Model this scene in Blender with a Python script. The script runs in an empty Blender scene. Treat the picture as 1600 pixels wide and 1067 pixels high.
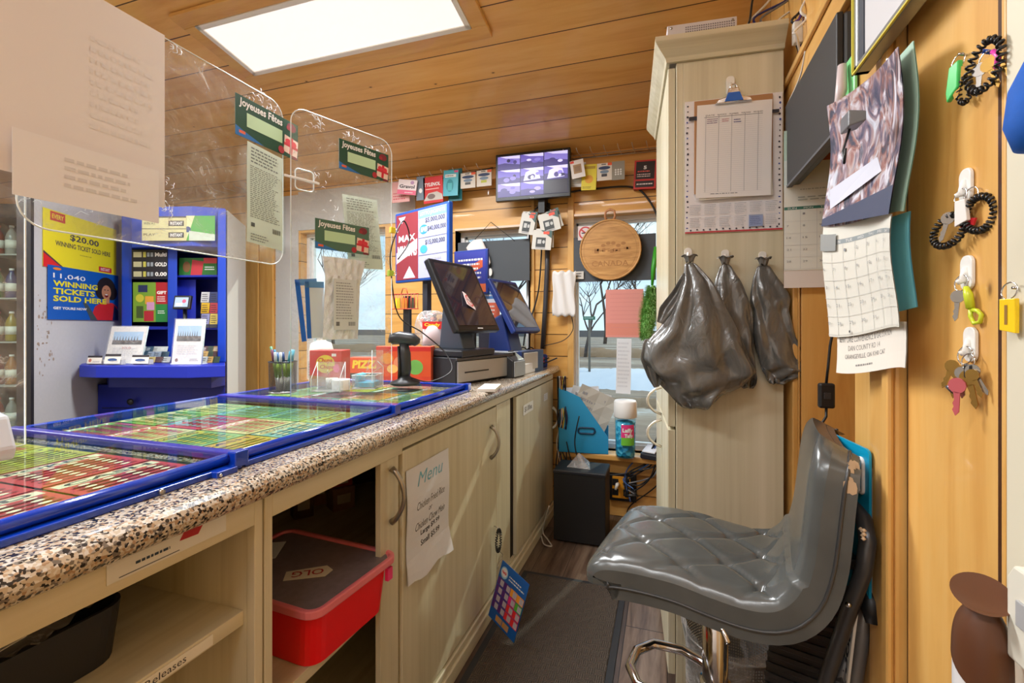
import bpy, bmesh, math, random
from mathutils import Vector, Matrix
scene = bpy.context.scene
COL = scene.collection
R = math.radians
# ---------------- camera ----------------
CAM_H = 1.18; FOC = 730.0; VX = 1042.0; HY = 508.0
TH = math.atan((VX-800)/FOC); SN, CS = math.sin(TH), math.cos(TH)
cd = bpy.data.cameras.new('camera'); cam = bpy.data.objects.new('camera', cd); COL.objects.link(cam)
cam.location = (0, 0, CAM_H); cam.rotation_euler = (R(90), 0, TH)
cd.sensor_width = 36; cd.lens = FOC/1600*36; cd.shift_y = -(533.5-HY)/1600; cd.clip_start = .02
scene.camera = cam
# ---------------- view ----------------
scene.view_settings.view_transform = 'Standard'; scene.view_settings.look = 'None'
scene.view_settings.gamma = 1; scene.view_settings.use_curve_mapping = False
scene.view_settings.exposure = 0.28
# ---------------- world: winter sky with thin cloud ----------------
w = bpy.data.worlds.new('sky'); scene.world = w; w.use_nodes = True
nt = w.node_tree; nt.nodes.clear()
N = nt.nodes.new; L = nt.links.new
tc = N('ShaderNodeTexCoord'); sep = N('ShaderNodeSeparateXYZ'); L(tc.outputs['Generated'], sep.inputs[0])
cr = N('ShaderNodeValToRGB'); L(sep.outputs['Z'], cr.inputs[0])
cr.color_ramp.elements[0].position = 0.0; cr.color_ramp.elements[0].color = (.62, .74, .88, 1)
cr.color_ramp.elements[1].position = .5; cr.color_ramp.elements[1].color = (.33, .52, .82, 1)
nz = N('ShaderNodeTexNoise'); nz.inputs['Scale'].default_value = 3.2; nz.inputs['Detail'].default_value = 6
mp = N('ShaderNodeMapping'); mp.inputs['Scale'].default_value = (1, 1, 3); L(tc.outputs['Generated'], mp.inputs[0]); L(mp.outputs[0], nz.inputs['Vector'])
c2 = N('ShaderNodeValToRGB'); L(nz.outputs['Fac'], c2.inputs[0]); c2.color_ramp.elements[0].position = .48; c2.color_ramp.elements[1].position = .68
mx = N('ShaderNodeMix'); mx.data_type = 'RGBA'; L(c2.outputs[0], mx.inputs[0]); L(cr.outputs[0], mx.inputs[6]); mx.inputs[7].default_value = (.92, .94, .97, 1)
bg = N('ShaderNodeBackground'); bg.inputs['Strength'].default_value = 1.25; L(mx.outputs[2], bg.inputs[0])
wo = N('ShaderNodeOutputWorld'); L(bg.outputs[0], wo.inputs[0])
# ---------------- sun through the end windows ----------------
sd = bpy.data.lights.new('sun', 'SUN'); sd.energy = 1.5; sd.angle = R(.6); sd.color = (1, .93, .82)
so = bpy.data.objects.new('sun', sd); COL.objects.link(so)
so.rotation_euler = Vector((-.33, -1.0, -.62)).to_track_quat('-Z', 'Y').to_euler()
# ---------------- ceiling panel lamps (first is the real panel; the unseen rest are added for fill) ----------------
WALL_Y = 2.95; RW = .36
def ceil_z(y): return 2.265 + .18*(WALL_Y-y)
PANELS = [(-1.385, 1.68, 1.19, .32), (-1.385, -.55, 1.19, .32), (-.35, -1.1, 1.19, .32), (-3.5, .9, 1.19, .32), (-3.5, -.9, 1.19, .32)]  # all but the first are added out of view to brighten the room
for (px, py, pw, pd), en in zip(PANELS, (62, 30, 26, 50, 40)):
    ld = bpy.data.lights.new('panel_lamp', 'AREA'); ld.shape = 'RECTANGLE'; ld.size = pw-.06; ld.size_y = pd-.06
    ld.energy = en; ld.color = (.95, .98, 1)
    lo = bpy.data.objects.new('panel_lamp', ld); COL.objects.link(lo)
    lo.location = (px, py, ceil_z(py)-.035); lo.rotation_euler = (-math.atan(.18), 0, 0)

# ---------------- measuring helpers ----------------
def P(x, y, X=None, Y=None, Z=None, D=None):
    a = (x-800)/FOC; b = -(y-HY)/FOC
    d = Vector((a*CS-SN, a*SN+CS, b))
    if X is not None: k = X/d.x
    elif Y is not None: k = Y/d.y
    elif Z is not None: k = (Z-CAM_H)/d.z
    else: k = D
    return Vector((0, 0, CAM_H)) + d*k
def depth(p): return -p[0]*SN + p[1]*CS
def wr(x0, y0, x1, y1, X=None, Y=None, D=None):
    """centre, width, height, rotz of a flat rectangle on a wall plane"""
    cx, cy = (x0+x1)/2, (y0+y1)/2
    c = P(cx, cy, X=X, Y=Y, D=D); h = (y1-y0)*depth(c)/FOC
    wv = (P(x1, cy, X=X, Y=Y, D=D)-P(x0, cy, X=X, Y=Y, D=D)).length
    if X is not None: rz = R(90) if X < 0 else R(-90)
    elif Y is not None: rz = 0
    else: rz = TH
    return c, wv, h, rz

# ---------------- materials ----------------
MC = {}
def lin(c):
    c = c/255
    return c/12.92 if c <= .04045 else ((c+.055)/1.055)**2.4
def rgb(c): return (lin(c[0]), lin(c[1]), lin(c[2]), 1)
def C(r, g, b, rough=.5, metal=0, coat=0, var=.0, emis=0, spec=.5):
    k = (r, g, b, rough, metal, coat, var, emis, spec)
    if k in MC: return MC[k]
    m = bpy.data.materials.new('paint'); m.use_nodes = True; t = m.node_tree
    p = t.nodes['Principled BSDF']; p.inputs['Base Color'].default_value = rgb((r, g, b))
    p.inputs['Roughness'].default_value = rough; p.inputs['Metallic'].default_value = metal
    p.inputs['Coat Weight'].default_value = coat; p.inputs['Specular IOR Level'].default_value = spec
    if emis:
        p.inputs['Emission Color'].default_value = rgb((r, g, b)); p.inputs['Emission Strength'].default_value = emis
    if var:
        n = t.nodes.new('ShaderNodeTexNoise'); n.inputs['Scale'].default_value = 60; n.inputs['Detail'].default_value = 4
        tcx = t.nodes.new('ShaderNodeTexCoord'); t.links.new(tcx.outputs['Object'], n.inputs['Vector'])
        hs = t.nodes.new('ShaderNodeMix'); hs.data_type = 'RGBA'; hs.blend_type = 'MIX'
        hs.inputs[6].default_value = rgb((r, g, b)); hs.inputs[7].default_value = rgb((r*(1-var), g*(1-var), b*(1-var)))
        t.links.new(n.outputs['Fac'], hs.inputs[0]); t.links.new(hs.outputs[2], p.inputs['Base Color'])
        bp = t.nodes.new('ShaderNodeBump'); bp.inputs['Strength'].default_value = .15; bp.inputs['Distance'].default_value = .002
        t.links.new(n.outputs['Fac'], bp.inputs['Height']); t.links.new(bp.outputs[0], p.inputs['Normal'])
    MC[k] = m; return m
class G:
    """small node graph helper"""
    def __init__(s, name):
        s.m = bpy.data.materials.new(name); s.m.use_nodes = True; s.t = s.m.node_tree
        s.p = s.t.nodes['Principled BSDF']; s.co = s.n('ShaderNodeTexCoord').outputs['Object']
    def n(s, ty, **kw):
        x = s.t.nodes.new(ty)
        for k, v in kw.items(): setattr(x, k, v)
        return x
    def l(s, a, b): s.t.links.new(a, b)
    def mapped(s, scale, src=None, rot=(0, 0, 0)):
        m = s.n('ShaderNodeMapping'); m.inputs['Scale'].default_value = scale; m.inputs['Rotation'].default_value = rot
        s.l(src or s.co, m.inputs[0]); return m.outputs[0]
    def noise(s, vec, scale=5, detail=4, rough=.5, dist=0):
        x = s.n('ShaderNodeTexNoise'); x.inputs['Scale'].default_value = scale; x.inputs['Detail'].default_value = detail
        x.inputs['Roughness'].default_value = rough; x.inputs['Distortion'].default_value = dist
        s.l(vec, x.inputs['Vector']); return x.outputs['Fac']
    def ramp(s, fac, stops, interp='LINEAR'):
        x = s.n('ShaderNodeValToRGB'); r = x.color_ramp; r.interpolation = interp
        while len(r.elements) < len(stops): r.elements.new(.5)
        for e, (p, c) in zip(r.elements, stops): e.position = p; e.color = rgb(c) if len(c) == 3 else c
        s.l(fac, x.inputs[0]); return x.outputs[0]
    def math(s, op, a, b=None, c=None):
        x = s.n('ShaderNodeMath', operation=op)
        for i, v in enumerate((a, b, c)):
            if v is None: continue
            if hasattr(v, 'is_linked') or hasattr(v, 'links'): s.l(v, x.inputs[i])
            else: x.inputs[i].default_value = v
        return x.outputs[0]
    def mix(s, fac, a, b, mode='MIX'):
        x = s.n('ShaderNodeMix', data_type='RGBA', blend_type=mode)
        for i, v in ((0, fac), (6, a), (7, b)):
            if isinstance(v, (int, float)): x.inputs[i].default_value = v
            elif isinstance(v, tuple): x.inputs[i].default_value = v
            else: s.l(v, x.inputs[i])
        return x.outputs[2]
    def sep(s, v):
        x = s.n('ShaderNodeSeparateXYZ'); s.l(v, x.inputs[0]); return x.outputs
    def comb(s, a, b, c):
        x = s.n('ShaderNodeCombineXYZ')
        for i, v in enumerate((a, b, c)):
            if isinstance(v, (int, float)): x.inputs[i].default_value = v
            else: s.l(v, x.inputs[i])
        return x.outputs[0]
    def bump(s, h, st=.3, d=.003):
        x = s.n('ShaderNodeBump'); x.inputs['Strength'].default_value = st; x.inputs['Distance'].default_value = d
        s.l(h, x.inputs['Height']); s.l(x.outputs[0], s.p.inputs['Normal'])
    def set(s, **kw):
        for k, v in kw.items(): s.p.inputs[k].default_value = v
def wood(name, across, along, width, cols, knots=1.0, gap=.006, off=0.0, rough=.35, coat=.25, knot_scale=3.2, length=None):
    """boards: `across` axis index has joints every `width`; grain runs along `along`"""
    g = G(name); xyz = g.sep(g.co); third = 3-across-along
    u = g.math('DIVIDE', g.math('ADD', xyz[across], off), width)
    row = g.math('FLOOR', u); fr = g.math('FRACT', u)
    wn = g.n('ShaderNodeTexWhiteNoise', noise_dimensions='1D'); g.l(row, wn.inputs['W']); rnd = wn.outputs['Value']
    al = g.math('ADD', xyz[along], g.math('MULTIPLY', rnd, 7.3))
    v = g.comb(g.math('MULTIPLY', al, 1.0), g.math('MULTIPLY', xyz[across], 9.0), g.math('MULTIPLY', xyz[third], 9.0))
    n1 = g.noise(v, 2.2, 5, .6, .4)
    v2 = g.comb(g.math('MULTIPLY', al, 1.6), g.math('MULTIPLY', xyz[across], 60.0), g.math('MULTIPLY', xyz[third], 60.0))
    n2 = g.noise(v2, 1.5, 3, .6, .2)
    col = g.ramp(n1, [(.25, cols[0]), (.5, cols[1]), (.78, cols[2])])
    col = g.mix(g.math('MULTIPLY', n2, .35), col, rgb(cols[0]), 'MIX')
    tint = g.ramp(rnd, [(0, (222, 218, 212)), (1, (255, 255, 255))])
    col = g.mix(1.0, col, tint, 'MULTIPLY')
    if knots:
        vk = g.comb(g.math('MULTIPLY', al, 1.0), g.math('MULTIPLY', xyz[across], 1.9), 0.0)
        vo = g.n('ShaderNodeTexVoronoi', feature='F1'); vo.inputs['Scale'].default_value = knot_scale
        g.l(vk, vo.inputs['Vector']); d = vo.outputs['Distance']
        wob = g.noise(g.mapped((22, 22, 22)), 1.0, 2)
        d2 = g.math('ADD', d, g.math('MULTIPLY', wob, .03))
        # only some cells carry a knot
        sel = g.sep(vo.outputs['Color'])[0]
        d3 = g.math('ADD', d2, g.math('MULTIPLY', g.math('GREATER_THAN', sel, .55*knots), 1.0))
        kf = g.ramp(d3, [(.035, (255, 255, 255)), (.055, (140, 140, 140)), (.075, (40, 40, 40)), (.13, (0, 0, 0))])
        col = g.mix(kf, col, rgb((92, 46, 20)))
    ge = g.math('LESS_THAN', g.math('MINIMUM', fr, g.math('SUBTRACT', 1.0, fr)), gap/width/2)
    if length:
        w2 = g.math('DIVIDE', al, length); f2 = g.math('FRACT', w2)
        ge = g.math('MAXIMUM', ge, g.math('LESS_THAN', f2, gap/length*.7))
    col = g.mix(ge, col, rgb((70, 36, 14)))
    g.l(col, g.p.inputs['Base Color']); g.set(Roughness=rough); g.p.inputs['Coat Weight'].default_value = coat
    g.bump(g.math('SUBTRACT', g.math('MULTIPLY', n2, .15), ge), .4, .002)
    return g.m
PINE = [(228, 166, 88), (246, 192, 114), (252, 208, 136)]
m_ceil = wood('ceiling_pine', 1, 0, .2, PINE, knots=1, off=.03, knot_scale=4.6, gap=.005)
m_backw = wood('end_wall_pine', 2, 0, .14, [(216, 156, 76), (236, 180, 98), (246, 198, 122)], gap=.005)
m_rightw = wood('side_wall_pine', 1, 2, .21, [(214, 154, 76), (234, 182, 102), (242, 198, 124)], off=-.031, gap=.006, knot_scale=3.6)
m_trim = wood('pine_trim', 0, 2, 9.0, [(212, 154, 78), (232, 180, 102), (242, 198, 124)], knots=.6, gap=0, off=4)
m_trimh = wood('pine_trim_flat', 2, 0, 9.0, [(212, 154, 78), (232, 180, 102), (242, 198, 124)], knots=.6, gap=0, off=4)
m_trimy = wood('pine_trim_long', 2, 1, 9.0, [(212, 154, 78), (232, 180, 102), (242, 198, 124)], knots=.6, gap=0, off=4)
def floor_mat():
    g = G('plank_floor'); xyz = g.sep(g.co)
    u = g.math('DIVIDE', xyz[0], .155); row = g.math('FLOOR', u); fr = g.math('FRACT', u)
    wn = g.n('ShaderNodeTexWhiteNoise', noise_dimensions='1D'); g.l(row, wn.inputs['W'])
    al = g.math('ADD', xyz[1], g.math('MULTIPLY', wn.outputs['Value'], 5.0))
    seg = g.math('DIVIDE', al, .9); sf = g.math('FRACT', seg)
    w2 = g.n('ShaderNodeTexWhiteNoise', noise_dimensions='2D'); g.l(g.comb(row, g.math('FLOOR', seg), 0.0), w2.inputs['Vector'])
    n = g.noise(g.comb(g.math('MULTIPLY', xyz[0], 26.0), g.math('MULTIPLY', al, 2.4), w2.outputs['Value']), 1.0, 6, .65, .6)
    col = g.ramp(n, [(.3, (70, 54, 44)), (.5, (118, 98, 84)), (.7, (150, 132, 116))])
    col = g.mix(1.0, col, g.ramp(w2.outputs['Value'], [(0, (165, 160, 160)), (1, (250, 246, 240))]), 'MULTIPLY')
    e = g.math('MAXIMUM', g.math('LESS_THAN', fr, .018), g.math('LESS_THAN', sf, .004))
    col = g.mix(e, col, rgb((30, 22, 18))); g.l(col, g.p.inputs['Base Color']); g.set(Roughness=.3); g.bump(g.math('SUBTRACT', n, e), .12, .002)
    return g.m
m_floor = floor_mat()
def laminate(name, cols, axis=2, rough=.35):
    g = G(name); sc = [34, 34, 34]; sc[axis] = .7
    n = g.noise(g.mapped(tuple(sc)), 1.0, 5, .6, .1)
    sc2 = [7, 7, 7]; sc2[axis] = .25
    n2 = g.noise(g.mapped(tuple(sc2)), 1.0, 2)
    f = g.math('ADD', g.math('MULTIPLY', n, .55), g.math('MULTIPLY', n2, .45))
    g.l(g.ramp(f, [(.3, cols[0]), (.5, cols[1]), (.7, cols[2])]), g.p.inputs['Base Color'])
    g.set(Roughness=rough); return g.m
CREAM = [(184, 172, 142), (208, 200, 172), (222, 214, 190)]
m_lam = laminate('cream_laminate', CREAM)
m_lamy = laminate('cream_laminate_flat', CREAM, 1)
m_lamx = laminate('cream_laminate_cross', CREAM, 0)
def granite():
    g = G('granite_laminate')
    v = g.n('ShaderNodeTexVoronoi', feature='F1'); v.inputs['Scale'].default_value = 290; g.l(g.co, v.inputs['Vector'])
    r = g.sep(v.outputs['Color'])
    col = g.ramp(r[0], [(0, (40, 38, 38)), (.17, (40, 38, 38)), (.18, (120, 112, 104)), (.32, (150, 140, 128)), (.33, (192, 176, 154)), (.62, (196, 182, 162)), (.63, (172, 142, 112)), (.76, (180, 152, 124)), (.77, (206, 198, 186)), (1, (210, 204, 194))], 'CONSTANT')
    v2 = g.n('ShaderNodeTexVoronoi', feature='F1'); v2.inputs['Scale'].default_value = 130; g.l(g.co, v2.inputs['Vector'])
    s2 = g.sep(v2.outputs['Color'])
    col = g.mix(g.math('MULTIPLY', g.math('GREATER_THAN', s2[1], .86), g.math('LESS_THAN', v2.outputs['Distance'], .36)), col, rgb((46, 44, 46)))
    g.l(col, g.p.inputs['Base Color']); g.set(Roughness=.16); g.p.inputs['Coat Weight'].default_value = .4; return g.m
m_granite = granite()
def pane(name, tint=(255, 255, 255), spec=1.0, haze=0.0, ior=1.45):
    """thin clear sheet: mostly transparent, reflects like acrylic or glass"""
    g = G(name); t = g.t
    tr = g.n('ShaderNodeBsdfTransparent'); tr.inputs[0].default_value = rgb(tint)
    gl = g.n('ShaderNodeBsdfGlossy'); gl.inputs['Roughness'].default_value = .02
    lw = g.n('ShaderNodeLayerWeight'); lw.inputs['Blend'].default_value = .5
    f5 = g.math('MULTIPLY_ADD', g.math('POWER', lw.outputs['Facing'], 5.0), .75, .04)
    m1 = g.n('ShaderNodeMixShader'); g.l(g.math('MULTIPLY', f5, spec), m1.inputs[0]); g.l(tr.outputs[0], m1.inputs[1]); g.l(gl.outputs[0], m1.inputs[2])
    out = m1.outputs[0]
    if haze:
        df = g.n('ShaderNodeBsdfDiffuse'); df.inputs[0].default_value = (.9, .9, .9, 1)
        nn = g.noise(g.mapped((3, 3, 3)), 4, 8, .75, 1.5)
        hz = g.ramp(nn, [(.45, (int(255*haze),)*3), (.62, (int(255*min(1, haze*1.6)),)*3), (.74, (int(255*min(1, haze*3.5)),)*3)])
        hz2 = g.sep(hz)[0]
        m2 = g.n('ShaderNodeMixShader'); g.l(hz2, m2.inputs[0]); g.l(out, m2.inputs[1]); g.l(df.outputs[0], m2.inputs[2]); out = m2.outputs[0]
    g.l(out, t.nodes['Material Output'].inputs['Surface']); return g.m
m_acr = pane('clear_acrylic', (250, 252, 252), 1.0, .33)
m_glass = pane('glass_pane', (245, 252, 250), .55)
m_film = pane('clear_film', (245, 245, 245), 1.6, .4)
m_edge = C(225, 232, 232, .2, spec=.8)
m_frost = pane('frosted_plastic', (235, 238, 240), 1.0, .62)
m_red_plastic = None
BLACK = C(22, 22, 24, .45); DARK = C(38, 38, 42, .4); WHITE = C(236, 234, 230, .5); CHROME = C(205, 205, 208, .12, 1); STEEL = C(170, 165, 158, .28, 1)
PAPER = C(232, 230, 226, .8); BLUE = C(14, 60, 172, .25, coat=.5)
# ---------------- mesh helpers ----------------
_tc = {}
def text_mesh(s, bold=.0, shear=0.0):
    k = (s, bold, shear)
    if k in _tc: return _tc[k]
    cu = bpy.data.curves.new('t', 'FONT'); cu.body = s; cu.size = 1; cu.offset = bold; cu.shear = shear
    cu.resolution_u = 2
    ob = bpy.data.objects.new('t', cu); me = bpy.data.meshes.new_from_object(ob)
    vs = [v.co.copy() for v in me.vertices]; fs = [tuple(p.vertices) for p in me.polygons]
    bpy.data.objects.remove(ob); bpy.data.curves.remove(cu); bpy.data.meshes.remove(me)
    if not vs: vs = [Vector((0, 0, 0))]; fs = []
    x0 = min(v.x for v in vs); x1 = max(v.x for v in vs); y0 = min(v.y for v in vs); y1 = max(v.y for v in vs)
    _tc[k] = (vs, fs, x0, x1, y0, y1); return _tc[k]
class MB:
    def __init__(s): s.v = []; s.f = []; s.fm = []; s.sm = []; s.mats = []
    def mi(s, m):
        if m not in s.mats: s.mats.append(m)
        return s.mats.index(m)
    def add(s, vs, fs, mat, M=None, smooth=False):
        b = len(s.v); i = s.mi(mat)
        for v in vs: s.v.append(M @ Vector(v) if M is not None else Vector(v))
        for f in fs: s.f.append(tuple(b+k for k in f)); s.fm.append(i); s.sm.append(smooth)
        return s
    def box(s, c, d, mat, M=None, rot=None):
        hx, hy, hz = d[0]/2, d[1]/2, d[2]/2
        vs = [Vector((x, y, z)) for x in (-hx, hx) for y in (-hy, hy) for z in (-hz, hz)]
        if rot is not None:
            from mathutils import Euler
            e = Euler(rot).to_matrix(); vs = [e @ v for v in vs]
        vs = [v+Vector(c) for v in vs]
        return s.add(vs, [(0, 1, 3, 2), (4, 6, 7, 5), (0, 4, 5, 1), (2, 3, 7, 6), (0, 2, 6, 4), (1, 5, 7, 3)], mat, M)
    def bx(s, x0, x1, y0, y1, z0, z1, mat, M=None):
        return s.box(((x0+x1)/2, (y0+y1)/2, (z0+z1)/2), (abs(x1-x0), abs(y1-y0), abs(z1-z0)), mat, M)
    def tube(s, pts, r, mat, n=8, closed=False, M=None, smooth=True):
        pts = [Vector(p) for p in pts]; k = len(pts)
        if not isinstance(r, (list, tuple)): r = [r]*k
        vs = []; fs = []; up = None
        for i, p in enumerate(pts):
            a = pts[(i-1) % k] if (closed or i > 0) else p; b = pts[(i+1) % k] if (closed or i < k-1) else p
            t = (b-a); t = t.normalized() if t.length > 1e-9 else Vector((0, 0, 1))
            if up is None: up = t.orthogonal().normalized()
            else:
                up = up - t*up.dot(t)
                up = up.normalized() if up.length > 1e-6 else t.orthogonal().normalized()
            bi = t.cross(up)
            for j in range(n):
                an = 2*math.pi*j/n; vs.append(p+(up*math.cos(an)+bi*math.sin(an))*r[i])
        for i in range(k if closed else k-1):
            a = i*n; b = ((i+1) % k)*n
            for j in range(n): fs.append((a+j, a+(j+1) % n, b+(j+1) % n, b+j))
        if not closed: fs.append(tuple(range(n-1, -1, -1))); fs.append(tuple((k-1)*n+j for j in range(n)))
        return s.add(vs, fs, mat, M, smooth)
    def cyl(s, p0, p1, r, mat, n=20, M=None, r2=None):
        return s.tube([p0, p1], [r, r if r2 is None else r2], mat, n, False, M)
    def lathe(s, prof, mat, n=24, M=None, smooth=True, c=(0, 0, 0)):
        vs = []; fs = []
        for r, z in prof:
            for j in range(n):
                a = 2*math.pi*j/n; vs.append((c[0]+r*math.cos(a), c[1]+r*math.sin(a), c[2]+z))
        for i in range(len(prof)-1):
            for j in range(n): fs.append((i*n+j, i*n+(j+1) % n, (i+1)*n+(j+1) % n, (i+1)*n+j))
        if prof[0][0] > 1e-4: fs.append(tuple(range(n-1, -1, -1)))
        if prof[-1][0] > 1e-4: fs.append(tuple((len(prof)-1)*n+j for j in range(n)))
        return s.add(vs, fs, mat, M, smooth)
    def prism(s, poly, z0, z1, mat, M=None):
        """poly (x,y) extruded in z"""
        k = len(poly)
        vs = [(p[0], p[1], z0) for p in poly]+[(p[0], p[1], z1) for p in poly]
        fs = [tuple(range(k-1, -1, -1)), tuple(range(k, 2*k))]+[(i, (i+1) % k, k+(i+1) % k, k+i) for i in range(k)]
        return s.add(vs, fs, mat, M)
    def prism_y(s, poly, y0, y1, mat, M=None):
        """poly (x,z) extruded in y"""
        k = len(poly)
        vs = [(p[0], y0, p[1]) for p in poly]+[(p[0], y1, p[1]) for p in poly]
        fs = [tuple(range(k)), tuple(range(2*k-1, k-1, -1))]+[(i, k+i, k+(i+1) % k, (i+1) % k) for i in range(k)]
        return s.add(vs, fs, mat, M)
    def prism_x(s, poly, x0, x1, mat, M=None):
        k = len(poly)
        vs = [(x0, p[0], p[1]) for p in poly]+[(x1, p[0], p[1]) for p in poly]
        fs = [tuple(range(k)), tuple(range(2*k-1, k-1, -1))]+[(i, k+i, k+(i+1) % k, (i+1) % k) for i in range(k)]
        return s.add(vs, fs, mat, M)
    def grid(s, fn, nu, nv, mat, M=None, smooth=True, closed=False):
        vs = [fn(i/nu, j/nv) for j in range(nv+1) for i in range(nu+1)]
        fs = [(j*(nu+1)+i, j*(nu+1)+i+1, (j+1)*(nu+1)+i+1, (j+1)*(nu+1)+i) for j in range(nv) for i in range(nu)]
        return s.add(vs, fs, mat, M, smooth)
    def rect(s, x0, z0, x1, z1, y, mat, n=1, m=1):
        return s.grid(lambda u, v: (x0+(x1-x0)*u, y, z0+(z1-z0)*v), n, m, mat, None, False)
    def disc(s, cx, cz, rx, rz, y, mat, n=24):
        return s.add([(cx+rx*math.cos(2*math.pi*i/n), y, cz+rz*math.sin(2*math.pi*i/n)) for i in range(n)], [tuple(range(n))], mat)
    def ring(s, cx, cz, r0, r1, y, mat, n=32):
        vs = []
        for i in range(n):
            a = 2*math.pi*i/n; vs += [(cx+r0*math.cos(a), y, cz+r0*math.sin(a)), (cx+r1*math.cos(a), y, cz+r1*math.sin(a))]
        return s.add(vs, [(2*i, 2*i+1, (2*i+3) % (2*n), (2*i+2) % (2*n)) for i in range(n)], mat)
    def txt(s, st, x0, z0, w, h, y, mat, bold=.0, shear=0.0, M=None, keep=False):
        vs, fs, a0, a1, b0, b1 = text_mesh(st, bold, shear)
        sx = w/max(a1-a0, 1e-4); sz = h/max(b1-b0, 1e-4)
        if keep: sx = sz = min(sx, sz)
        return s.add([(x0+(v.x-a0)*sx, y, z0+(v.y-b0)*sz) for v in vs], fs, mat, M)
    def warp(s, fn):
        s.v = [Vector(fn(v)) for v in s.v]; return s
    def build(s, name, parent=None, loc=None, rot=None, bevel=0, sub=0, solid=0, recalc=True):
        me = bpy.data.meshes.new(name); me.from_pydata([tuple(v) for v in s.v], [], s.f)
        for m in s.mats: me.materials.append(m)
        me.polygons.foreach_set('material_index', s.fm); me.polygons.foreach_set('use_smooth', s.sm)
        if recalc:
            bm = bmesh.new(); bm.from_mesh(me); bmesh.ops.recalc_face_normals(bm, faces=bm.faces[:]); bm.to_mesh(me); bm.free()
        me.update()
        o = bpy.data.objects.new(name, me); COL.objects.link(o)
        if parent is not None: o.parent = parent
        if loc is not None: o.location = loc
        if rot is not None: o.rotation_euler = rot if isinstance(rot, (tuple, list)) else (0, 0, rot)
        if solid:
            md = o.modifiers.new('thickness', 'SOLIDIFY'); md.thickness = solid; md.offset = 0
        if bevel:
            md = o.modifiers.new('bevel', 'BEVEL'); md.width = bevel; md.segments = 2; md.limit_method = 'ANGLE'; md.angle_limit = R(40)
        if sub:
            md = o.modifiers.new('sub', 'SUBSURF'); md.levels = sub; md.render_levels = sub
        return o
def tag(o, label=None, cat=None, group=None, kind=None):
    if label: o['label'] = label
    if cat: o['category'] = cat
    if group: o['group'] = group
    if kind: o['kind'] = kind
    return o
def struct(o): o['kind'] = 'structure'; return o
def thing(name, label, cat, loc=(0, 0, 0), rot=0, group=None):
    o = bpy.data.objects.new(name, None); COL.objects.link(o); o.location = loc
    o.rotation_euler = rot if isinstance(rot, (tuple, list)) else (0, 0, rot)
    o.empty_display_size = .05
    return tag(o, label, cat, group)
def copy_tree(o, parent=None):
    c = o.copy(); COL.objects.link(c); c.parent = parent
    for ch in list(o.children): copy_tree(ch, c)
    return c
def sheet(name, w, h, base, els=(), parent=None, loc=None, rot=None, thick=.0012, warp=None, nx=1, nz=1, yoff=0):
    """flat printed piece in the local xz plane facing -y, centred; els in 0..1 coordinates"""
    mb = MB(); k = 0
    if thick > 0:
        if nx > 1 or nz > 1:
            mb.rect(-w/2, -h/2, w/2, h/2, -thick/2, base, nx, nz); mb.rect(-w/2, -h/2, w/2, h/2, thick/2, base, nx, nz)
        else: mb.bx(-w/2, w/2, -thick/2, thick/2, -h/2, h/2, base)
    X = lambda u: (u-.5)*w
    Z = lambda v: (v-.5)*h
    for e in els:
        k += 1; y = -thick/2-.00025-.00006*k; t = e[0]
        if t == 'r': mb.rect(X(e[1]), Z(e[2]), X(e[3]), Z(e[4]), y, e[5], nx if e[3]-e[1] > .3 else max(1, nx//3), nz if e[4]-e[2] > .3 else max(1, nz//3))
        elif t == 't':
            o = e[7] if len(e) > 7 else {}
            mb.txt(e[6], X(e[1]), Z(e[2]), (e[3]-e[1])*w, (e[4]-e[2])*h, y, e[5], **o)
        elif t == 'e': mb.disc(X(e[1]), Z(e[2]), e[3]*w, e[4]*h, y, e[5])
        elif t == 'o': mb.ring(X(e[1]), Z(e[2]), e[3]*w, e[4]*w, y, e[5])
        elif t == 'p': mb.add([(X(a), y, Z(b)) for a, b in e[1]], [tuple(range(len(e[1])))], e[2])
        elif t == 'g':   # ruled lines n in box: ('g',u0,v0,u1,v1,mat,n,thickness fraction)
            for i in range(e[6]):
                v = e[2]+(e[4]-e[2])*(i/(e[6]-1) if e[6] > 1 else 0)
                mb.rect(X(e[1]), Z(v), X(e[3]), Z(v+e[7]), y, e[5], nx, 1)
        elif t == 'x':   # vertical rules
            for i in range(e[6]):
                u = e[1]+(e[3]-e[1])*(i/(e[6]-1) if e[6] > 1 else 0)
                mb.rect(X(u), Z(e[2]), X(u+e[7]), Z(e[4]), y, e[5], 1, nz)
        elif t == 'tx':  # scribbled text lines: uneven dashes
            rr = random.Random(int(e[1]*977+e[2]*331+e[6]*7))
            for i in range(e[6]):
                v = e[2]+(e[4]-e[2])*(i+.5)/e[6]; u = e[1]; hh = (e[4]-e[2])/e[6]*.42
                end = e[3]-rr.random()*(e[3]-e[1])*.25
                while u < end:
                    du = (.02+rr.random()*.05)*(e[3]-e[1])*2; mb.rect(X(u), Z(v-hh/2), X(min(end, u+du)), Z(v+hh/2), y, e[5])
                    u += du+(e[3]-e[1])*.03
    if warp: mb.warp(warp)
    o = mb.build(name, parent, loc, rot, recalc=False)
    return o
def curl(amp, ph=0, k=3.0):
    return lambda v: (v.x, v.y+amp*math.sin(k*v.z*8+ph)*(.5+v.x*3), v.z)
INK = C(60, 60, 66, .8); GREY = C(150, 150, 154, .8); PALE = C(190, 190, 194, .8)
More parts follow.
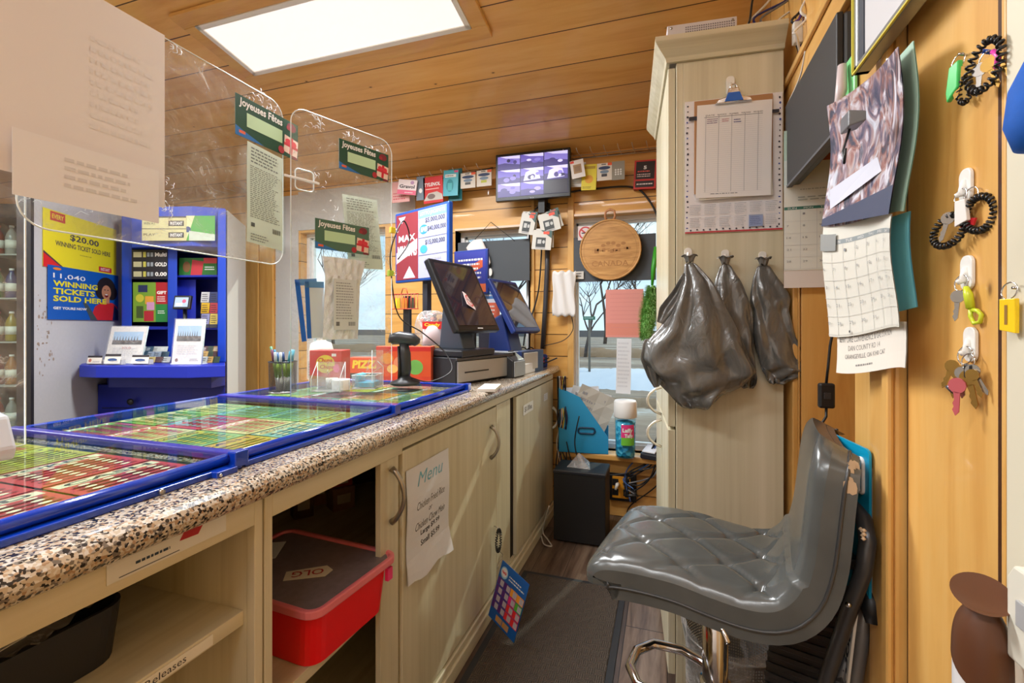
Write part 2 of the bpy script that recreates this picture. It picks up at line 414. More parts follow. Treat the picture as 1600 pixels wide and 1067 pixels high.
# ================= THE SETTING =================
X0, Y0 = -6.2, -2.4; RX = 1.0
struct(MB().bx(X0, RX, Y0, WALL_Y+.1, -.08, 0, m_floor).build('floor'))
def slab():
    mb = MB(); zl = ceil_z(WALL_Y+.12); zh = ceil_z(Y0)
    vs = [(X0, WALL_Y+.12, zl), (RX, WALL_Y+.12, zl), (RX, Y0, zh), (X0, Y0, zh)]
    vs += [(a, b, c+.1) for a, b, c in vs]
    mb.add(vs, [(0, 1, 2, 3), (7, 6, 5, 4), (0, 4, 5, 1), (1, 5, 6, 2), (2, 6, 7, 3), (3, 7, 4, 0)], m_ceil)
    return mb
struct(slab().build('ceiling'))
# far wall with window openings
def pxw(x, y=400): return P(x, y, Y=WALL_Y)
WINS = [(-3.34, -3.17, .75, 2.0), (pxw(470).x, pxw(602).x, .75, 1.90), (pxw(714).x, pxw(826).x, .75, 1.83), (pxw(890).x+.0, -.02, .40, 1.87)]
def wall_back():
    mb = MB(); y0, y1 = WALL_Y, WALL_Y+.14; x = X0; top = 2.27
    for a, b, z0, z1 in WINS:
        mb.bx(x, a, y0, y1, 0, top, m_backw); mb.bx(a, b, y0, y1, 0, z0, m_backw); mb.bx(a, b, y0, y1, z1, top, m_backw); x = b
    mb.bx(x, RX, y0, y1, 0, top, m_backw); return mb
struct(wall_back().build('wall_back'))
m_vinyl = C(232, 230, 228, .35); m_sash = C(240, 240, 238, .3)
for i, (a, b, z0, z1) in enumerate(WINS):
    w_ = struct(bpy.data.objects.new('window_%d' % (i+1), None)); COL.objects.link(w_); w_.location = ((a+b)/2, WALL_Y+.1, (z0+z1)/2)
    hw, hh = (b-a)/2, (z1-z0)/2; t = .028; f = MB()
    for (c0, c1, d0, d1) in ((-hw, -hw+t, -hh, hh), (hw-t, hw, -hh, hh), (-hw+t, hw-t, -hh, -hh+t), (-hw+t, hw-t, hh-t, hh)): f.bx(c0, c1, -.035, .035, d0, d1, m_vinyl)
    for (c0, c1, d0, d1) in ((-hw+t, -hw+t+.014, -hh+t, hh-t), (hw-t-.014, hw-t, -hh+t, hh-t), (-hw+t, hw-t, -hh+t, -hh+t+.014), (-hw+t, hw-t, hh-t-.014, hh-t)): f.bx(c0, c1, -.012, .02, d0, d1, m_sash)
    f.build('window_frame', w_)
    MB().bx(-hw+t, hw-t, 0, .004, -hh+t, hh-t, m_glass).build('window_glass', w_)
# casings round the two near end windows
m_return = C(236, 205, 180, .4)  # wood tone with the pinkish paling of blue daylight put into the colour
def casing(name, a, b, z0, z1, sill):
    mb = MB()
    mb.bx(a-.012, a, WALL_Y-.0, WALL_Y+.065, z0, z1, m_return); mb.bx(b, b+.012, WALL_Y, WALL_Y+.065, z0, z1, m_return)
    mb.bx(a-.012, b+.012, WALL_Y-.012, WALL_Y+.065, z1, z1+.014, m_return)
    struct(mb.build(name))
casing('trim_1', *WINS[3], True); casing('trim_2', *WINS[2], False)
a, b, z0, z1 = WINS[3]
struct(MB().bx(a-.04, b+.0, WALL_Y-.1, WALL_Y+.06, z0-.035, z0, m_trimh).bx(a-.04, b, WALL_Y-.03, WALL_Y, z0-.13, z0-.035, m_trimh).build('trim_3', bevel=.006))
struct(MB().bx(-.60, -.56, WALL_Y-.018, WALL_Y, .0, 2.26, m_trim).bx(-.84, -.82, WALL_Y-.018, WALL_Y, .0, 2.26, m_trim).build('trim_4', bevel=.003))
pl, pr = P(388, 500, Y=WALL_Y).x, P(430, 500, Y=WALL_Y).x
struct(MB().bx(pl, (pl+pr)/2-.006, WALL_Y-.03, WALL_Y, 0, 2.26, m_trim).bx((pl+pr)/2+.004, pr, WALL_Y-.025, WALL_Y, 0, 2.26, m_trim).build('trim_5', bevel=.004))
m_plaster = C(204, 202, 198, .7, var=.04)
struct(MB().bx(pr+.01, WINS[1][0]-.02, WALL_Y-.006, WALL_Y+.002, 0, 2.2, m_plaster).bx(WINS[1][0]-.02, WINS[1][1]+.25, WALL_Y-.006, WALL_Y+.002, 1.92, 2.22, m_plaster).build('trim_6'))
# side and rear walls
struct(MB().bx(X0-.1, X0, Y0, WALL_Y+.1, 0, 3.3, m_plaster).build('wall_left'))
struct(MB().bx(X0, RX, Y0-.1, Y0, 0, 3.4, C(214, 204, 190, .7)).build('wall_front'))
NY0, NY1, NZ = 1.066, 1.535, 1.84      # recess in the right wall
def wall_right():
    mb = MB(); top = 3.3
    mb.bx(RW, RW+.4, Y0, NY0, 0, top, m_rightw); mb.bx(RW, RW+.4, NY1, WALL_Y, 0, top, m_rightw)
    mb.bx(RW, RW+.4, NY0, NY1, NZ, top, m_rightw); mb.bx(RW+.32, RW+.4, NY0, NY1, 0, NZ, m_rightw); return mb
struct(wall_right().build('wall_right'))
# boards facing the room on the far side of the recess
fb = MB()
wx = [(.36, P(1248, 500, Y=1.53).x-.002), (P(1251, 500, Y=1.53).x, P(1338, 500, Y=1.53).x)]
for a_, b_ in wx: fb.bx(a_, b_, NY1-.012, NY1, 0, NZ, m_trim)
struct(fb.build('trim_7', bevel=.002))
struct(MB().bx(P(1339, 500, Y=1.53).x, P(1352, 500, Y=1.53).x, NY1-.02, NY1, .0, NZ, C(232, 210, 196, .4)).build('trim_8', bevel=.002))
# casings on the right wall
cs = MB()
cs.bx(RW-.016, RW, NY1, 1.65, 0, NZ+.075, m_trim)
cs.bx(RW-.016, RW, NY0-.02, NY1, NZ, NZ+.075, m_trimy); cs.bx(RW-.026, RW-.016, NY0-.02, 1.65, NZ+.055, NZ+.075, m_trimy)
struct(cs.build('trim_9', bevel=.004))
struct(MB().bx(RW-.016, RW, .985, NY0, 0, 3.0, m_trim).build('trim_10', bevel=.004))
struct(MB().bx(RW-.024, RW, .875, .975, 0, 3.0, m_trim).bx(RW-.034, RW-.024, .875, .90, 0, 3.0, m_trim).build('trim_11', bevel=.006))
struct(MB().bx(RW-.01, RW, .652, .874, 0, 3.0, m_rightw).build('trim_12', bevel=.002))
struct(MB().bx(RW-.012, RW, .55, .648, 0, 3.0, C(222, 214, 190, .5)).build('trim_13', bevel=.002))
# ceiling wires clipped etc come later; ceiling panel and the added fill panels
def rot_c(): return (-math.atan(.18), 0, 0)
for i, (px, py, pw, pd) in enumerate(PANELS):
    t = thing('ceiling_light', ['long flat white LED ceiling panel with pine surround above the counter', 'unseen white ceiling panel added for fill light over the near end of the counter', 'unseen white ceiling panel added for fill light behind the counter aisle', 'unseen white ceiling panel added for fill light over the far shop floor', 'unseen white ceiling panel added for fill light over the near shop floor'][i], 'ceiling light', (px, py, ceil_z(py)-.004), rot_c(), None)
    m1 = MB(); hw, hd = pw/2, pd/2; e = .022
    for a_, b_, c_, d_ in ((-hw, hw, -hd, -hd+e), (-hw, hw, hd-e, hd), (-hw, -hw+e, -hd, hd), (hw-e, hw, -hd, hd)): m1.bx(a_, b_, c_, d_, -.022, 0, WHITE)
    m1.build('frame', t)
    MB().bx(-hw+e, hw-e, -hd+e, hd-e, -.016, -.008, C(255, 248, 242, .5, emis=.62)).build('diffuser', t)
    if i == 0:
        m2 = MB(); o = .07
        for a_, b_, c_, d_ in ((-hw-o, hw+o, -hd-o, -hd), (-hw-o, hw+o, hd, hd+o), (-hw-o, -hw, -hd, hd), (hw, hw+o, -hd, hd)): m2.bx(a_, b_, c_, d_, -.018, 0, m_trimh)
        m2.build('wooden_surround', t, bevel=.003)
# ---------------- outdoors ----------------
m_snow = C(226, 230, 238, .6, var=.06)
def ground_mat():
    g = G('winter_ground'); n = g.noise(g.mapped((.35, 1.6, 1)), 1.3, 8, .7, .5)
    xyz = g.sep(g.co)
    f = g.math('ADD', n, g.math('MULTIPLY', g.math('SINE', g.math('MULTIPLY', xyz[1], 1.7)), .12))
    g.l(g.ramp(f, [(.35, (120, 98, 78)), (.5, (150, 124, 98)), (.62, (168, 146, 120)), (.72, (200, 190, 176))]), g.p.inputs['Base Color']); g.set(Roughness=.8); return g.m
struct(MB().bx(-60, 60, WALL_Y+.3, 90, -.34, -.32, ground_mat()).build('outdoor_ground'))
def bank(y, h, d, mat, seed):
    rr = random.Random(seed); ph = [rr.random()*6 for _ in range(5)]
    def fn(u, v):
        x = -30+60*u; hh = h*(.8+.2*math.sin(x*1.3+ph[0])*math.sin(x*.55+ph[1])+.10*math.sin(x*4+ph[2]))
        return (x, y+d*(v-.5), -.33+hh*math.sin(math.pi*v)**.7+.025*math.sin(x*9+v*20)+.02*math.sin(x*23+v*11))
    return MB().grid(fn, 300, 10, mat)
tag(bank(9.2, .10, 1.0, C(160, 126, 90, .9, var=.3), 4).build('earth_bank'), 'low brown dirt ridge just in front of the snow outside', 'verge')
tag(bank(13.5, .22, 5.0, C(226, 226, 228, .7, var=.12), 2).build('snow_bank'), 'long band of ploughed snow outside the end window', 'snow bank')
tag(bank(24, .42, 4.0, C(164, 122, 80, .9, var=.3), 3).build('earth_bank'), 'brown grassy verge beyond the snow outside', 'verge')
struct(MB().bx(-60, 60, 60, 60.4, -.4, .5, C(128, 122, 120, .9, var=.2)).build('far_treeline'))
def tree(x, y, h, seed, label):
    rr = random.Random(seed); mb = MB(); bark = C(84, 72, 64, .9)
    def br(p, d, ln, r, lv):
        pts = [p]; q = p.copy(); dd = d.copy()
        for i in range(4):
            dd = (dd+Vector((rr.uniform(-.16, .16), rr.uniform(-.16, .16), rr.uniform(-.02, .12)))).normalized(); q = q+dd*ln/4; pts.append(q.copy())
        mb.tube(pts, [r*(1-.13*i) for i in range(5)], bark, 5 if lv < 2 else 3)
        if lv < 4:
            for k in range(4 if lv < 3 else 3):
                i = rr.choice([2, 3, 4, 4]); a = rr.uniform(0, 6.28)
                nd = (dd*.8+Vector((math.cos(a)*.75, math.sin(a)*.75, rr.uniform(0, .4)))).normalized()
                br(pts[i], nd, ln*rr.uniform(.58, .8), r*.5, lv+1)
    br(Vector((0, 0, -.1)), Vector((rr.uniform(-.08, .08), 0, 1)), h*.34, h*.011, 0)
    tag(mb.build('bare_tree', loc=(x, y, -.5), recalc=False), label, 'tree')
tree(P(914, 400, Y=22).x, 22, 8.5, 5, 'bare winter tree just left of the street sign outside the end window')
tree(P(945, 400, Y=38).x, 38, 15, 8, 'tall bare winter tree behind the pink note outside the end window')
tree(P(1005, 400, Y=52).x, 52, 17, 11, 'bare winter tree behind the green duster outside the end window')
tree(P(795, 400, Y=30).x, 30, 12, 17, 'bare winter tree seen below the dark screen of the middle window')
tree(P(520, 400, Y=30).x, 30, 13, 21, 'bare winter tree seen through the leftmost bright window')
st = thing('street_sign', 'small green street name sign on a post outside the end window', 'street sign', (P(921, 500, Y=14).x, 14, -.33))
MB().cyl((0, 0, 0), (0, 0, 1.76), .035, C(120, 110, 96, .8), 8).build('post', st)
sheet('sign_plate', .36, .1, C(20, 116, 84, .5), [('tx', .1, .3, .95, .75, WHITE, 1)], st, (0, -.05, 1.72), thick=.02)
# ================= COUNTER =================
FX = -.68
def fy(x): return P(x, 700, X=FX).y
ctr = thing('counter_cabinet', 'long cream laminate cabinet run under the granite patterned worktop', 'cabinet', (FX, 1.2, 0))
def loc(*a): return a
def part(mb, name, par, bevel=0, **k):
    """mb in world coordinates -> child of empty `par` (which is unrotated)"""
    o = par.location; mb.warp(lambda v: (v.x-o.x, v.y-o.y, v.z-o.z)); return mb.build(name, par, bevel=bevel, **k)
yA, yB, yC, yD = -.55, fy(398), fy(426), fy(597)
yE, yF, yG, yH, yI, yJ = fy(629), fy(773), fy(780), fy(801), fy(807), 2.87
b = MB()
b.bx(-1.44, -1.42, yA, 2.9, .06, .877, m_lam)            # back
b.bx(-1.44, -.69, yA, 2.9, .06, .08, m_lamy)            # floor
b.bx(-1.42, FX-.018, yB+.0, yB+.018, .08, .877, m_lam); b.bx(-1.42, FX-.018, yC-.018, yC, .08, .877, m_lam)
b.bx(-1.42, FX-.02, 2.86, 2.88, .0, .877, m_lam)
b.bx(-1.42, FX-.018, yA, yA+.018, .08, .877, m_lam)
part(b, 'carcass', ctr)
b = MB(); b.bx(FX-.018, FX, yA, yB, .832, .877, m_lamy); b.bx(FX-.018, FX, yB, (yB+yC)/2-.002, .08, .877, m_lam); b.bx(FX-.018, FX, (yB+yC)/2+.002, yC, .08, .877, m_lam)
b.bx(FX-.018, FX, yC, yE, .832, .877, m_lamy); b.bx(FX-.018, FX, yE, yJ, .845, .877, m_lamy); b.bx(FX-.02, FX-.004, yD, yE-.014, .08, .832, m_lam)
part(b, 'face_frame', ctr, .0015)
part(MB().bx(FX-.01, FX+.014, yA, 2.88, 0, .05, m_lamy).bx(FX-.01, FX+.006, yA, 2.88, .05, .075, m_lamy), 'plinth', ctr, .004)
def door(y0, y1, xo=0, lab=None):
    d = part(MB().bx(FX-.018+xo, FX+xo, y0, y1, .085, .838, m_lam), 'door', ctr, .0015); return d
dA = door(yE, yF+.018); dB = door(yG, yH, -.012); dC = door(yI, yJ)
part(MB().bx(FX-.03, FX-.022, yE-.03, yJ, .08, .84, C(40, 30, 22, .8)), 'gap_shade_sheet', ctr)  # dark sheet standing in for the shade in the door gaps
part(MB().bx(-1.42, FX-.025, yA+.018, yB, .655, .68, m_lamy), 'shelf', ctr, .001)
part(MB().bx(-1.42, FX-.03, yC, 2.1, .44, .465, m_lamy), 'shelf', ctr, .001)
def arc_handle(par, y, zc, h, col, r=.006, x=FX, lab=None):
    pts = []
    for i in range(13):
        t = i/12; pts.append((x+.034*math.sin(math.pi*t)**.7+.002, y+.004*math.sin(math.pi*t), zc+h*(t-.5)))
    mb = MB().tube(pts, [r*(1.5 if i in (0, 12) else 1.2 if i in (1, 11) else 1) for i in range(13)], col, 8)
    o = par.location if par.parent is None else par.parent.location
    mb.warp(lambda v: (v.x-o.x, v.y-o.y, v.z-o.z)); h_ = mb.build('handle', par)
    return h_
arc_handle(ctr, yD+.04, P(617, 770, X=FX).z, .14, STEEL)
arc_handle(dA, fy(766), P(770, 688, X=FX).z, .13, STEEL)
arc_handle(dC, yJ-.02, P(866, 650, X=FX).z, .13, C(226, 224, 216, .3))
# worktop with rounded nose
nose = [(-.68, .882)]
for i in range(9):
    a = -90+180*i/8; nose.append((-.672+.023*math.cos(R(a)), .904+.022*math.sin(R(a))))
poly = [(-1.5, .882)]+[(-.69, .882)]+nose[1:]+[(-1.5, .926)]
wt = MB(); k = len(poly)
vs = [(x, yA, z-.004) for x, z in poly]+[(x, 2.93, z-.004) for x, z in poly]
wt.add(vs, [tuple(range(k-1, -1, -1)), tuple(range(k, 2*k))]+[(i, (i+1) % k, k+(i+1) % k, k+i) for i in range(k)], m_granite)
tag(wt.build('worktop'), 'speckled beige granite patterned worktop with rounded front edge', 'worktop')
TOP = .922
# stickers on the counter front
c, w_, h_, rz = wr(205, 810, 340, 862, X=FX)
s = sheet('sticker', .17, .03, C(222, 222, 218, .4), [('p', [(.55, .55), (.72, .5), (.78, 1.0), (.6, 1.0)], C(176, 34, 40)), ('tx', .2, .3, .5, .6, C(40, 60, 80), 1), ('r', .08, .1, .55, .14, C(40, 60, 80))], None, (FX+.001, P(270, 850, X=FX).y, .862), rz)
tag(s, 'white and red sticker half hidden below the worktop over the open shelf', 'sticker')
s = sheet('shelf_label', .15, .017, C(232, 228, 214, .5), [('t', .03, .2, .7, .85, C(50, 50, 56), 'New Releases')], None, (FX-.0235, P(262, 1028, X=FX-.02).y, .6675), R(90))
tag(s, 'printed New Releases label on the open shelf edge', 'label')
# Menu paper
y0_, y1_ = fy(633), fy(699)
zt = P(634, 736, X=FX).z; zb = P(633, 920, X=FX).z
s = sheet('menu_paper', y1_-y0_, zt-zb, C(222, 224, 232, .7), [
 ('t', .22, .81, .84, .93, C(110, 180, 205), 'Menu', dict(shear=.35)), ('t', .2, .60, .86, .67, C(96, 96, 104), 'Chicken Fried Rice', dict(shear=.3)), ('t', .47, .53, .55, .565, C(96, 96, 104), 'or', dict(shear=.3)),
 ('t', .18, .42, .88, .49, C(96, 96, 104), 'Chicken Chow Mein', dict(shear=.3)), ('t', .3, .34, .75, .40, C(70, 70, 78), 'Large $9.99', dict(bold=.02)), ('t', .3, .25, .75, .31, C(70, 70, 78), 'Small $5.99', dict(bold=.02))],
 None, (FX+.005, (y0_+y1_)/2, (zt+zb)/2), R(90), nx=8, nz=14, warp=lambda v: (v.x, v.y-.002*math.sin(v.z*30)-max(0, -.09-v.z)*.12*(1+v.x*6), v.z+(.008*math.sin(v.x*40) if v.z < -.11 else 0)))
tag(s, 'wavy white Menu sheet taped on the cabinet door', 'paper')
c, w_, h_, rz = wr(815, 622, 835, 652, X=FX)
s = sheet('price_label', .18, .05, C(226, 228, 228, .6), [('t', .12, .2, .85, .8, INK, '$1.00ea', dict(bold=.01))], None, (FX+.002, c.y, c.z), (0, R(0), R(90)))
tag(s, 'small white handwritten label on the far cabinet door', 'label')
c, w_, h_, rz = wr(848, 610, 856, 630, X=FX)
s = sheet('notice_slip', .09, .04, C(228, 232, 236, .6), [('tx', .1, .15, .9, .9, PALE, 3)], None, (FX+.002, c.y, c.z), R(90)); tag(s, 'tiny printed slip near the end of the cabinet doors', 'label')
# ---------- open shelf contents ----------
bt = thing('black_bin', 'black plastic bin holding papers on the open shelf', 'bin', (-1.0, .22, .681))
def rbox(mb, sx, sy, h, t, r, mat, n=5, taper=.9):
    """open rounded rectangular tub"""
    def ring(ax, ay, rr, z):
        out = []
        for cx, cy, a0 in ((ax-rr, ay-rr, 0), (-ax+rr, ay-rr, 90), (-ax+rr, -ay+rr, 180), (ax-rr, -ay+rr, 270)):
            for i in range(n+1):
                a = R(a0+90*i/n); out.append((cx+rr*math.cos(a), cy+rr*math.sin(a), z))
        return out
    ax, ay = sx/2, sy/2
    rings = [ring(ax*taper, ay*taper, r, 0), ring(ax, ay, r, h), ring(ax-t, ay-t, max(r-t, .003), h), ring(ax*taper-t, ay*taper-t, max(r-t, .003), t)]
    m = 4*(n+1); vs = sum(rings, []); fs = [tuple(range(m-1, -1, -1)), tuple(3*m+i for i in range(m))]
    for q in range(3): fs += [(q*m+i, q*m+(i+1) % m, (q+1)*m+(i+1) % m, (q+1)*m+i) for i in range(m)]
    return mb.add(vs, fs, mat, None, False)
rbox(MB(), .44, .56, .082, .006, .04, C(34, 35, 40, .55), taper=.97).build('tub', bt)
for i, (dx, dy, dz, rz, colr, lab) in enumerate([(.09, .02, .098, .25, C(110, 150, 140, .7), 'grey green printed form on top in the black bin'), (.10, .0, .09, .05, C(206, 204, 204, .7), 'grey white form lying under the green one in the bin'), (.08, -.2, .092, .5, C(30, 150, 150, .6), 'teal card at the near end of the black bin')]):
    s = sheet('form', .21, .3, colr, [('tx', .15, .2, .85, .8, C(70, 100, 96) if i == 0 else GREY, 6)], None, (-.98+dx, .22+dy, .681+dz-.006), (R(-90)+.10, 0, rz)); tag(s, lab, 'paper')
s = MB().grid(lambda u, v: (.18*(u-.5), .12*(v-.5), .008*math.sin(u*19+v*7)*math.sin(v*15)), 16, 12, m_film).build('plastic_wrap', loc=(-.86, .38, .775), rot=(0, 0, .3)); tag(s, 'crumpled clear plastic wrap in the black bin', 'wrapper')
for i, (yy, cc, lab) in enumerate([(.30, (200, 190, 60), 'yellow packet on the bottom of the open cabinet'), (.40, (120, 104, 96), 'brown carton at the bottom of the open cabinet')]):
    t = tag(MB().box((0, 0, .13), (.1, .09, .26), C(*cc, .5)).bx(-.04, .04, -.047, -.045, .05, .2, C(235, 230, 220)).build('carton', loc=(-.85, yy+.05, .081), rot=.2, bevel=.003), lab, 'carton')
# ---------- red storage box ----------
pf, prr = P(490, 962, Z=.6), P(625, 862, Z=.6); pb = P(463, 817, Z=.6)
ux = (prr-pf); W1_ = ux.length; ang = math.atan2(ux.y, ux.x)
W2_ = .385
perp = Vector((-math.sin(ang), math.cos(ang), 0)); cen = (pf+prr)/2+perp*W2_/2; cen.z = .467
rb = thing('storage_box', 'red plastic storage box with translucent lid sticking out of the open cabinet', 'storage box', cen, ang)
rp = G('red_translucent'); rp.set(**{'Base Color': rgb((242, 24, 28)), 'Roughness': .28}); m_redp = rp.m
rbox(MB(), W1_-.03, W2_-.03, .115, .004, .035, m_redp, taper=.93).build('box', rb)
lidm = G('lid_plastic'); lidm.set(**{'Base Color': rgb((196, 120, 124)), 'Roughness': .35}); 
ld_ = MB(); rbox(ld_, W1_, W2_, .018, .012, .035, C(226, 120, 130, .3), taper=1.0); ld_.warp(lambda v: (v.x, v.y, v.z+.115))
lid = ld_.build('lid', rb, bevel=.003)
MB().prism([(-W1_/2+.016, -W2_/2+.03), (-W1_/2+.03, -W2_/2+.016), (W1_/2-.03, -W2_/2+.016), (W1_/2-.016, -W2_/2+.03), (W1_/2-.016, W2_/2-.03), (W1_/2-.03, W2_/2-.016), (-W1_/2+.03, W2_/2-.016), (-W1_/2+.016, W2_/2-.03)], .120, .128, C(136, 120, 124, .35, var=.25)).build('lid_panel', lid)
MB().box((W1_/2-.03, -W2_/2+.012, .09), (.018, .01, .03), C(240, 60, 130, .4)).build('latch', rb)
tagl = MB(); tagl.prism([(-.05, -.02), (.04, -.025), (.055, 0), (.04, .025), (-.05, .02)], .1285, .1295, C(216, 206, 186, .7))
tagl.txt('OLG', -.035, -.013, .07, .026, 0, C(170, 40, 50), .01)
vs0 = tagl.v
for i in range(13-3, len(vs0)):
    pass
# lay the letters flat on the tag
k0 = 10
tagl.v = tagl.v[:k0]+[Vector((-v.x+.0, -v.z, .1300)) for v in tagl.v[k0:]]
tagl.build('lid_label', lid, (-.02, -.05, 0), (0, 0, -ang*0-.9))
# things inside second cabinet
rr = random.Random(4)
for i, (px_, py_, X_, lx, ly, lz, cc, lab) in enumerate([(472, 812, -1.30, .07, .06, .10, (120, 84, 50), 'brown carton at the back left of the open cabinet'), (499, 806, -1.33, .05, .06, .14, (176, 130, 84), 'tall tan carton standing in the middle behind the red storage box'), (532, 810, -1.22, .085, .08, .085, (196, 160, 136), 'small pinkish carton at the right behind the red storage box'), (568, 778, -1.34, .10, .12, .22, (90, 62, 46), 'dark brown carton at the back right of the cabinet'), (532, 784, -1.22, .08, .05, .035, (224, 86, 30), 'orange packet lying on the small pinkish carton')]):
    q_ = P(px_, py_, X=X_); z = .466 if i < 4 else .466+.0865
    t = MB().box((0, 0, lz/2), (lx, ly, lz), C(*cc, .6, var=.15)).bx(-lx*.3, lx*.3, -ly/2-.001, -ly/2, lz*.3, lz*.7, C(225, 215, 200, .6)).build('carton', loc=(X_, q_.y if i < 4 else P(532, 810, X=-1.22).y, z), rot=R(60+rr.uniform(-12, 12)), bevel=.002); tag(t, lab, 'carton')
s = sheet('envelope', .12, .09, PAPER, [('tx', .1, .2, .7, .7, GREY, 3)], None, (-.98, 1.02, .60), (R(-90), 0, .5)); s.location = (-1.09, 1.04-.02, .655); 
tag(s, 'white card lying behind the lid in the open cabinet', 'card')
s.location = (-1.0, .93, .60)
# ================= LOTTERY DISPLAY TRAYS =================
mods = [(.10, .648), (.655, 1.163), (1.172, 1.672)]
DX0, DX1 = -1.40, -.742
BLUEF = C(10, 58, 176, .2, coat=.6); BLUEJ = C(38, 34, 150, .3, coat=.4)
tick_cols = [(206, 66, 78), (196, 200, 60), (112, 160, 84), (226, 168, 70), (150, 190, 120), (214, 190, 70), (184, 80, 110), (90, 110, 120), (120, 180, 170), (230, 210, 150)]
for i, (y0, y1) in enumerate(mods):
    t = thing('display_tray', ['blue framed glass ticket tray at the near end of the counter', 'blue framed glass ticket tray in the middle of the counter', 'blue framed glass ticket tray at the far end by the scanner'][i], 'display tray', ((DX0+DX1)/2, (y0+y1)/2, TOP))
    hx, hy = (DX1-DX0)/2, (y1-y0)/2; f = MB()
    f.bx(hx-.02, hx+.014, -hy, hy, 0, .010, BLUEF)
    f.build('base_rail', t, bevel=.002)
    f = MB(); f.tube([(hx-.006, -hy, .019), (hx-.006, hy, .019)], .0095, BLUEF, 12)
    f.build('side_rail', t)
    MB().bx(-hx-.01, -hx+.012, -hy, hy, 0, .026, BLUEF).build('side_rail', t, bevel=.002)
    for sgn in ((1,) if i < 2 else (1, -1)):
        f = MB(); yy = sgn*(hy-.006)
        f.bx(-hx, hx+.006, yy-.010, yy+.012, .014, .030, BLUEJ if i < 2 else BLUEF); f.build('cross_bar', t, bevel=.003)
    f = MB(); f.bx(hx-.004, hx+.016, hy-.016, hy+.012, .004, .032, BLUEF); f.build('corner_joint', t, bevel=.002)
    if i == 0: MB().tube([(hx+.012, .02*0+.13, .006), (hx+.020, .13, .006)], .004, STEEL, 8).build('screw', t)
    if i == 0: MB().bx(hx+.010, hx+.026, hy-.06, hy-.02, .0, .010, BLUEF).tube([(hx+.026, hy-.055, .005), (hx+.03, hy-.055, .005)], .003, CHROME, 8).build('latch', t, bevel=.002)
    MB().bx(-hx+.01, hx-.012, -hy+.01, hy-.012, .001, .003, C(70, 80, 74, .5)).build('insert', t)
    MB().bx(-hx+.012, hx-.010, -hy+.012, hy-.012, .0225, .0265, m_glass).build('glass_top', t)
    rr = random.Random(40+i); nx_, ny_ = 4, 3
    names = ['BINGO', 'CROSSWORD', 'CASH', 'LUCKY 7', 'LOTTO', 'MONEY', 'POKER', 'GOLD', 'KENO', 'SUPER', 'BONUS', 'WILD']
    for a in range(nx_):
        for b_ in range(ny_):
            cw, chh = (2*hx-.05)/nx_-.006, (2*hy-.05)/ny_-.006
            cx = DX0+.03+(a+.5)*(2*hx-.05)/nx_; cy = y0+.02+(b_+.5)*(2*hy-.05)/ny_
            k = rr.randrange(10); c1 = tick_cols[k]; c2 = tick_cols[(k+rr.randrange(1, 9)) % 10]
            if i == 0 and a >= 2 and b_ > 0: c1 = (206, 66, 78); c2 = (232, 220, 190)
            if i == 0 and a < 2: c1 = (190, 176, 60) if b_ != 1 else (150, 160, 90)
            els = [('r', .03, .8, .97, .96, C(*c2, .4)), ('t', .1, .82, .9, .94, C(40, 40, 46) if sum(c2) > 400 else WHITE, names[rr.randrange(12)], dict(bold=.03))]
            for q in range(6):
                els.append(('r', .08, .08+q*.115, .92, .10+q*.115+.03, C(*[int(v*.75) for v in c1], .4)))
                for s_ in range(4): els.append(('e', .18+s_*.21, .12+q*.115, .05, .032, C(*c2, .4)))
            # cards lie face up, read from the customer side or the clerk side
            s = sheet('lottery_ticket', chh, cw, C(*c1, .35), els, None, (cx, cy, TOP+.0062), (R(-90), 0, R(90)), thick=.0008)
            tag(s, ['scratch ticket under the near glass tray', 'scratch ticket under the middle glass tray', 'scratch ticket under the far glass tray'][i]+' number block %s' % '', 'lottery ticket', 'scratch tickets under the counter glass')
            row = ['back', 'second from back', 'third from back', 'front'][a]; colm = ['near', 'middle', 'far'][b_]
            s['label'] = 'scratch ticket in the %s row, %s column of the %s glass tray' % (row, colm, ['near', 'middle', 'far'][i])
# ================= ACRYLIC SHIELDS =================
def rrect(x0, z0, x1, z1, r, n=6, corners=(1, 1, 1, 1)):
    out = []
    for (cx, cz, a0, on) in ((x1-r, z1-r, 0, corners[0]), (x0+r, z1-r, 90, corners[1]), (x0+r, z0+r, 180, corners[2]), (x1-r, z0+r, 270, corners[3])):
        if on:
            for i in range(n+1): out.append((cx+r*math.cos(R(a0+90*i/n)), cz+r*math.sin(R(a0+90*i/n))))
        else: out.append((x1 if a0 in (0, 270) else x0, z1 if a0 in (0, 90) else z0))
    return out
def acr(name, p0, p1, z0, z1, label, corners=(1, 1, 1, 1), r=.05):
    d = Vector((p1[0]-p0[0], p1[1]-p0[1], 0)); ln = d.length; ang = math.atan2(d.y, d.x)
    t = thing(name, label, 'screen', (p0[0], p0[1], z0), ang); h = z1-z0
    po = rrect(0, 0, ln, h, r, 6, corners)
    m = MB(); m.add([(x, 0, z) for x, z in po], [tuple(range(len(po)))], m_acr); m.build('acrylic_sheet', t, recalc=False)
    e = MB(); e.tube([(x, 0, z) for x, z in po], .0018, m_edge, 6, True); e.build('polished_edge', t)
    return t, ang
S1, a1_ = acr('sneeze_guard', (-1.17, .545), (-1.17, 1.192), 1.37, 1.885, 'upper clear acrylic guard with white notices, bottom corners rounded', (1, 0, 1, 1))
SP0, SP1 = Vector((-1.143, 1.197, 0)), Vector((-1.01, 1.568, 0))
S2, a2_ = acr('sneeze_guard', SP0, SP1, TOP+.028, 1.885, 'tall clear acrylic guard standing on the far ticket tray', (1, 1, 0, 0))
S3, a3_ = acr('sneeze_guard', (-1.175, .12), (-1.175, .560), TOP+.028, 1.95, 'near clear acrylic guard at the left edge of view', (1, 1, 0, 0))
m_crk = C(235, 238, 240, .15, spec=1.0)
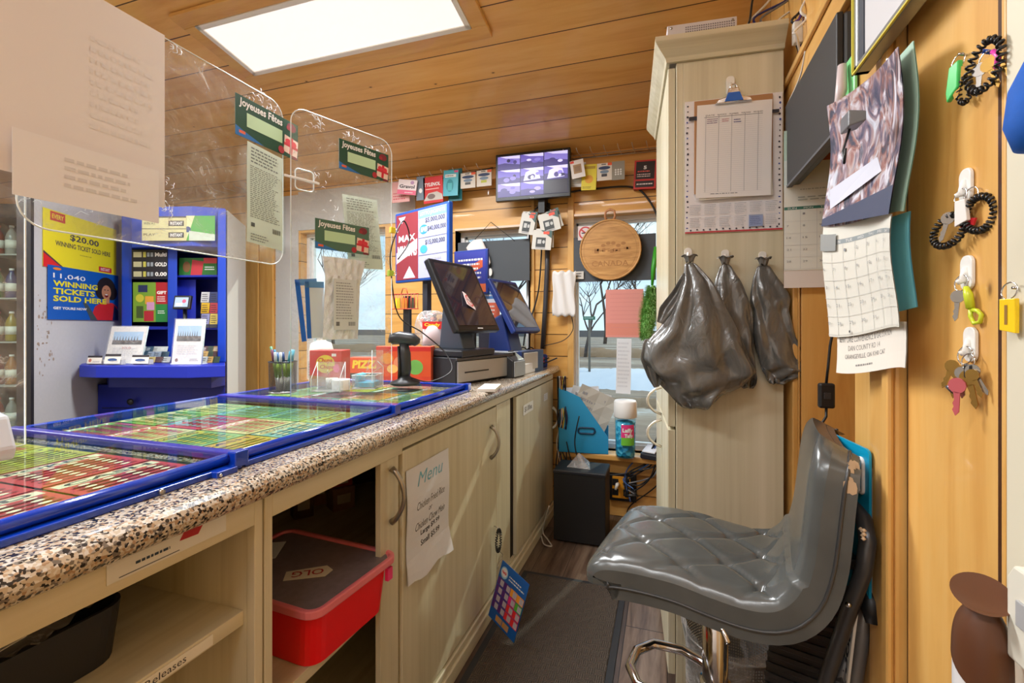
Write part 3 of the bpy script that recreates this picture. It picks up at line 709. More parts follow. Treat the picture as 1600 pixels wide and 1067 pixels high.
def scuffs(par, spots, seed):
    rr = random.Random(seed); mb = MB()
    for (x, z, sx, sz, n) in spots:
        for i in range(n):
            a = rr.uniform(0, 3.1); l = rr.uniform(.004, .016); cx, cz = x+rr.uniform(-sx, sx), z+rr.uniform(-sz, sz)
            mb.tube([(cx, -.001, cz), (cx+l*math.cos(a), -.0022, cz+l*math.sin(a)), (cx+l*1.6*math.cos(a+.5), -.001, cz+l*1.6*math.sin(a+.5))], [.0004, .0008, .0003], m_crk, 4)
    o = mb.build('tape_crinkles', par); o['kind'] = 'stuff'; return o
scuffs(S1, [(.56, .49, .05, .03, 26), (.30, .50, .02, .012, 8), (.27, .12, .02, .05, 30), (.06, .06, .06, .02, 16)], 1)
scuffs(S2, [(.09, .90, .03, .02, 22), (.22, .895, .03, .015, 12), (.32, .88, .04, .01, 14), (.2, .62, .08, .05, 12), (.1, .72, .03, .03, 10)], 2)
# pass-through bracket on the tall guard
def onS2(x, y, off=0.0):
    d = (SP1-SP0).normalized(); nrm = Vector((d.y, -d.x, 0)); p0 = SP0+nrm*off
    a = P(x, y, D=1.0)-Vector((0, 0, CAM_H)); t = (p0.x*nrm.x+p0.y*nrm.y)/(a.x*nrm.x+a.y*nrm.y)
    return Vector((0, 0, CAM_H))+a*t
def rS2(x0, y0, x1, y1, off=0.0):
    c = onS2((x0+x1)/2, (y0+y1)/2, off); wv = (onS2(x1, (y0+y1)/2, off)-onS2(x0, (y0+y1)/2, off)).length
    return c, wv, (y1-y0)*depth(c)/FOC, a2_
c, w_, h_, rz = rS2(462, 266, 490, 298, .004)
br = thing('bracket', 'clear plastic bracket with white strip on the tall guard', 'bracket', c, rz)
MB().tube([(x, 0, z) for x, z in rrect(-w_/2, -h_/2, w_/2, h_/2, .012)], .0022, m_edge, 6, True).build('loop', br)
MB().box((-.01, -.004, 0), (w_*1.9, .004, .008), C(230, 232, 232, .2)).build('strip', br, bevel=.0015)
# notices on the guard
c, w_, h_, rz = wr(22, 8, 237, 232, X=-1.155)
s = sheet('notice', .31, .42, C(222, 214, 210, .8), [('tx', .5, .3, .92, .8, C(216, 209, 206), 9)], None, (-1.160, .70, 1.675), R(90), thick=.0006)
s.location.y = (P(18, 100, X=-1.16).y+P(237, 100, X=-1.16).y)/2
s.scale = (1, 1, 1); tag(s, 'large blank white sheet taped on the upper guard', 'notice')
c, w_, h_, rz = wr(42, 222, 254, 310, X=-1.150)
s = sheet('notice', w_, .125, C(226, 220, 218, .8), [('tx', .3, .25, .85, .8, C(206, 200, 198), 4)], None, (-1.150, c.y, 1.485), R(90), thick=.0006)
tag(s, 'wide white sheet hanging just below the large blank one', 'notice')
def joy(loc, w, h, rz, label, fade=0):
    G1 = C(30, 74, 52, .35) if not fade else C(70, 104, 84, .4)
    return tag(sheet('greeting_card', w, h, G1, [
      ('p', [(0, 0), (.42, 0), (.12, .16), (0, .24)], C(38, 108, 176, .4)), ('r', .05, .08, .14, .15, C(220, 90, 40)), ('r', .16, .30, .72, .64, C(186, 216, 172, .5)),
      ('t', .05, .70, .72, .95, WHITE, 'Joyeuses Fêtes', dict(bold=.025, shear=.05)), ('e', .88, .84, .08, .12, C(120, 22, 34)), ('e', .83, .80, .04, .06, C(150, 30, 40)),
      ('p', [(.74, .12), (.98, .06), (1.0, .52), (.76, .58)], C(226, 196, 178)), ('p', [(.84, .1), (.89, .09), (.91, .55), (.86, .56)], C(200, 26, 44)), ('p', [(.75, .30), (.99, .26), (.99, .34), (.75, .38)], C(200, 26, 44)),
      ('e', .82, .42, .05, .08, C(214, 40, 56)), ('e', .92, .40, .05, .08, C(214, 40, 56)), ('e', .70, .12, .05, .1, C(170, 30, 44)), ('e', .93, .04, .06, .04, C(120, 20, 36))], None, loc, rz, thick=.0012), label, 'card')
c, w_, h_, rz = wr(374, 166, 464, 239, X=-1.160); joy((c.x+.003, c.y, c.z), w_, h_*.82, rz, 'green Joyeuses Fêtes card where the two guards meet, highest of three')
c, w_, h_, rz = rS2(533, 226, 607, 278, .006); joy(c, w_, h_*.86, rz, 'green Joyeuses Fêtes card near the right corner of the tall guard')
c, w_, h_, rz = rS2(495, 346, 578, 396, .05); joy(c, w_, h_*.9, rz+.0, 'faded green Joyeuses Fêtes card, lowest of three, above the foil pouch', 1)
# hanging receipts
def slip(x0, y0, x1, y1, fn, off, label, tilt=0):
    c, w, h, rz = fn(x0, y0, x1, y1, off)
    t = thing('paper_slip', label, 'paper', c, (0, tilt, rz))
    sheet('sheet', w, h, C(218, 220, 208, .8), [('tx', .1, .80, .92, .97, C(120, 120, 118), 5), ('tx', .08, .25, .93, .78, C(136, 138, 132), 26), ('tx', .1, .02, .6, .1, C(140, 140, 138), 3), ('x', .70, .15, .92, .20, INK, 9, .012), ('r', .1, .16, .2, .20, C(90, 90, 90))], t, nx=3, nz=8, warp=lambda v: (v.x, v.y+.01*math.sin(v.z*9), v.z))
    MB().grid(lambda u, v: ((u-.5)*w*1.12, -.006+.01*math.sin((v-.5)*h*9)*1.0, (v-.5)*h*1.06), 3, 8, m_glass).build('clear_sleeve', t, recalc=False)
    return t
slip(388, 232, 441, 386, lambda a, b, c_, d, o: wr(a, b, c_, d, X=-1.17+o), .025, 'long printed ticket slip in a clear sleeve below the highest card', R(4))
slip(541, 308, 594, 420, rS2, -.008, 'crumpled printed slip behind the tall guard', R(-3))
# foil pouch
c, w_, h_, rz = rS2(500, 404, 570, 530, .045)
def foil(u, v):
    a = (v-.5)*h_; ww = w_*(.78+.32*max(0, v-.75)*2.2); rr_ = math.sin(u*23+v*11)*math.sin(v*31-u*7)
    ridge = abs(math.sin(u*16+v*5))*.006 if v > .72 else 0
    return ((u-.5)*ww+(v-.5)*.012, -.012*math.sin(math.pi*u)*(1-.4*v)-.003*rr_*(1 if .1 < u < .9 else .4)-ridge, a)
t = thing('foil_pouch', 'crumpled silver foil pouch hanging on the tall guard', 'pouch', c, rz)
g_ = G('silver_foil'); g_.set(**{'Base Color': rgb((222, 224, 226)), 'Metallic': .0, 'Roughness': .22}); g_.bump(g_.noise(g_.mapped((40, 40, 40)), 1, 4, .6, 1.2), .8, .006)
mb = MB().grid(foil, 24, 36, g_.m); mb.grid(lambda u, v: (foil(u, v)[0], .012*math.sin(math.pi*u), foil(u, v)[2]), 24, 36, g_.m); mb.build('pouch_body', t)
sheet('label', w_*.5, h_*.62, C(205, 207, 205, .4, .0), [('tx', .1, .2, .9, .95, C(150, 150, 150), 14), ('x', .65, .08, .92, .16, INK, 7, .02), ('r', .1, .08, .25, .16, C(110, 110, 110))], t, (0, -.017, -.02), thick=.0005)
# blue edged plastic sachets
for i, (x0, y0, x1, y1, tl) in enumerate([(466, 436, 500, 532, -.12), (478, 440, 508, 528, -.05)]):
    c, w_, h_, rz = rS2(x0, y0, x1, y1, .03+.008*i)
    t = thing('sachet', ['clear sachet with bright blue edge left of the foil pouch', 'second clear sachet tucked behind the foil pouch'][i], 'sachet', c, (0, tl, rz))
    MB().rect(-w_/2, -h_/2, w_/2, h_/2, 0, C(205, 214, 222, .25) if i else m_film).build('film', t, recalc=False)
    m = MB(); m.rect(-w_/2, -h_/2, -w_/2+w_*.22, h_/2, -.001, C(20, 96, 190, .3)); m.rect(-w_/2, h_/2-.02, w_/2, h_/2, -.001, C(90, 140, 190, .3)); m.build('blue_edge', t, recalc=False)
# binder clips on the guard edge and black wire
for i, (x, y, cc, lab) in enumerate([(614, 360, (236, 208, 30), 'yellow binder clip on the right edge of the tall guard'), (611, 427, (176, 206, 60), 'lime green binder clip below the yellow one')]):
    p = onS2(x, y, .0); t = thing('binder_clip', lab, 'clip', p, a2_)
    MB().prism_y([(-.014, -.012), (.008, -.010), (.010, .010), (-.012, .012)], -.008, .008, C(*cc, .4)).build('clip_body', t, bevel=.002)
    MB().tube([(.008, -.004, .004), (.022, -.002, .009), (.028, 0, .002), (.022, .002, -.006), (.008, .004, -.003)], .0012, CHROME, 6).build('wire_arm', t)
def wire(name, pts, r, mat, label, cat='cable', parent=None, res=8):
    """smooth cable through points"""
    pts = [Vector(p) for p in pts]; out = []
    for i in range(len(pts)-1):
        p0 = pts[max(0, i-1)]; p1 = pts[i]; p2 = pts[i+1]; p3 = pts[min(len(pts)-1, i+2)]
        for k in range(res):
            t = k/res; t2 = t*t; t3 = t2*t
            out.append(.5*((2*p1)+(-p0+p2)*t+(2*p0-5*p1+4*p2-p3)*t2+(-p0+3*p1-3*p2+p3)*t3))
    out.append(pts[-1]); o = MB().tube(out, r, mat, 6).build(name, parent)
    return tag(o, label, cat) if label else o
# ================= ON THE GLASS =================
ZG = TOP+.0272
pc = thing('pen_cup', 'round black wire mesh cup of pens on the glass tray', 'pen cup', P(442, 613, Z=ZG))
g_ = G('wire_mesh'); xyz = g_.sep(g_.n('ShaderNodeTexCoord').outputs['Object'])
ang_ = g_.math('ARCTAN2', xyz[1], xyz[0])
dd_ = g_.math('MAXIMUM', g_.math('ABSOLUTE', g_.math('SINE', g_.math('ADD', g_.math('MULTIPLY', ang_, 22.0), g_.math('MULTIPLY', xyz[2], 700.0)))), g_.math('ABSOLUTE', g_.math('SINE', g_.math('SUBTRACT', g_.math('MULTIPLY', ang_, 22.0), g_.math('MULTIPLY', xyz[2], 700.0)))))
al = g_.math('GREATER_THAN', dd_, .88); g_.set(**{'Base Color': rgb((60, 60, 64)), 'Metallic': .6, 'Roughness': .35}); g_.l(al, g_.p.inputs['Alpha'])
m = MB(); m.lathe([(.043, .002), (.044, .105)], g_.m, 40); m.f = m.f[1:-1] if False else m.f
mm = MB()
for i_ in range(40):
    a0 = 2*math.pi*i_/40; a1 = 2*math.pi*(i_+1)/40
    mm.add([(.043*math.cos(a0), .043*math.sin(a0), .003), (.043*math.cos(a1), .043*math.sin(a1), .003), (.0445*math.cos(a1), .0445*math.sin(a1), .105), (.0445*math.cos(a0), .0445*math.sin(a0), .105)], [(0, 1, 2, 3)], g_.m, None, True)
mm.build('mesh_wall', pc, recalc=False)
MB().tube([(.0445*math.cos(2*math.pi*i/32), .0445*math.sin(2*math.pi*i/32), .106) for i in range(32)], .002, C(60, 60, 64, .3, .7), 6, True).build('rim', pc)
MB().lathe([(.001, 0), (.044, 0), (.045, .002), (.043, .006), (.001, .006)], C(150, 150, 150, .3, .7), 32).build('base', pc)
pen_c = [(60, 150, 170), (70, 110, 160), (200, 205, 210), (80, 160, 180), (110, 60, 90), (60, 140, 160), (30, 60, 110), (190, 200, 205), (90, 150, 170), (40, 120, 150), (26, 120, 70)]
pen_lab = ['teal striped pen at the back of the mesh cup', 'slate blue pen at the right of the mesh cup', 'pale grey pen leaning in the mesh cup', 'light teal pen in the middle of the mesh cup', 'plum coloured pen in the mesh cup', 'sea blue pen by the cup rim', 'navy pen in the mesh cup', 'silvery pen behind the navy one in the mesh cup', 'dusty teal pen in the mesh cup', 'deep teal pen at the front of the mesh cup', 'tallest pen with a green end leaning left in the mesh cup']
for i, cc in enumerate(pen_c):
    a = i*2.4; r0 = .018; x0, y0 = r0*math.cos(a), r0*math.sin(a); x1, y1 = .034*math.cos(a+.5), .034*math.sin(a+.5)
    ht = .135+.006*math.sin(i*5)
    if i == 10: x1, y1, ht = -.04, -.012, .150
    o = thing('pen', pen_lab[i], 'pen', (pc.location.x, pc.location.y, pc.location.z+.007), 0, 'pens in the mesh cup')
    MB().cyl((x0, y0, 0), (x0+(x1-x0)*.35, y0+(y1-y0)*.35, ht*.35), .0042, C(214, 216, 206, .4), 8).build('grip', o)
    MB().cyl((x0+(x1-x0)*.35, y0+(y1-y0)*.35, ht*.35), (x0+(x1-x0)*.7, y0+(y1-y0)*.7, ht*.7), .0044, C(150, 176, 70, .4), 8).build('barrel', o)
    MB().cyl((x0+(x1-x0)*.7, y0+(y1-y0)*.7, ht*.7), (x1, y1, ht), .0044, C(*cc, .4), 8).build('cap', o)
# Chupa box
def pbox(name, base, sx, sy, sz, rz, mat, front, label, cat, els_w=None):
    t = thing(name, label, cat, base, rz)
    MB().bx(-sx/2, sx/2, -sy/2, sy/2, 0, sz, mat).build('box', t, bevel=.002)
    if front: sheet('printed_front', sx*.99, sz*.98, front[0], front[1], t, (0, -sy/2-.0012, sz/2), 0, thick=.0008)
    return t
p = P(505, 603, Z=ZG)
t = pbox('candy_box', p+Vector((0, .04, 0)), .125, .08, .135, .25, C(206, 46, 40, .5), (C(206, 52, 52, .4), [('e', .5, .62, .3, .26, C(230, 200, 60)), ('e', .38, .55, .12, .14, C(230, 200, 60)), ('e', .62, .72, .12, .12, C(230, 200, 60)),
   ('t', .27, .62, .73, .80, C(196, 30, 40), 'Chupa', dict(bold=.03, shear=.1)), ('t', .33, .45, .76, .60, C(196, 30, 40), 'Chups', dict(bold=.03, shear=.1)), ('r', .70, .84, .84, .92, WHITE), ('p', [(0, 0), (1, 0), (1, .2), (0, .3)], C(170, 120, 90)), ('e', .85, .5, .1, .12, C(236, 90, 140))]), 'red lollipop box with yellow flower logo behind the clear holder', 'candy box')
# clear brochure holder
h = thing('clear_holder', 'empty clear acrylic card holder left of the white tape roll', 'holder', P(512, 611, Z=ZG), .3)
m = MB()
for (a_, b_, c_, d_, e_, f_) in ((-.05, .05, .03, .033, 0, .10), (-.05, .05, -.02, -.017, 0, .045), (-.05, .05, -.02, .033, 0, .003)): m.bx(a_, b_, c_, d_, e_, f_, m_acr)
m.build('panels', h)
m = MB()
for s_ in (-.05, .05): m.tube([(s_, .032, .10), (s_, .032, 0), (s_, -.02, 0), (s_, -.02, .045), (s_, .032, .10)], .0012, m_edge, 5)
m.build('edges', h)
o = MB().lathe([(.013, 0), (.030, 0), (.031, .002), (.031, .036), (.030, .038), (.013, .038), (.013, 0)], C(238, 238, 236, .5), 32).build('tape_roll', loc=P(533, 609, Z=ZG)); tag(o, 'white roll of paper tape standing on the glass', 'roll')
o = MB().lathe([(.013, 0), (.022, 0), (.022, .034), (.013, .034), (.013, 0)], C(214, 210, 202, .6), 24).build('tape_roll', loc=P(513, 606, Z=ZG)+Vector((0, .02, 0))); tag(o, 'smaller cream roll just left of the white roll', 'roll')
# clear tray with blue tubs
t = thing('clear_box', 'clear square box holding blue sticks and a wooden stick', 'box', P(574, 606, Z=ZG), .28)
m = MB(); sx, sy, sz = .085, .085, .05
for (a_, b_, c_, d_) in ((-sx/2, sx/2, -sy/2, -sy/2+.002), (-sx/2, sx/2, sy/2-.002, sy/2), (-sx/2, -sx/2+.002, -sy/2, sy/2), (sx/2-.002, sx/2, -sy/2, sy/2)): m.bx(a_, b_, c_, d_, 0, sz, m_acr)
m.bx(-sx/2, sx/2, -sy/2, sy/2, 0, .003, m_edge); m.build('walls', t)
MB().tube([(-sx/2, -sy/2, sz), (sx/2, -sy/2, sz), (sx/2, sy/2, sz), (-sx/2, sy/2, sz)], .0012, m_edge, 5, True).build('rim', t)
o = MB().box((0, 0, .012), (.07, .07, .018), C(60, 170, 200, .5)).box((-.025, 0, .035), (.016, .06, .03), C(96, 190, 214, .5), None, (0, .3, 0)).build('blue_pads', loc=t.location+Vector((0, 0, .004)), rot=.28, bevel=.003); tag(o, 'bright blue pads inside the clear square box', 'pads')
o = MB().box((0, 0, 0), (.10, .010, .0022), C(214, 180, 130, .6)).build('wooden_stick', loc=t.location+Vector((.012, -.0, .052)), rot=(0, -.55, .28), bevel=.001); tag(o, 'flat wooden stick poking out of the clear box', 'stick')
# tall clear divider in front
t = thing('clear_stand', 'tall clear acrylic sign stand in front of the scanner', 'stand', P(590, 607, Z=ZG), .4)
MB().bx(-.02, .02, 0, .002, 0, .14, m_acr).build('upright', t); MB().tube([(-.02, 0, .14), (-.02, 0, 0), (.02, 0, 0), (.02, 0, .08), (0, 0, .1)], .0012, m_edge, 5).build('edge', t)
# pizza gummy boxes + carton
p = P(590, 600, Z=ZG); cx_ = Vector((-1.17, 1.86, TOP))
for i, (dx, z0, sx, sz, base, els, lab) in enumerate([
   (-.11, 0.0, .22, .11, C(224, 76, 34, .4), [('t', .06, .55, .72, .9, C(240, 214, 50), 'PIZZA', dict(bold=.05, shear=.1)), ('r', 0, 0, 1, .35, C(60, 50, 56)), ('p', [(.75, .4), (.95, .4), (.85, .9)], C(236, 190, 80))], 'orange and red PIZZA gummy candy box beside the scanner'),
   (.07, .0, .25, .165, C(230, 90, 44, .4), [('r', 0, .88, 1, 1, C(214, 40, 34)), ('e', .2, .68, .12, .15, C(240, 150, 50)), ('e', .45, .55, .13, .2, C(236, 150, 110)), ('e', .72, .45, .14, .2, C(120, 190, 90)), ('r', 0, .0, 1, .2, C(220, 70, 40)), ('e', .3, .4, .1, .12, C(250, 200, 110))], 'taller orange candy display box with gummy pictures behind the scanner')]):
    t = pbox('candy_box', (cx_.x+dx, cx_.y-.03*i-.01, TOP), sx, .06, sz, .2, C(206, 84, 50, .5), (base, els), lab, 'candy box')
def ziptop(name, p, w, h, rz, topc, pic, label, txt1):
    t = thing(name, label, 'packet', p, rz)
    mb = MB(); f = lambda u, v, s: ((u-.5)*w, s*.018*math.sin(math.pi*u)**.6*math.sin(math.pi*v)**.5, v*h)
    mb.grid(lambda u, v: f(u, v, -1), 10, 10, C(*pic, .3)); mb.grid(lambda u, v: f(u, v, 1), 10, 10, C(*pic, .3)); mb.build('bag', t)
    sheet('printed_header', w*.96, h*.32, C(*topc, .3), [('t', .1, .25, .9, .8, C(250, 220, 60), txt1, dict(bold=.04))], t, (0, -.012, h*.84), 0, thick=.0006)
    return t
ziptop('candy_packet', (-1.05, 1.98, TOP+.165), .10, .11, .2, (214, 36, 40), (232, 222, 226), 'white and red candy packet above the orange display box', 'Candy')
def clearbag(name, p, sx, sy, sz, seed, cols, label):
    t = thing(name, label, 'bag', p); rr = random.Random(seed)
    MB().grid(lambda u, v: (sx*math.cos(u*6.283)*math.sin(math.pi*v)**.6*(1+.06*math.sin(u*25)), sy*math.sin(u*6.283)*math.sin(math.pi*v)**.6*(1+.06*math.cos(u*31)), sz*(1-math.cos(math.pi*v))/2), 32, 14, m_film).build('clear_wrap', t)
    for i in range(24):
        a = rr.uniform(0, 6.28); q = rr.uniform(.2, .8); r_ = rr.uniform(.2, .75)*math.sin(math.pi*q)**.6
        o = MB().lathe([(.001, -.011), (.009, -.007), (.012, 0), (.009, .007), (.001, .011)], C(*rr.choice(cols), .3), 8, c=(0, 0, 0)).build('wrapped_candy', loc=(p[0]+sx*r_*math.cos(a), p[1]+sy*r_*math.sin(a), p[2]+max(.012, sz*(1-math.cos(math.pi*q))/2)), rot=(a, q*3, 0))
        tag(o, 'wrapped candy inside the clear bag behind the touch screen' if seed == 5 else 'wrapped candy inside the second clear bag', 'candy', 'wrapped candies in the clear bag')
    return t
_cb = P(674, 508, D=2.42)
clearbag('candy_bag', (_cb.x, _cb.y, TOP+.145), .085, .07, .19, 5, [(206, 90, 60), (226, 190, 150), (120, 60, 40), (200, 60, 60)], 'clear round bag of wrapped candies behind the touch screen')
o = MB().box((0, 0, .07), (.16, .13, .14), C(46, 40, 38, .6)).build('carton_tray', loc=(_cb.x, _cb.y, TOP), bevel=.003); tag(o, 'dark low carton tray under the candy bag', 'tray')
# sanitiser bottle further back
p = Vector((-1.42, 1.66, TOP))
t = thing('pump_bottle', 'large white pump sanitiser bottle behind the blue edged sachets', 'bottle', p)
MB().lathe([(.001, 0), (.045, 0), (.05, .01), (.05, .15), (.042, .18), (.02, .19), (.018, .2), (.001, .2)], C(236, 232, 222, .35), 24).build('bottle_body', t)
MB().lathe([(.001, .2), (.02, .2), (.02, .225), (.007, .228), (.007, .25), (.001, .25)], WHITE, 20).tube([(0, 0, .248), (-.02, -.01, .25), (-.045, -.02, .245)], .006, WHITE, 8).build('pump', t)
sheet('label', .05, .07, C(210, 206, 200, .5), [('tx', .1, .1, .9, .9, GREY, 5)], t, (.0, -.052, .07), 0)
# plastic dispenser at the left edge
t = thing('coin_dish', 'translucent white plastic holder on a black base at the left edge', 'holder', (-1.12, .455, ZG))
MB().prism_y([(-.10, 0), (.055, 0), (.062, .02), (.04, .075), (.01, .082), (-.10, .082)], -.04, .04, C(196, 202, 208, .15)).build('shell', t, bevel=.006)
MB().bx(-.1, .035, -.055, -.042, 0, .03, BLACK).build('base', t, bevel=.004)
# ================= TILL AREA =================
SC = C(48, 50, 54, .35); p = P(633, 601, Z=ZG)
t = thing('barcode_scanner', 'black handheld barcode scanner upright in its round base', 'scanner', p, R(10))
MB().lathe([(.001, 0), (.052, 0), (.058, .004), (.056, .012), (.03, .022), (.02, .034), (.001, .036)], SC, 28).build('stand_base', t)
MB().tube([(0, 0, .02), (.004, 0, .06), (.0, 0, .12), (-.006, 0, .165)], [.016, .02, .021, .017], SC, 14).build('grip', t)
m = MB(); m.tube([(-.062, 0, .172), (-.055, 0, .176), (-.02, 0, .182), (.03, 0, .176), (.05, 0, .164), (.055, 0, .160)], [.010, .022, .026, .024, .018, .006], SC, 14); m.build('scan_head', t)
MB().box((-.061, 0, .172), (.004, .03, .02), C(16, 16, 20, .1)).build('scan_window', t, bevel=.003)
MB().tube([(-.022, -.012, .15), (-.018, -.012, .06), (-.018, -.012, .02)], [.005, .006, .008], BLACK, 8).build('trigger', t)
wire('cable', [p+Vector((.02, 0, .03)), p+Vector((.09, .03, .012)), p+Vector((.15, .10, .05)), p+Vector((.10, .14, .12)), p+Vector((.02, .10, .20)), p+Vector((-.06, .05, .27)), onS2(611, 425, .004), onS2(612, 385, .004), onS2(630, 345, -.02)+Vector((0, 0, 0)), onS2(640, 375, -.04), onS2(622, 405, -.03)], .0028, BLACK, 'black coiled scanner cable looping up to the guard clips')
# cash drawer
pc_ = P(712, 603, Z=TOP)
ad = math.atan2(P(773, 597, Z=TOP).y-pc_.y, P(773, 597, Z=TOP).x-pc_.x)
ad = R(74)
cdw, cdd, cdh = .42, .36, .118
t = thing('cash_drawer', 'black and silver cash drawer under the touch screen till', 'cash drawer', pc_, ad)
# local x along front (away), y into counter
MB().bx(0, cdw, 0, cdd, 0.006, cdh, C(30, 31, 36, .5, var=.05)).build('case', t, bevel=.003)
f = MB().bx(.006, cdw-.05, -.008, 0, .012, cdh-.016, C(170, 170, 172, .35, .4)).build('drawer_front', t, bevel=.002)
MB().bx(.05, .22, -.0095, -.007, .05, .056, BLACK).build('cheque_slot', f)
MB().cyl((cdw-.025, -.004, .045), (cdw-.025, .001, .045), .009, CHROME, 16).build('lock', t)
MB().bx(-.002, cdw, -.010, .0, cdh-.012, cdh, C(60, 60, 64, .4)).build('top_lip', t, bevel=.002)
for q in ((.03, .03), (.33, .03), (.03, .33), (.33, .33)): MB().cyl((q[0], q[1], 0), (q[0], q[1], .007), .01, BLACK, 10).build('foot', t)
# touch screen till
def screen_unit(name, label, nb, fb_, h, tilt, frame, img, par_base):
    """nb near-bottom corner, fb far-bottom corner; leans back by tilt"""
    d = (fb_-nb); wv = d.length; az = math.atan2(d.y, d.x)
    t = thing(name, label, 'screen', (nb+fb_)/2, az)
    cth, sth = math.cos(tilt), math.sin(tilt)
    M = Matrix(((1, 0, 0, 0), (0, cth, sth, 0), (0, -sth, cth, 0), (0, 0, 0, 1)))
    # local z' runs up the screen leaning back (+y)
    def W(v): return Vector((v.x, v.y*cth+v.z*sth, -v.y*sth+v.z*cth))
    m = MB().bx(-wv/2, wv/2, 0, .034, 0, h, frame); m.warp(W); m.build('housing', t, bevel=.008)
    m = MB().bx(-wv/2+.022, wv/2-.022, -.0016, .0, .026, h-.022, img); m.warp(W); sc_ = m.build('screen', t)
    m = MB().bx(-wv/2+.05, wv/2-.05, .034, .06, .04, h-.05, frame); m.warp(W); m.build('rear_housing', t, bevel=.01)
    m = MB().txt('Posiflex', -.012, .007, .024, .008, -.0022, WHITE, .01) if False else None
    return t, W, wv
nb = P(720, 515, Y=1.90); nb = P(716, 517, X=-.83); fb_ = Vector((nb.x+.07, nb.y+.33, nb.z))
g_ = G('dark_glass_screen'); g_.set(**{'Base Color': rgb((44, 40, 50)), 'Roughness': .06}); g_.p.inputs['Coat Weight'].default_value = .8
m_scr = g_.m
T1, W1f, wv1 = screen_unit('touch_screen_till', 'large black touch screen till tilted back over the cash drawer', nb, fb_, .36, R(27), C(26, 26, 30, .3), m_scr, None)
m = sheet('no_smoking_sticker', .075, .075, C(226, 208, 206, .5), [('o', .5, .5, .33, .42, C(196, 70, 70)), ('p', [(.22, .68), (.28, .74), (.78, .32), (.72, .26)], C(196, 70, 70)), ('r', .25, .47, .75, .54, C(60, 60, 60))], None)
m.parent = T1; v = W1f(Vector((.0, -.004, .15))); m.location = v; m.rotation_euler = (-R(33)+0, 0, 0)
m.rotation_euler = (-R(33), R(20), 0)
base = T1.location.copy()
m = MB(); m.prism_x([(.06, -base.z+TOP+cdh+.03), (.20, -base.z+TOP+cdh+.03), (.18, .10), (.12, .12)], -.05, .05, C(60, 70, 84, .4)); m.build('stand_neck', T1, bevel=.006)
MB().bx(-.14, .12, -.0, .24, -base.z+TOP+cdh+.002, -base.z+TOP+cdh+.032, C(34, 36, 42, .4)).build('stand_foot', T1, bevel=.006)
MB().rect(-.02, .0, .02, .004, 0, WHITE).warp(lambda v: W1f(Vector((v.x, -.003, v.z+.009)))).build('maker_mark', T1, recalc=False)
# second, navy framed screen
nb2 = P(806, 518, X=-.76); fb2 = nb2+Vector((.06, .30, 0))
T2, W2f, wv2 = screen_unit('lottery_terminal', 'navy framed touch screen terminal behind the cash drawer', nb2, fb2, .34, R(30), C(20, 44, 110, .35), m_scr, None)
bz = T2.location.z
MB().prism_x([(.03, TOP-bz), (.22, TOP-bz), (.2, .06), (.12, .1)], -.10, .04, C(22, 44, 104, .4)).build('stand', T2, bevel=.01)
MB().bx(-.16, .10, -.04, .02, TOP-bz, TOP-bz+.12, C(30, 46, 90, .4)).bx(-.14, .02, -.045, -.04, TOP-bz+.02, TOP-bz+.11, C(196, 192, 186, .5)).build('front_support', T2, bevel=.006)
# thermal printer
pp = P(790, 598, Z=TOP)
t = thing('receipt_printer', 'grey and black receipt printer between the drawer and the white box', 'printer', pp+Vector((-.045, .24, 0)), R(84))
MB().prism_x([(-.03, 0), (.16, 0), (.16, .12), (.02, .12), (-.03, .085)], -.06, .08, C(40, 42, 46, .4)).build('case', t, bevel=.006)
MB().bx(-.055, .075, -.037, -.03, .005, .08, C(150, 154, 158, .35)).build('front_cover', t, bevel=.003)
MB().bx(-.05, .07, .0, .14, .1205, .124, C(176, 180, 184, .3)).box((.02, .02, .127), (.03, .02, .006), BLACK).build('lid', t, bevel=.002)
p = P(828, 588, Z=TOP)
t = thing('card_terminal_box', 'small white box with a blue end beside the printer', 'box', Vector((-.76, p.y+.12, TOP)), R(86))
MB().bx(-.04, .20, -.06, .07, 0, .055, C(232, 232, 234, .4)).build('white_body', t, bevel=.004)
MB().bx(-.13, -.04, -.055, .065, 0, .052, C(26, 50, 140, .4)).build('blue_end', t, bevel=.004)
t = thing('modem', 'blue network box with red labels in a tangle at the counter end', 'modem', Vector((-.80, 2.82, TOP)), R(20))
MB().bx(-.1, .09, -.05, .05, 0, .075, C(28, 60, 150, .5)).build('case', t, bevel=.006); MB().bx(-.06, -.02, -.052, -.05, .03, .06, C(200, 60, 50)).bx(.03, .07, -.052, -.05, .03, .06, C(200, 60, 50)).build('red_labels', t)
for i, dx in enumerate((-.06, 0, .05)):
    wire('cable', [t.location+Vector((dx, 0, .07)), t.location+Vector((dx-.05, -.03, .12)), t.location+Vector((dx-.09, 0, .08)), t.location+Vector((dx-.05, .04, .03)), t.location+Vector((dx+.02, -.06, .02)), t.location+Vector((dx+.12, -.05, .06))], .004, BLACK, ['black cable looped over the left of the blue modem', 'black cable looped over the middle of the blue modem', 'black cable looped over the right of the blue modem'][i])
o = MB().box((0, 0, .006), (.07, .16, .012), PAPER).build('note_pad', loc=(P(768, 607, Z=TOP).x, P(768, 607, Z=TOP).y-.02, TOP), rot=.2, bevel=.001); tag(o, 'white note pad at the foot of the cash drawer', 'note pad')
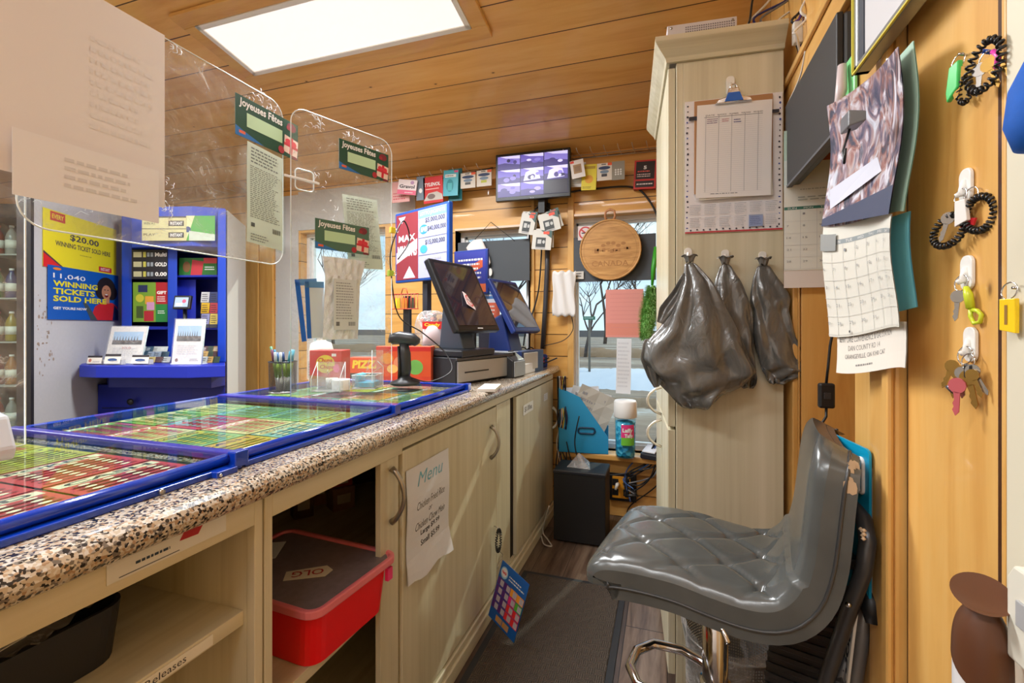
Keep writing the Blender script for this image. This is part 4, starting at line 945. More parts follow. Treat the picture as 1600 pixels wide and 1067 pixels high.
# jackpot sign
cs_ = P(657, 376, D=2.55)
cs_w, cs_h = .46, .40
rzs = -R(22)
t = thing('jackpot_sign', 'blue framed lottery jackpot sign behind the till', 'sign', cs_-Vector((0, 0, .02)), rzs)
MB().bx(-cs_w/2, cs_w/2, 0, .03, -cs_h/2, cs_h/2, C(26, 70, 150, .35)).build('frame', t, bevel=.006)
sheet('printed_panel', cs_w-.03, cs_h-.03, C(158, 160, 198, .5), [
 ('r', 0, 0, .46, 1, C(128, 40, 50)), ('p', [(.0, .42), (.44, .60), (.44, .44), (0, .25)], C(196, 170, 176)), ('t', .03, .35, .43, .52, C(240, 236, 240), 'MILLIONS', dict(bold=.02)), ('t', .05, .58, .4, .68, C(230, 220, 226), 'MAX', dict(bold=.02)),
 ('p', [(.05, .96), (.2, .96), (.12, .86)], C(220, 216, 236)), ('p', [(.15, .02), (.4, .02), (.28, .2)], C(206, 206, 230)),
 ('r', .47, .88, 1, .99, C(110, 160, 206)), ('t', .50, .90, .97, .97, WHITE, 'LOTTO JACKPOTS'), ('t', .60, .79, .97, .87, INK, '$5,000,000', dict(bold=.02)), ('e', .57, .71, .08, .07, C(40, 130, 196)), ('t', .51, .67, .64, .75, WHITE, '6/49', dict(bold=.04)),
 ('t', .645, .665, .99, .745, INK, '$40,000,000', dict(bold=.02)), ('r', .47, .585, 1, .59, INK), ('t', .60, .47, .97, .55, INK, '$15,000,000', dict(bold=.02)), ('e', .57, .42, .07, .06, C(60, 150, 190)), ('r', .47, .33, 1, .335, INK), ('tx', .6, .1, .95, .3, GREY, 3)], t, (0, -.0012, 0), 0)
MB().bx(-.02, .02, .03, .06, -(cs_.z-.02-TOP), 0, C(40, 40, 50, .5)).bx(-.1, .1, -.02, .1, -(cs_.z-.02-TOP), -(cs_.z-.02-TOP)+.012, C(40, 40, 50, .5)).build('stand', t)
t = thing('lottery_sign', 'smaller blue sign with white lettering behind the touch screen', 'sign', P(735, 425, D=2.75), -R(12))
MB().bx(-.12, .12, 0, .02, -.13, .13, C(40, 60, 140, .4)).build('frame', t, bevel=.004)
sheet('printed_panel', .22, .24, C(60, 66, 150, .4), [('p', [(.1, .5), (.9, .8), (.9, .6), (.1, .3)], C(200, 90, 60)), ('tx', .1, .3, .9, .85, WHITE, 5), ('r', 0, 0, 1, .2, C(220, 110, 70))], t, (0, -.0012, 0), 0)
MB().bx(-.015, .015, .02, .04, -(t.location.z-TOP), 0, BLACK).build('stand', t)
# things behind the till: stacked leaflets sign
t = thing('information_card', 'blue and orange printed card standing between the two screens', 'card', P(762, 470, D=2.72), -R(8))
sheet('card', .16, .22, C(222, 226, 236, .5), [('r', 0, .55, 1, 1, C(80, 130, 190)), ('tx', .1, .6, .9, .95, WHITE, 4), ('r', 0, 0, 1, .45, C(230, 110, 80)), ('tx', .1, .1, .9, .4, WHITE, 3)], t)
MB().bx(-.06, .06, 0, .04, -(t.location.z-TOP), -.11, C(44, 44, 60, .5)).build('support', t)
# wire rack with small yellow packets on the end wall
t = thing('wire_rack', 'small red wire basket with yellow packets behind the candy boxes', 'rack', P(632, 468, D=2.5), 0)
m = MB()
for i in range(9): m.tube([(-.08+.02*i, 0, -.05), (-.08+.02*i, 0, .03)], .0018, C(190, 60, 40, .4), 5)
m.tube([(-.085, 0, .03), (.085, 0, .03)], .0025, C(190, 60, 40, .4), 5).tube([(-.02, 0, .03), (-.01, 0, .06), (.01, 0, .06), (.02, 0, .03)], .0025, C(190, 60, 40, .4), 5); m.tube([(-.085, 0, -.05), (.085, 0, -.05)], .0025, C(190, 60, 40, .4), 5); m.build('basket', t)
MB().bx(-.02, .02, .02, .04, -(t.location.z-TOP), .02, BLACK).build('post', t)
for i in range(3):
    o = MB().box((0, 0, .02), (.03, .01, .06), C([226, 190, 60][i], [196, 120, 60][i], 40, .5)).build('packet', loc=t.location+Vector((-.05+.045*i, .012, -.04)), bevel=.001); tag(o, ['yellow packet at the left in the red basket', 'amber packet in the middle of the red basket', 'dark yellow packet at the right of the red basket'][i], 'packet')
# ================= TALL CABINET BY THE END WINDOW =================
CA = R(4.5); C0 = Vector((.028, 1.55, 0)); CDIR = Vector((math.cos(CA), math.sin(CA), 0)); CN = Vector((math.sin(CA), -math.cos(CA), 0))
def onC(x, y, off=.002):
    p0 = C0+CN*off; a = P(x, y, D=1.0)-Vector((0, 0, CAM_H)); t = (p0.x*CN.x+p0.y*CN.y)/(a.x*CN.x+a.y*CN.y)
    return Vector((0, 0, CAM_H))+a*t
def rC(x0, y0, x1, y1, off=.002):
    c = onC((x0+x1)/2, (y0+y1)/2, off); return c, (onC(x1, y0, off)-onC(x0, y0, off)).length, (y1-y0)*depth(c)/FOC, CA
CW, CD_, CH = .303, .62, 2.0
tc_ = thing('tall_cabinet', 'tall cream laminate cupboard with crown moulding beside the end window', 'cabinet', C0, CA)
MB().bx(0.02, CW, .0, CD_, 0.0, CH, m_lam).bx(0, .02, 0, .03, .0, CH, m_lam).bx(0, .02, CD_-.03, CD_, 0, CH, m_lam).build('body', tc_, bevel=.0015)
MB().bx(-.024, -.002, .008, .29, .86, CH-.01, m_lam).build('door', tc_, bevel=.002)
MB().bx(-.024, -.002, .298, .61, .86, CH-.01, m_lam).build('door', tc_, bevel=.002)
d3 = MB().bx(-.024, -.002, .008, .29, .08, .85, m_lam).build('door', tc_, bevel=.002); MB().bx(-.024, -.002, .298, .61, .08, .85, m_lam).build('door', tc_, bevel=.002)
for (yy, zz) in ((.27, .90), (.27, .78)):
    pts = [(-.026-.05*math.sin(math.pi*i/12)**.6, yy, zz+.10*(i/12-.5)) for i in range(13)]
    MB().tube(pts, .005, C(222, 214, 200, .25, .5), 8).build('handle', tc_)
cr_ = MB()
prof = [(0, 0), (.010, 0), (.014, .012), (.03, .03), (.045, .05), (.045, .065), (0, .065)]
for k in range(len(prof)-1):
    (o0, h0), (o1, h1) = prof[k], prof[k+1]
    q0 = [(-o0-.02, -o0), (CW+.0, -o0), (CW+.0, CD_), (-o0-.02, CD_)]; q1 = [(-o1-.02, -o1), (CW+.0, -o1), (CW+.0, CD_), (-o1-.02, CD_)]
    cr_.add([(x, y, CH+h0) for x, y in q0]+[(x, y, CH+h1) for x, y in q1], [(i, (i+1) % 4, 4+(i+1) % 4, 4+i) for i in range(4)], m_lamx)
cr_.build('crown_moulding', tc_)
ZT = CH+.066
# network box + wires on top
o = thing('network_box', 'grey white perforated metal network box on top of the tall cabinet', 'network box', C0+Vector((.065, .09, ZT)), CA)
MB().bx(-.10, .10, -.10, .10, 0, .045, C(206, 202, 206, .4)).build('case', o, bevel=.002)
m = MB()
for i in range(22):
    for j in range(3): m.box((-.045+.0065*i, -.1005, .018+.007*j), (.0035, .0012, .003), C(120, 116, 124))
m.build('vent_holes', o)
for q in ((-.088, .01), (-.088, .035), (.088, .01), (.088, .035)): MB().cyl((q[0], -.102, q[1]), (q[0], -.1, q[1]), .0035, STEEL, 8).build('screw', o)
o = thing('power_adapter', 'white power adapter hanging off the right of the cabinet top', 'adapter', P(1246, 52, Y=1.50), CA)
MB().bx(-.012, .012, -.01, .01, -.03, .03, C(226, 224, 220, .4)).build('body', o, bevel=.003); MB().tube([(-.004, 0, .03), (-.004, 0, .045)], .0015, CHROME, 6).tube([(.004, 0, .03), (.004, 0, .045)], .0015, CHROME, 6).build('prongs', o)
wl = ['black', 'white', 'navy', 'grey', 'white', 'black', 'purple', 'brown', 'white', 'black']
wc = {'black': (26, 26, 28), 'white': (222, 220, 214), 'navy': (36, 44, 110), 'grey': (120, 120, 124), 'purple': (90, 60, 150), 'brown': (90, 50, 30)}
rr = random.Random(3)
for i, cn in enumerate(wl):
    x0 = 1165+i*13; pts = [P(x0+rr.uniform(-14, 14), 74-8*(i % 3), Y=1.66), P(x0+rr.uniform(-20, 24), 45+rr.uniform(-15, 12), Y=1.62), P(x0+rr.uniform(-18, 24), 22+rr.uniform(-10, 14), Y=1.64), P(x0+20+rr.uniform(-10, 30), -6, Y=1.66), P(x0+30, -40, Y=1.7)]
    if i > 5: pts = [P(1222+4*i, 70+4*i, Y=1.53)]+[P(1235+rr.uniform(-5, 30), 60-13*k+rr.uniform(-6, 6), Y=1.50-.02*(i % 3)) for k in range(4)]+[P(1262+5*i-30, -20, Y=1.5)]
    wire('cable', pts, .0035, C(*wc[cn], .45), '%s cable in the tangle above the tall cabinet, %s' % (cn, ['leftmost', 'second from left', 'third from left', 'middle left', 'middle', 'middle right', 'by the white adapter', 'behind the white adapter', 'right of the adapter', 'rightmost'][i]))
wire('cable', [P(1258, 80, X=.335), P(1250, 120, X=.335), P(1232, 160, X=.335), P(1228, 148+20, X=.335)], .002, C(214, 206, 196, .5), 'thin white cable dropping beside the pine casing')
t = thing('dark_case', 'black box with coloured leads on top of the tall cabinet', 'box', C0+Vector((.22, .16, ZT)), CA)
MB().bx(-.035, .06, -.08, .08, 0, .06, C(50, 38, 34, .5)).build('case', t, bevel=.003); MB().cyl((-.0, -.085, .03), (0, -.08, .03), .014, BLACK, 16).build('dial', t)
# poster calendar on the side, clipboard in front
c, w_, h_, rz = rC(1069, 152, 1220, 362, .004)
els = [('r', 0, 0, 1, .012, C(196, 60, 70))]
rr = random.Random(8)
for i in range(24):
    for sx in (.02, .965): els.append(('e', sx+rr.uniform(0, .012), .04+i*.04, rr.uniform(.006, .012), rr.uniform(.004, .009), C(44, 44, 60) if rr.random() < .7 else C(60, 80, 160)))
for i in range(14): els.append(('e', .06+i*.068, .02+rr.uniform(0, .006), .01, .006, C(60, 60, 76)))
for a in range(6):
    for b_ in range(2):
        u0 = .05+a*.155; v0 = .04+b_*.095; cc = C(120, 140, 190) if (a == 4 and b_ == 0) else C(190, 192, 198)
        if a == 4 and b_ == 0: els.append(('r', u0-.01, v0-.01, u0+.13, v0+.075, C(150, 166, 206)))
        for k in range(5): els.append(('tx', u0, v0+k*.013, u0+.12, v0+k*.013+.012, cc if a != 4 or b_ else C(100, 110, 160), 1))
        els.append(('r', u0, v0+.070, u0+.12, v0+.073, C(160, 160, 170)))
els += [('r', .04, .845, .16, .875, C(40, 40, 50)), ('r', .88, .845, .96, .87, C(40, 40, 50))]
s = sheet('wall_planner', w_, h_, C(234, 230, 232, .7), els, None, c, rz, thick=.003); tag(s, 'white year planner sheet with dotted border behind the clipboard', 'planner')
c, w_, h_, rz = rC(1084, 152, 1206, 310, .012)
cb = thing('clipboard', 'brown clipboard with blue and chrome clip holding a white form', 'clipboard', c, rz)
MB().bx(-w_/2, w_/2, 0, .003, -h_/2+.02, h_/2, C(176, 128, 84, .5)).build('board', cb, bevel=.001)
pw, ph = w_*.95, h_*.93
def fcurl(v): return (v.x, v.y-.012*max(0, (-v.z-.02)/ph)**1.5-.0*v.x, v.z)
sheet('form', pw*.98, ph*.99, C(214, 206, 192, .8), [], cb, (.003, -.003, -.012), (0, R(-1), 0), nx=4, nz=8, warp=fcurl)
els = [('x', .12, .06, .82, .88, C(168, 168, 172), 5, .006), ('g', .1, .06, .88, .86, C(196, 196, 200), 38, .0016), ('r', .1, .86, .88, .864, INK)]
for k, tt in enumerate(('DATE', 'INVOICE', 'NUMBER', 'PURCHASE', 'RECEIVED')): els.append(('t', .12+k*.16, .875, .24+k*.16, .89, C(90, 90, 96), tt))
els += [('tx', .14, .79, .3, .85, C(120, 90, 130), 3), ('tx', .34, .80, .44, .84, C(190, 120, 130), 2), ('tx', .5, .78, .6, .83, C(90, 90, 150), 2), ('tx', .2, .03, .6, .05, GREY, 1)]
sheet('form', pw, ph, C(236, 232, 230, .8), els, cb, (0, -.006, -.008), (0, R(1.0), 0), nx=6, nz=10, warp=fcurl)
m = MB(); m.prism_y([(-.052, .0), (.052, .0), (.046, .012), (.02, .02), (.014, .045), (-.014, .045), (-.02, .02), (-.046, .012)], -.016, -.004, CHROME); cl_ = m.build('clip', cb, (0, 0, h_/2-.022), bevel=.003)
MB().prism_y([(-.026, .004), (.026, .004), (.016, .03), (-.016, .03)], -.018, -.016, C(20, 96, 196, .3)).build('blue_plate', cl_, bevel=.001)
MB().tube([(.009*math.cos(i*.524), -.014, .046+.009*math.sin(i*.524)) for i in range(12)], .0022, CHROME, 6, True).build('hang_ring', cl_)
def hook(p, rz, label, h=.042, w=.022, grp='white adhesive hooks'):
    t = thing('adhesive_hook', label, 'hook', p, rz)
    MB().prism_y([(x, z) for x, z in rrect(-w/2, -h/2, w/2, h/2, w*.42, 5)], -.004, 0, C(236, 234, 228, .35)).build('back_plate', t, bevel=.001)
    MB().tube([(0, -.003, h*.15), (0, -.005, -.05*h), (0, -.007, -h*.24), (0, -.010, -h*.28), (0, -.012, -h*.2)], [.004, .0045, .004, .003, .0025], C(240, 238, 232, .3), 8).build('hook_arm', t)
    return t
hook(onC(1141, 135, .002), CA, 'white adhesive hook holding the clipboard', .06, .024)
hooks = [(1075, 398, 'left'), (1133, 401, 'middle'), (1191, 404, 'right')]
for x, y, n in hooks: hook(onC(x, y, .002), CA, '%s white adhesive hook of the three carrying grey bags' % n, .042, .022)
# grey plastic bags
g_ = G('grey_poly'); nn = g_.noise(g_.mapped((1, 1, .55)), 22, 3, .5, 2.2)
g_.l(g_.ramp(nn, [(.3, (92, 92, 90)), (.7, (106, 106, 104))]), g_.p.inputs['Base Color']); g_.set(Roughness=.24, **{'Specular IOR Level': .8}); g_.p.inputs['Coat Weight'].default_value = .35
g_.bump(nn, .55, .006); m_bag = g_.m
def bag(name, label, outline, off, seed, thick=.03, folds=7):
    """outline: rows (y px, left px, right px) on the cabinet side"""
    rr = random.Random(seed); ph = [rr.uniform(0, 6) for _ in range(6)]
    rows = []
    for i in range(len(outline)-1):
        a, b_ = outline[i], outline[i+1]
        for k in range(4): t = k/4; rows.append(tuple(a[j]+(b_[j]-a[j])*t for j in range(3)))
    rows.append(outline[-1]); n = 48; base = onC(outline[0][1], outline[0][0], off); vs = []; fs = []
    L_ = len(rows)-1
    for i, (y, x0, x1) in enumerate(rows):
        v = i/L_; a = onC(x0, y, off); b_ = onC(x1, y, off); c = (a+b_)/2; hw = (b_-a).length/2
        th = thick*(.25+1.0*math.sin(math.pi*min(1, v*.9+.05))**.8)*min(1, hw/.05)
        for j in range(n):
            q = 2*math.pi*j/n
            fold = 1+.42*(abs(math.sin(folds*.5*q+ph[0]+1.1*math.sin(v*3+ph[1])))-.55)*(1.15-.7*v)+.16*(abs(math.sin(5.5*q+ph[2]+v*5))-.5)
            ex = math.copysign(abs(math.cos(q))**.8, math.cos(q)); ey = math.copysign(abs(math.sin(q))**.9, math.sin(q))
            jit = (.010*math.sin(v*13+3*q+ph[3])+.006*math.sin(v*27-5*q+ph[1]))*v
            p = c+CDIR*(hw*ex*(1 if abs(ex) > .9 else fold**.5))+CN*(th*ey*fold+jit)+Vector((0, 0, .006*math.sin(5*q+v*21+ph[4])*v))
            vs.append(p)
    for i in range(L_):
        for j in range(n): fs.append((i*n+j, i*n+(j+1) % n, (i+1)*n+(j+1) % n, (i+1)*n+j))
    fs.append(tuple(range(n-1, -1, -1))); fs.append(tuple(L_*n+j for j in range(n)))
    t = thing(name, label, 'bag', base)
    m = MB(); m.add([p-base for p in vs], fs, m_bag, None, True); m.build('bag_body', t, sub=1)
    # gathered ruffle above the neck
    cx, cz = (outline[0][1]+outline[0][2])/2, outline[0][0]; c = onC(cx, cz, off+.006); r0 = .009; rv = []; rf = []
    for i in range(5):
        for j in range(40):
            q = 2*math.pi*j/40; r_ = (r0+.013*(i/4))*(1+.13*math.sin(5*q+ph[5]+i*.5)+.06*math.sin(11*q)); rv.append(c-base+CDIR*(r_*math.cos(q))+CN*(r_*.75*math.sin(q))+Vector((0, 0, .0+.022*math.sin(i/4*2.1)+.003*math.sin(4*q+ph[2]))))
    for i in range(4):
        for j in range(40): rf.append((i*40+j, i*40+(j+1) % 40, (i+1)*40+(j+1) % 40, (i+1)*40+j))
    m = MB(); m.add(rv, rf, m_bag, None, True); m.build('gathered_neck', t, recalc=False, sub=1, solid=.0008)
    return t
bag('plastic_bag', 'slim grey plastic bag on the middle hook', [(412, 1127, 1140), (440, 1116, 1158), (475, 1112, 1172), (510, 1118, 1178), (550, 1132, 1178), (590, 1150, 1182), (606, 1160, 1178)], .035, 11, .02, 6)
bag('plastic_bag', 'grey plastic bag on the right hook with a folded packet of bags', [(414, 1184, 1202), (436, 1176, 1216), (458, 1172, 1234), (470, 1172, 1236), (486, 1178, 1230), (520, 1177, 1240), (550, 1182, 1252), (574, 1188, 1262), (580, 1192, 1258), (592, 1198, 1236), (598, 1204, 1222)], .030, 23, .018, 6)
bag('plastic_bag', 'large bulging grey plastic bag on the left hook', [(410, 1070, 1086), (440, 1066, 1112), (475, 1050, 1130), (510, 1032, 1150), (535, 1008, 1162), (560, 1003, 1172), (580, 1012, 1182), (598, 1028, 1162), (615, 1042, 1128), (638, 1068, 1108)], .075, 37, .05, 8)
# side flaps (handles) of the big bag
def flap(label, px, off, seed):
    pts = [onC(x, y, off+o) for x, y, o in px]; base = pts[0]; m = MB()
    k = len(pts)//2
    vs = [p-base for p in pts]; L1 = vs[:k]; L2 = vs[k:]
    def fn(u, v):
        f = u*(k-1); i = min(k-2, int(f)); t = f-i
        a = L1[i].lerp(L1[i+1], t); b_ = L2[i].lerp(L2[i+1], t); p = a.lerp(b_, v)
        return p+CN*(.008*math.sin(v*12+seed)*math.sin(u*3.1))
    m.grid(fn, 12, 12, m_bag); return m.build('handle_flap', None, recalc=False, solid=.001, sub=1), base
for lab, px, par in [('f', [(1068, 425, 0), (1050, 455, .0), (1030, 480, .01), (1026, 503, .01), (1085, 440, 0), (1075, 470, 0), (1060, 500, .01), (1040, 508, .01)], None), ('g', [(1006, 530, .0), (1000, 560, .01), (1012, 590, .01), (1022, 606, .01), (1040, 525, 0), (1038, 560, .02), (1036, 590, .02), (1030, 604, .01)], None)]:
    o, b0 = flap(lab, px, .085, len(px)); pbag = bpy.data.objects['plastic_bag.002']; o.parent = pbag; o.location = b0-pbag.location
# ================= END WALL =================
WY = WALL_Y-.02
def hung(x0, y0, x1, y1, name, label, base, els, cat='packet', Y=2.86, rz=0, tilt=0, thick=.006, group=None):
    c, w_, h_, _ = wr(x0, y0, x1, y1, Y=Y)
    t = sheet(name, w_, h_, base, els, None, c, (0, tilt, rz), thick=thick); return tag(t, label, cat, group)
def rail(x0, y0, x1, y1, n, label, tip, up=.035):
    a, b_ = P(x0, y0, Y=WY), P(x1, y1, Y=WY); t = thing('wire_rail', label, 'rail', a)
    MB().tube([(0, 0, 0), b_-a], .003, C(180, 176, 170, .35, .5), 6).tube([(0, 0, .02), (b_-a)+Vector((0, 0, .02))], .0022, C(180, 176, 170, .35, .5), 6).build('rod', t)
    for i in range(n):
        p = (b_-a)*((i+.5)/n); MB().tube([p, p+Vector((-.01, -.11, .0)), p+Vector((-.014, -.13, .02))], .0018, C(212, 208, 200, .3, .5), 5).build('prong', t)
    return t
rail(612, 292, 768, 268, 9, 'wire display rail with hooks left of the security monitor', 0)
rail(880, 250, 1026, 236, 7, 'wire display rail with hooks right of the security monitor', 0)
rail(330, 305, 450, 290, 7, 'wire display rail seen through the upper guard', 0)
hung(612, 284, 640, 316, 'medicine_packet', 'pink and white packet behind the white medicine box', C(226, 170, 166, .5), [('tx', .1, .1, .9, .5, C(200, 90, 100), 3)], Y=2.84)
hung(622, 281, 651, 304, 'medicine_packet', 'white and pink medicine box, frontmost at the left end of the left rail', C(240, 226, 226, .5), [('r', 0, 0, 1, .3, C(230, 110, 140)), ('t', .08, .42, .9, .66, INK, 'Gravol', dict(bold=.03)), ('tx', .4, .08, .9, .2, WHITE, 1), ('e', .75, .82, .1, .12, C(190, 150, 190))], Y=2.80, tilt=R(9))
hung(651, 276, 664, 313, 'medicine_packet', 'grey blue packet seen edge on beside the red one', C(116, 130, 144, .4), [('e', .5, .4, .2, .1, WHITE)], Y=2.82)
hung(662, 276, 692, 317, 'medicine_packet', 'bright red medicine packet on the left rail', C(208, 32, 34, .45), [('t', .06, .64, .88, .78, WHITE, 'TYLENOL', dict(bold=.03, shear=.15)), ('r', .1, .52, .8, .55, C(240, 200, 190)), ('p', [(0, .1), (.25, .38), (.7, .42), (.95, .3), (1, .1)], C(196, 186, 176)), ('e', .4, .25, .2, .1, C(120, 100, 96))], Y=2.82, tilt=R(-2))
hung(701, 264, 722, 314, 'battery_packet', 'dark teal packet behind the light teal one', C(12, 106, 110, .4), [('tx', .1, .1, .9, .2, C(90, 170, 170), 2)], Y=2.86)
hung(693, 266, 716, 306, 'battery_packet', 'light teal packet with a bottle picture on the left rail', C(60, 170, 186, .35), [('r', .1, .72, .85, .84, C(226, 230, 226)), ('e', .45, .4, .24, .25, C(40, 140, 150)), ('r', .3, .2, .6, .5, C(80, 180, 186)), ('r', .72, .9, .98, .98, C(224, 80, 130)), ('tx', .14, .74, .8, .82, C(60, 60, 60), 1)], Y=2.82, tilt=R(2))
def cardpack(x0, y0, x1, y1, label, pic, Y=2.84, tilt=0):
    return hung(x0, y0, x1, y1, 'small_packet', label, C(224, 214, 200, .5), [('r', .72, .84, 1, 1, C(234, 90, 40)), ('e', .5, .72, .4, .1, C(40, 60, 100)), ('e', .5, .5, .3, .1, C(120, 140, 160)), ('r', .3, .22, .68, .38, C(*pic)), ('r', .3, .9, .6, .95, C(60, 50, 40))], Y=Y, tilt=tilt)
cardpack(720, 270, 743, 294, 'beige card packet with grey picture on the left rail', (90, 90, 90)); cardpack(745, 266, 768, 291, 'beige card packet with yellow green picture nearest the monitor', (190, 196, 70))
hung(892, 254, 914, 292, 'small_packet', 'stack of white packets under the top white one', C(214, 210, 206, .5), [('g', .05, .05, .95, .4, GREY, 5, .01)], Y=2.86, tilt=R(4))
hung(892, 250, 913, 278, 'small_packet', 'white packet with brown square picture right of the monitor', C(236, 230, 226, .5), [('r', .2, .25, .8, .75, C(170, 136, 96)), ('r', .02, .85, .3, .98, C(230, 70, 50)), ('r', .3, .35, .7, .65, C(150, 120, 90))], Y=2.81, tilt=R(-8))
hung(909, 257, 932, 297, 'small_packet', 'yellow packet on the right rail', C(226, 206, 40, .45), [('e', .5, .42, .28, .16, C(226, 160, 40)), ('r', .1, .82, .9, .93, C(180, 150, 30)), ('tx', .1, .05, .8, .15, C(120, 100, 20), 2)], Y=2.84, tilt=R(3))
cardpack(933, 255, 956, 282, 'white and navy packet in the middle of the right rail', (60, 60, 70)); hung(956, 252, 976, 281, 'small_packet', 'grey sachet with white dots on the right rail', C(150, 144, 130, .4), [('e', .3+.2*(i % 3), .3+.12*(i//3), .07, .05, C(226, 226, 220)) for i in range(9)], Y=2.84)
t = thing('boxed_packet', 'black box with red border and a white numeral 5 at the right rail end', 'packet', wr(990, 250, 1026, 295, Y=2.905)[0], R(-3))
c, w_, h_, _ = wr(989, 250, 1024, 295, Y=2.905)
MB().bx(-w_/2, w_/2, -.0, .035, -h_/2, h_/2, C(150, 34, 26, .5)).build('box', t, (0, 0, 0), (0, R(3), 0), bevel=.001)
sheet('printed_front', w_, h_, C(200, 44, 34, .4), [('r', .08, .34, .92, .95, C(40, 24, 22)), ('r', .08, .06, .92, .28, C(40, 24, 22)), ('t', .42, .68, .56, .80, WHITE, '5', dict(bold=.04)), ('tx', .16, .56, .84, .66, C(226, 90, 70), 1), ('tx', .14, .40, .86, .54, C(226, 200, 190), 2), ('tx', .14, .12, .86, .22, C(230, 214, 206), 1)], t, (0, -.001, 0), (0, R(3), 0), thick=.0006)
# security monitor
c, w_, h_, _ = wr(774, 236, 889, 311, Y=2.80)
t = thing('security_monitor', 'black monitor showing nine purple security camera views', 'monitor', c, R(2))
MB().bx(-w_/2, w_/2, 0, .035, -h_/2, h_/2, C(18, 18, 22, .3)).build('housing', t, bevel=.004)
VI = lambda r, g, b: C(r, g, b, .3, emis=.75)
els = []
pal = [(96, 84, 170), (150, 140, 210), (60, 50, 110), (120, 110, 190), (200, 196, 240), (40, 34, 76)]
rr = random.Random(6)
for i in range(3):
    for j in range(3):
        u0, v0 = .005+i*.333, .005+j*.333; u1, v1 = u0+.322, v0+.322
        if i == 2 and j == 0: els.append(('r', u0, v0, u1, v1, VI(26, 20, 34))); continue
        els.append(('r', u0, v0, u1, v1, VI(*pal[0 if (i+j) % 2 else 3])))
        els.append(('p', [(u0, v0), (u1, v0), (u1, v0+.10), (u0+.1, v0+.16), (u0, v0+.14)], VI(*pal[2])))
        els.append(('p', [(u0+.03, v1), (u1, v1), (u1, v1-.08), (u0+.12, v1-.05)], VI(*pal[4])))
        if j == 1 and i > 0: els.append(('p', [(u0+.04, v0+.02), (u0+.07, v0+.22), (u0+.15, v0+.28), (u0+.25, v0+.24), (u0+.28, v0+.05)], VI(*pal[4]))); els.append(('e', u0+.17, v0+.11, .035, .06, VI(*pal[2])))
        for k in range(3): els.append(('e', u0+rr.uniform(.06, .26), v0+rr.uniform(.06, .24), rr.uniform(.02, .05), rr.uniform(.02, .06), VI(*rr.choice(pal))))
sheet('screen', w_-.026, h_-.04, VI(30, 26, 60), els, t, (0, -.0006, .004), 0, thick=.0006)
MB().txt('RCA', -.012, -h_/2+.004, .024, .008, -.0012, C(190, 190, 190)).build('maker_mark', t, recalc=False)
mc = P(850, 300, Y=2.9).x-c.x
MB().bx(mc-.02, mc+.02, .035, WALL_Y-c.y-.001, -h_/2-.08, -h_/2+.1, BLACK).build('wall_mount', t, rot=-R(0))
wire('cable', [P(846, 318, Y=2.9), P(833, 335, Y=2.91), P(846, 360, Y=2.91), P(843, 440, Y=2.92), P(835, 480, Y=2.92), P(822, 515, Y=2.9), P(818, 540, Y=2.9)], .005, BLACK, 'black cable curving down the left of the window post')
wire('cable', [P(892, 300, Y=2.92), P(920, 296, Y=2.93), P(985, 292, Y=2.93), P(1012, 310, Y=2.93), P(1030, 350, Y=2.93), P(1036, 420, Y=2.93)], .006, BLACK, 'black cable pinned along the pine above the right window')
wire('cable', [P(612, 300, Y=2.93), P(680, 282, Y=2.93), P(770, 262, Y=2.93)], .004, BLACK, 'black cable running behind the left rail')
o = MB().tube([P(856, 318, Y=2.925), P(855, 420, Y=2.925), P(852, 480, Y=2.925), P(848, 545, Y=2.925)], .016, C(58, 58, 64, .35), 10).build('conduit'); tag(o, 'dark grey flexible conduit running down the post between the windows', 'conduit')
for i, (x0, y0, x1, y1, tl, lab) in enumerate([(813, 334, 836, 366, R(12), 'left hanging packet of three with black and white print'), (843, 332, 874, 362, R(-12), 'right hanging packet of three with black and white print'), (832, 360, 862, 390, R(6), 'lowest hanging packet of three with black and white print')]):
    for k in range(2):
        c, w_, h_, _ = wr(x0+k*3, y0-k*3, x1+k*3, y1-k*3, Y=2.84+.018*k)
        s = sheet('battery_packet', w_, h_, C(206, 202, 192, .4), [('p', [(.4, 1), (1, .6), (1, 1)], C(60, 90, 84)), ('r', .55, .8, .85, .95, C(230, 80, 50)), ('r', .2, .12, .7, .62, C(50, 52, 52)), ('r', .28, .3, .48, .52, C(190, 190, 186)), ('e', .6, .4, .07, .09, C(190, 190, 186)), ('r', .2, .05, .7, .1, GREY)], None, c, (0, tl-.1*k, 0), thick=.01)
        tag(s, lab if k == 0 else lab.replace('packet of three', 'packet tucked behind, of three,'), 'packet')
t = thing('packet_hanger', 'thin wire hanger holding the battery packets on the post', 'hanger', P(848, 326, Y=2.9))
MB().tube([(-.1, -.05, -.03), (-.02, -.01, .0), (0, .03, .01), (.03, -.01, 0), (.07, -.05, -.03)], .002, STEEL, 6).build('wire', t)
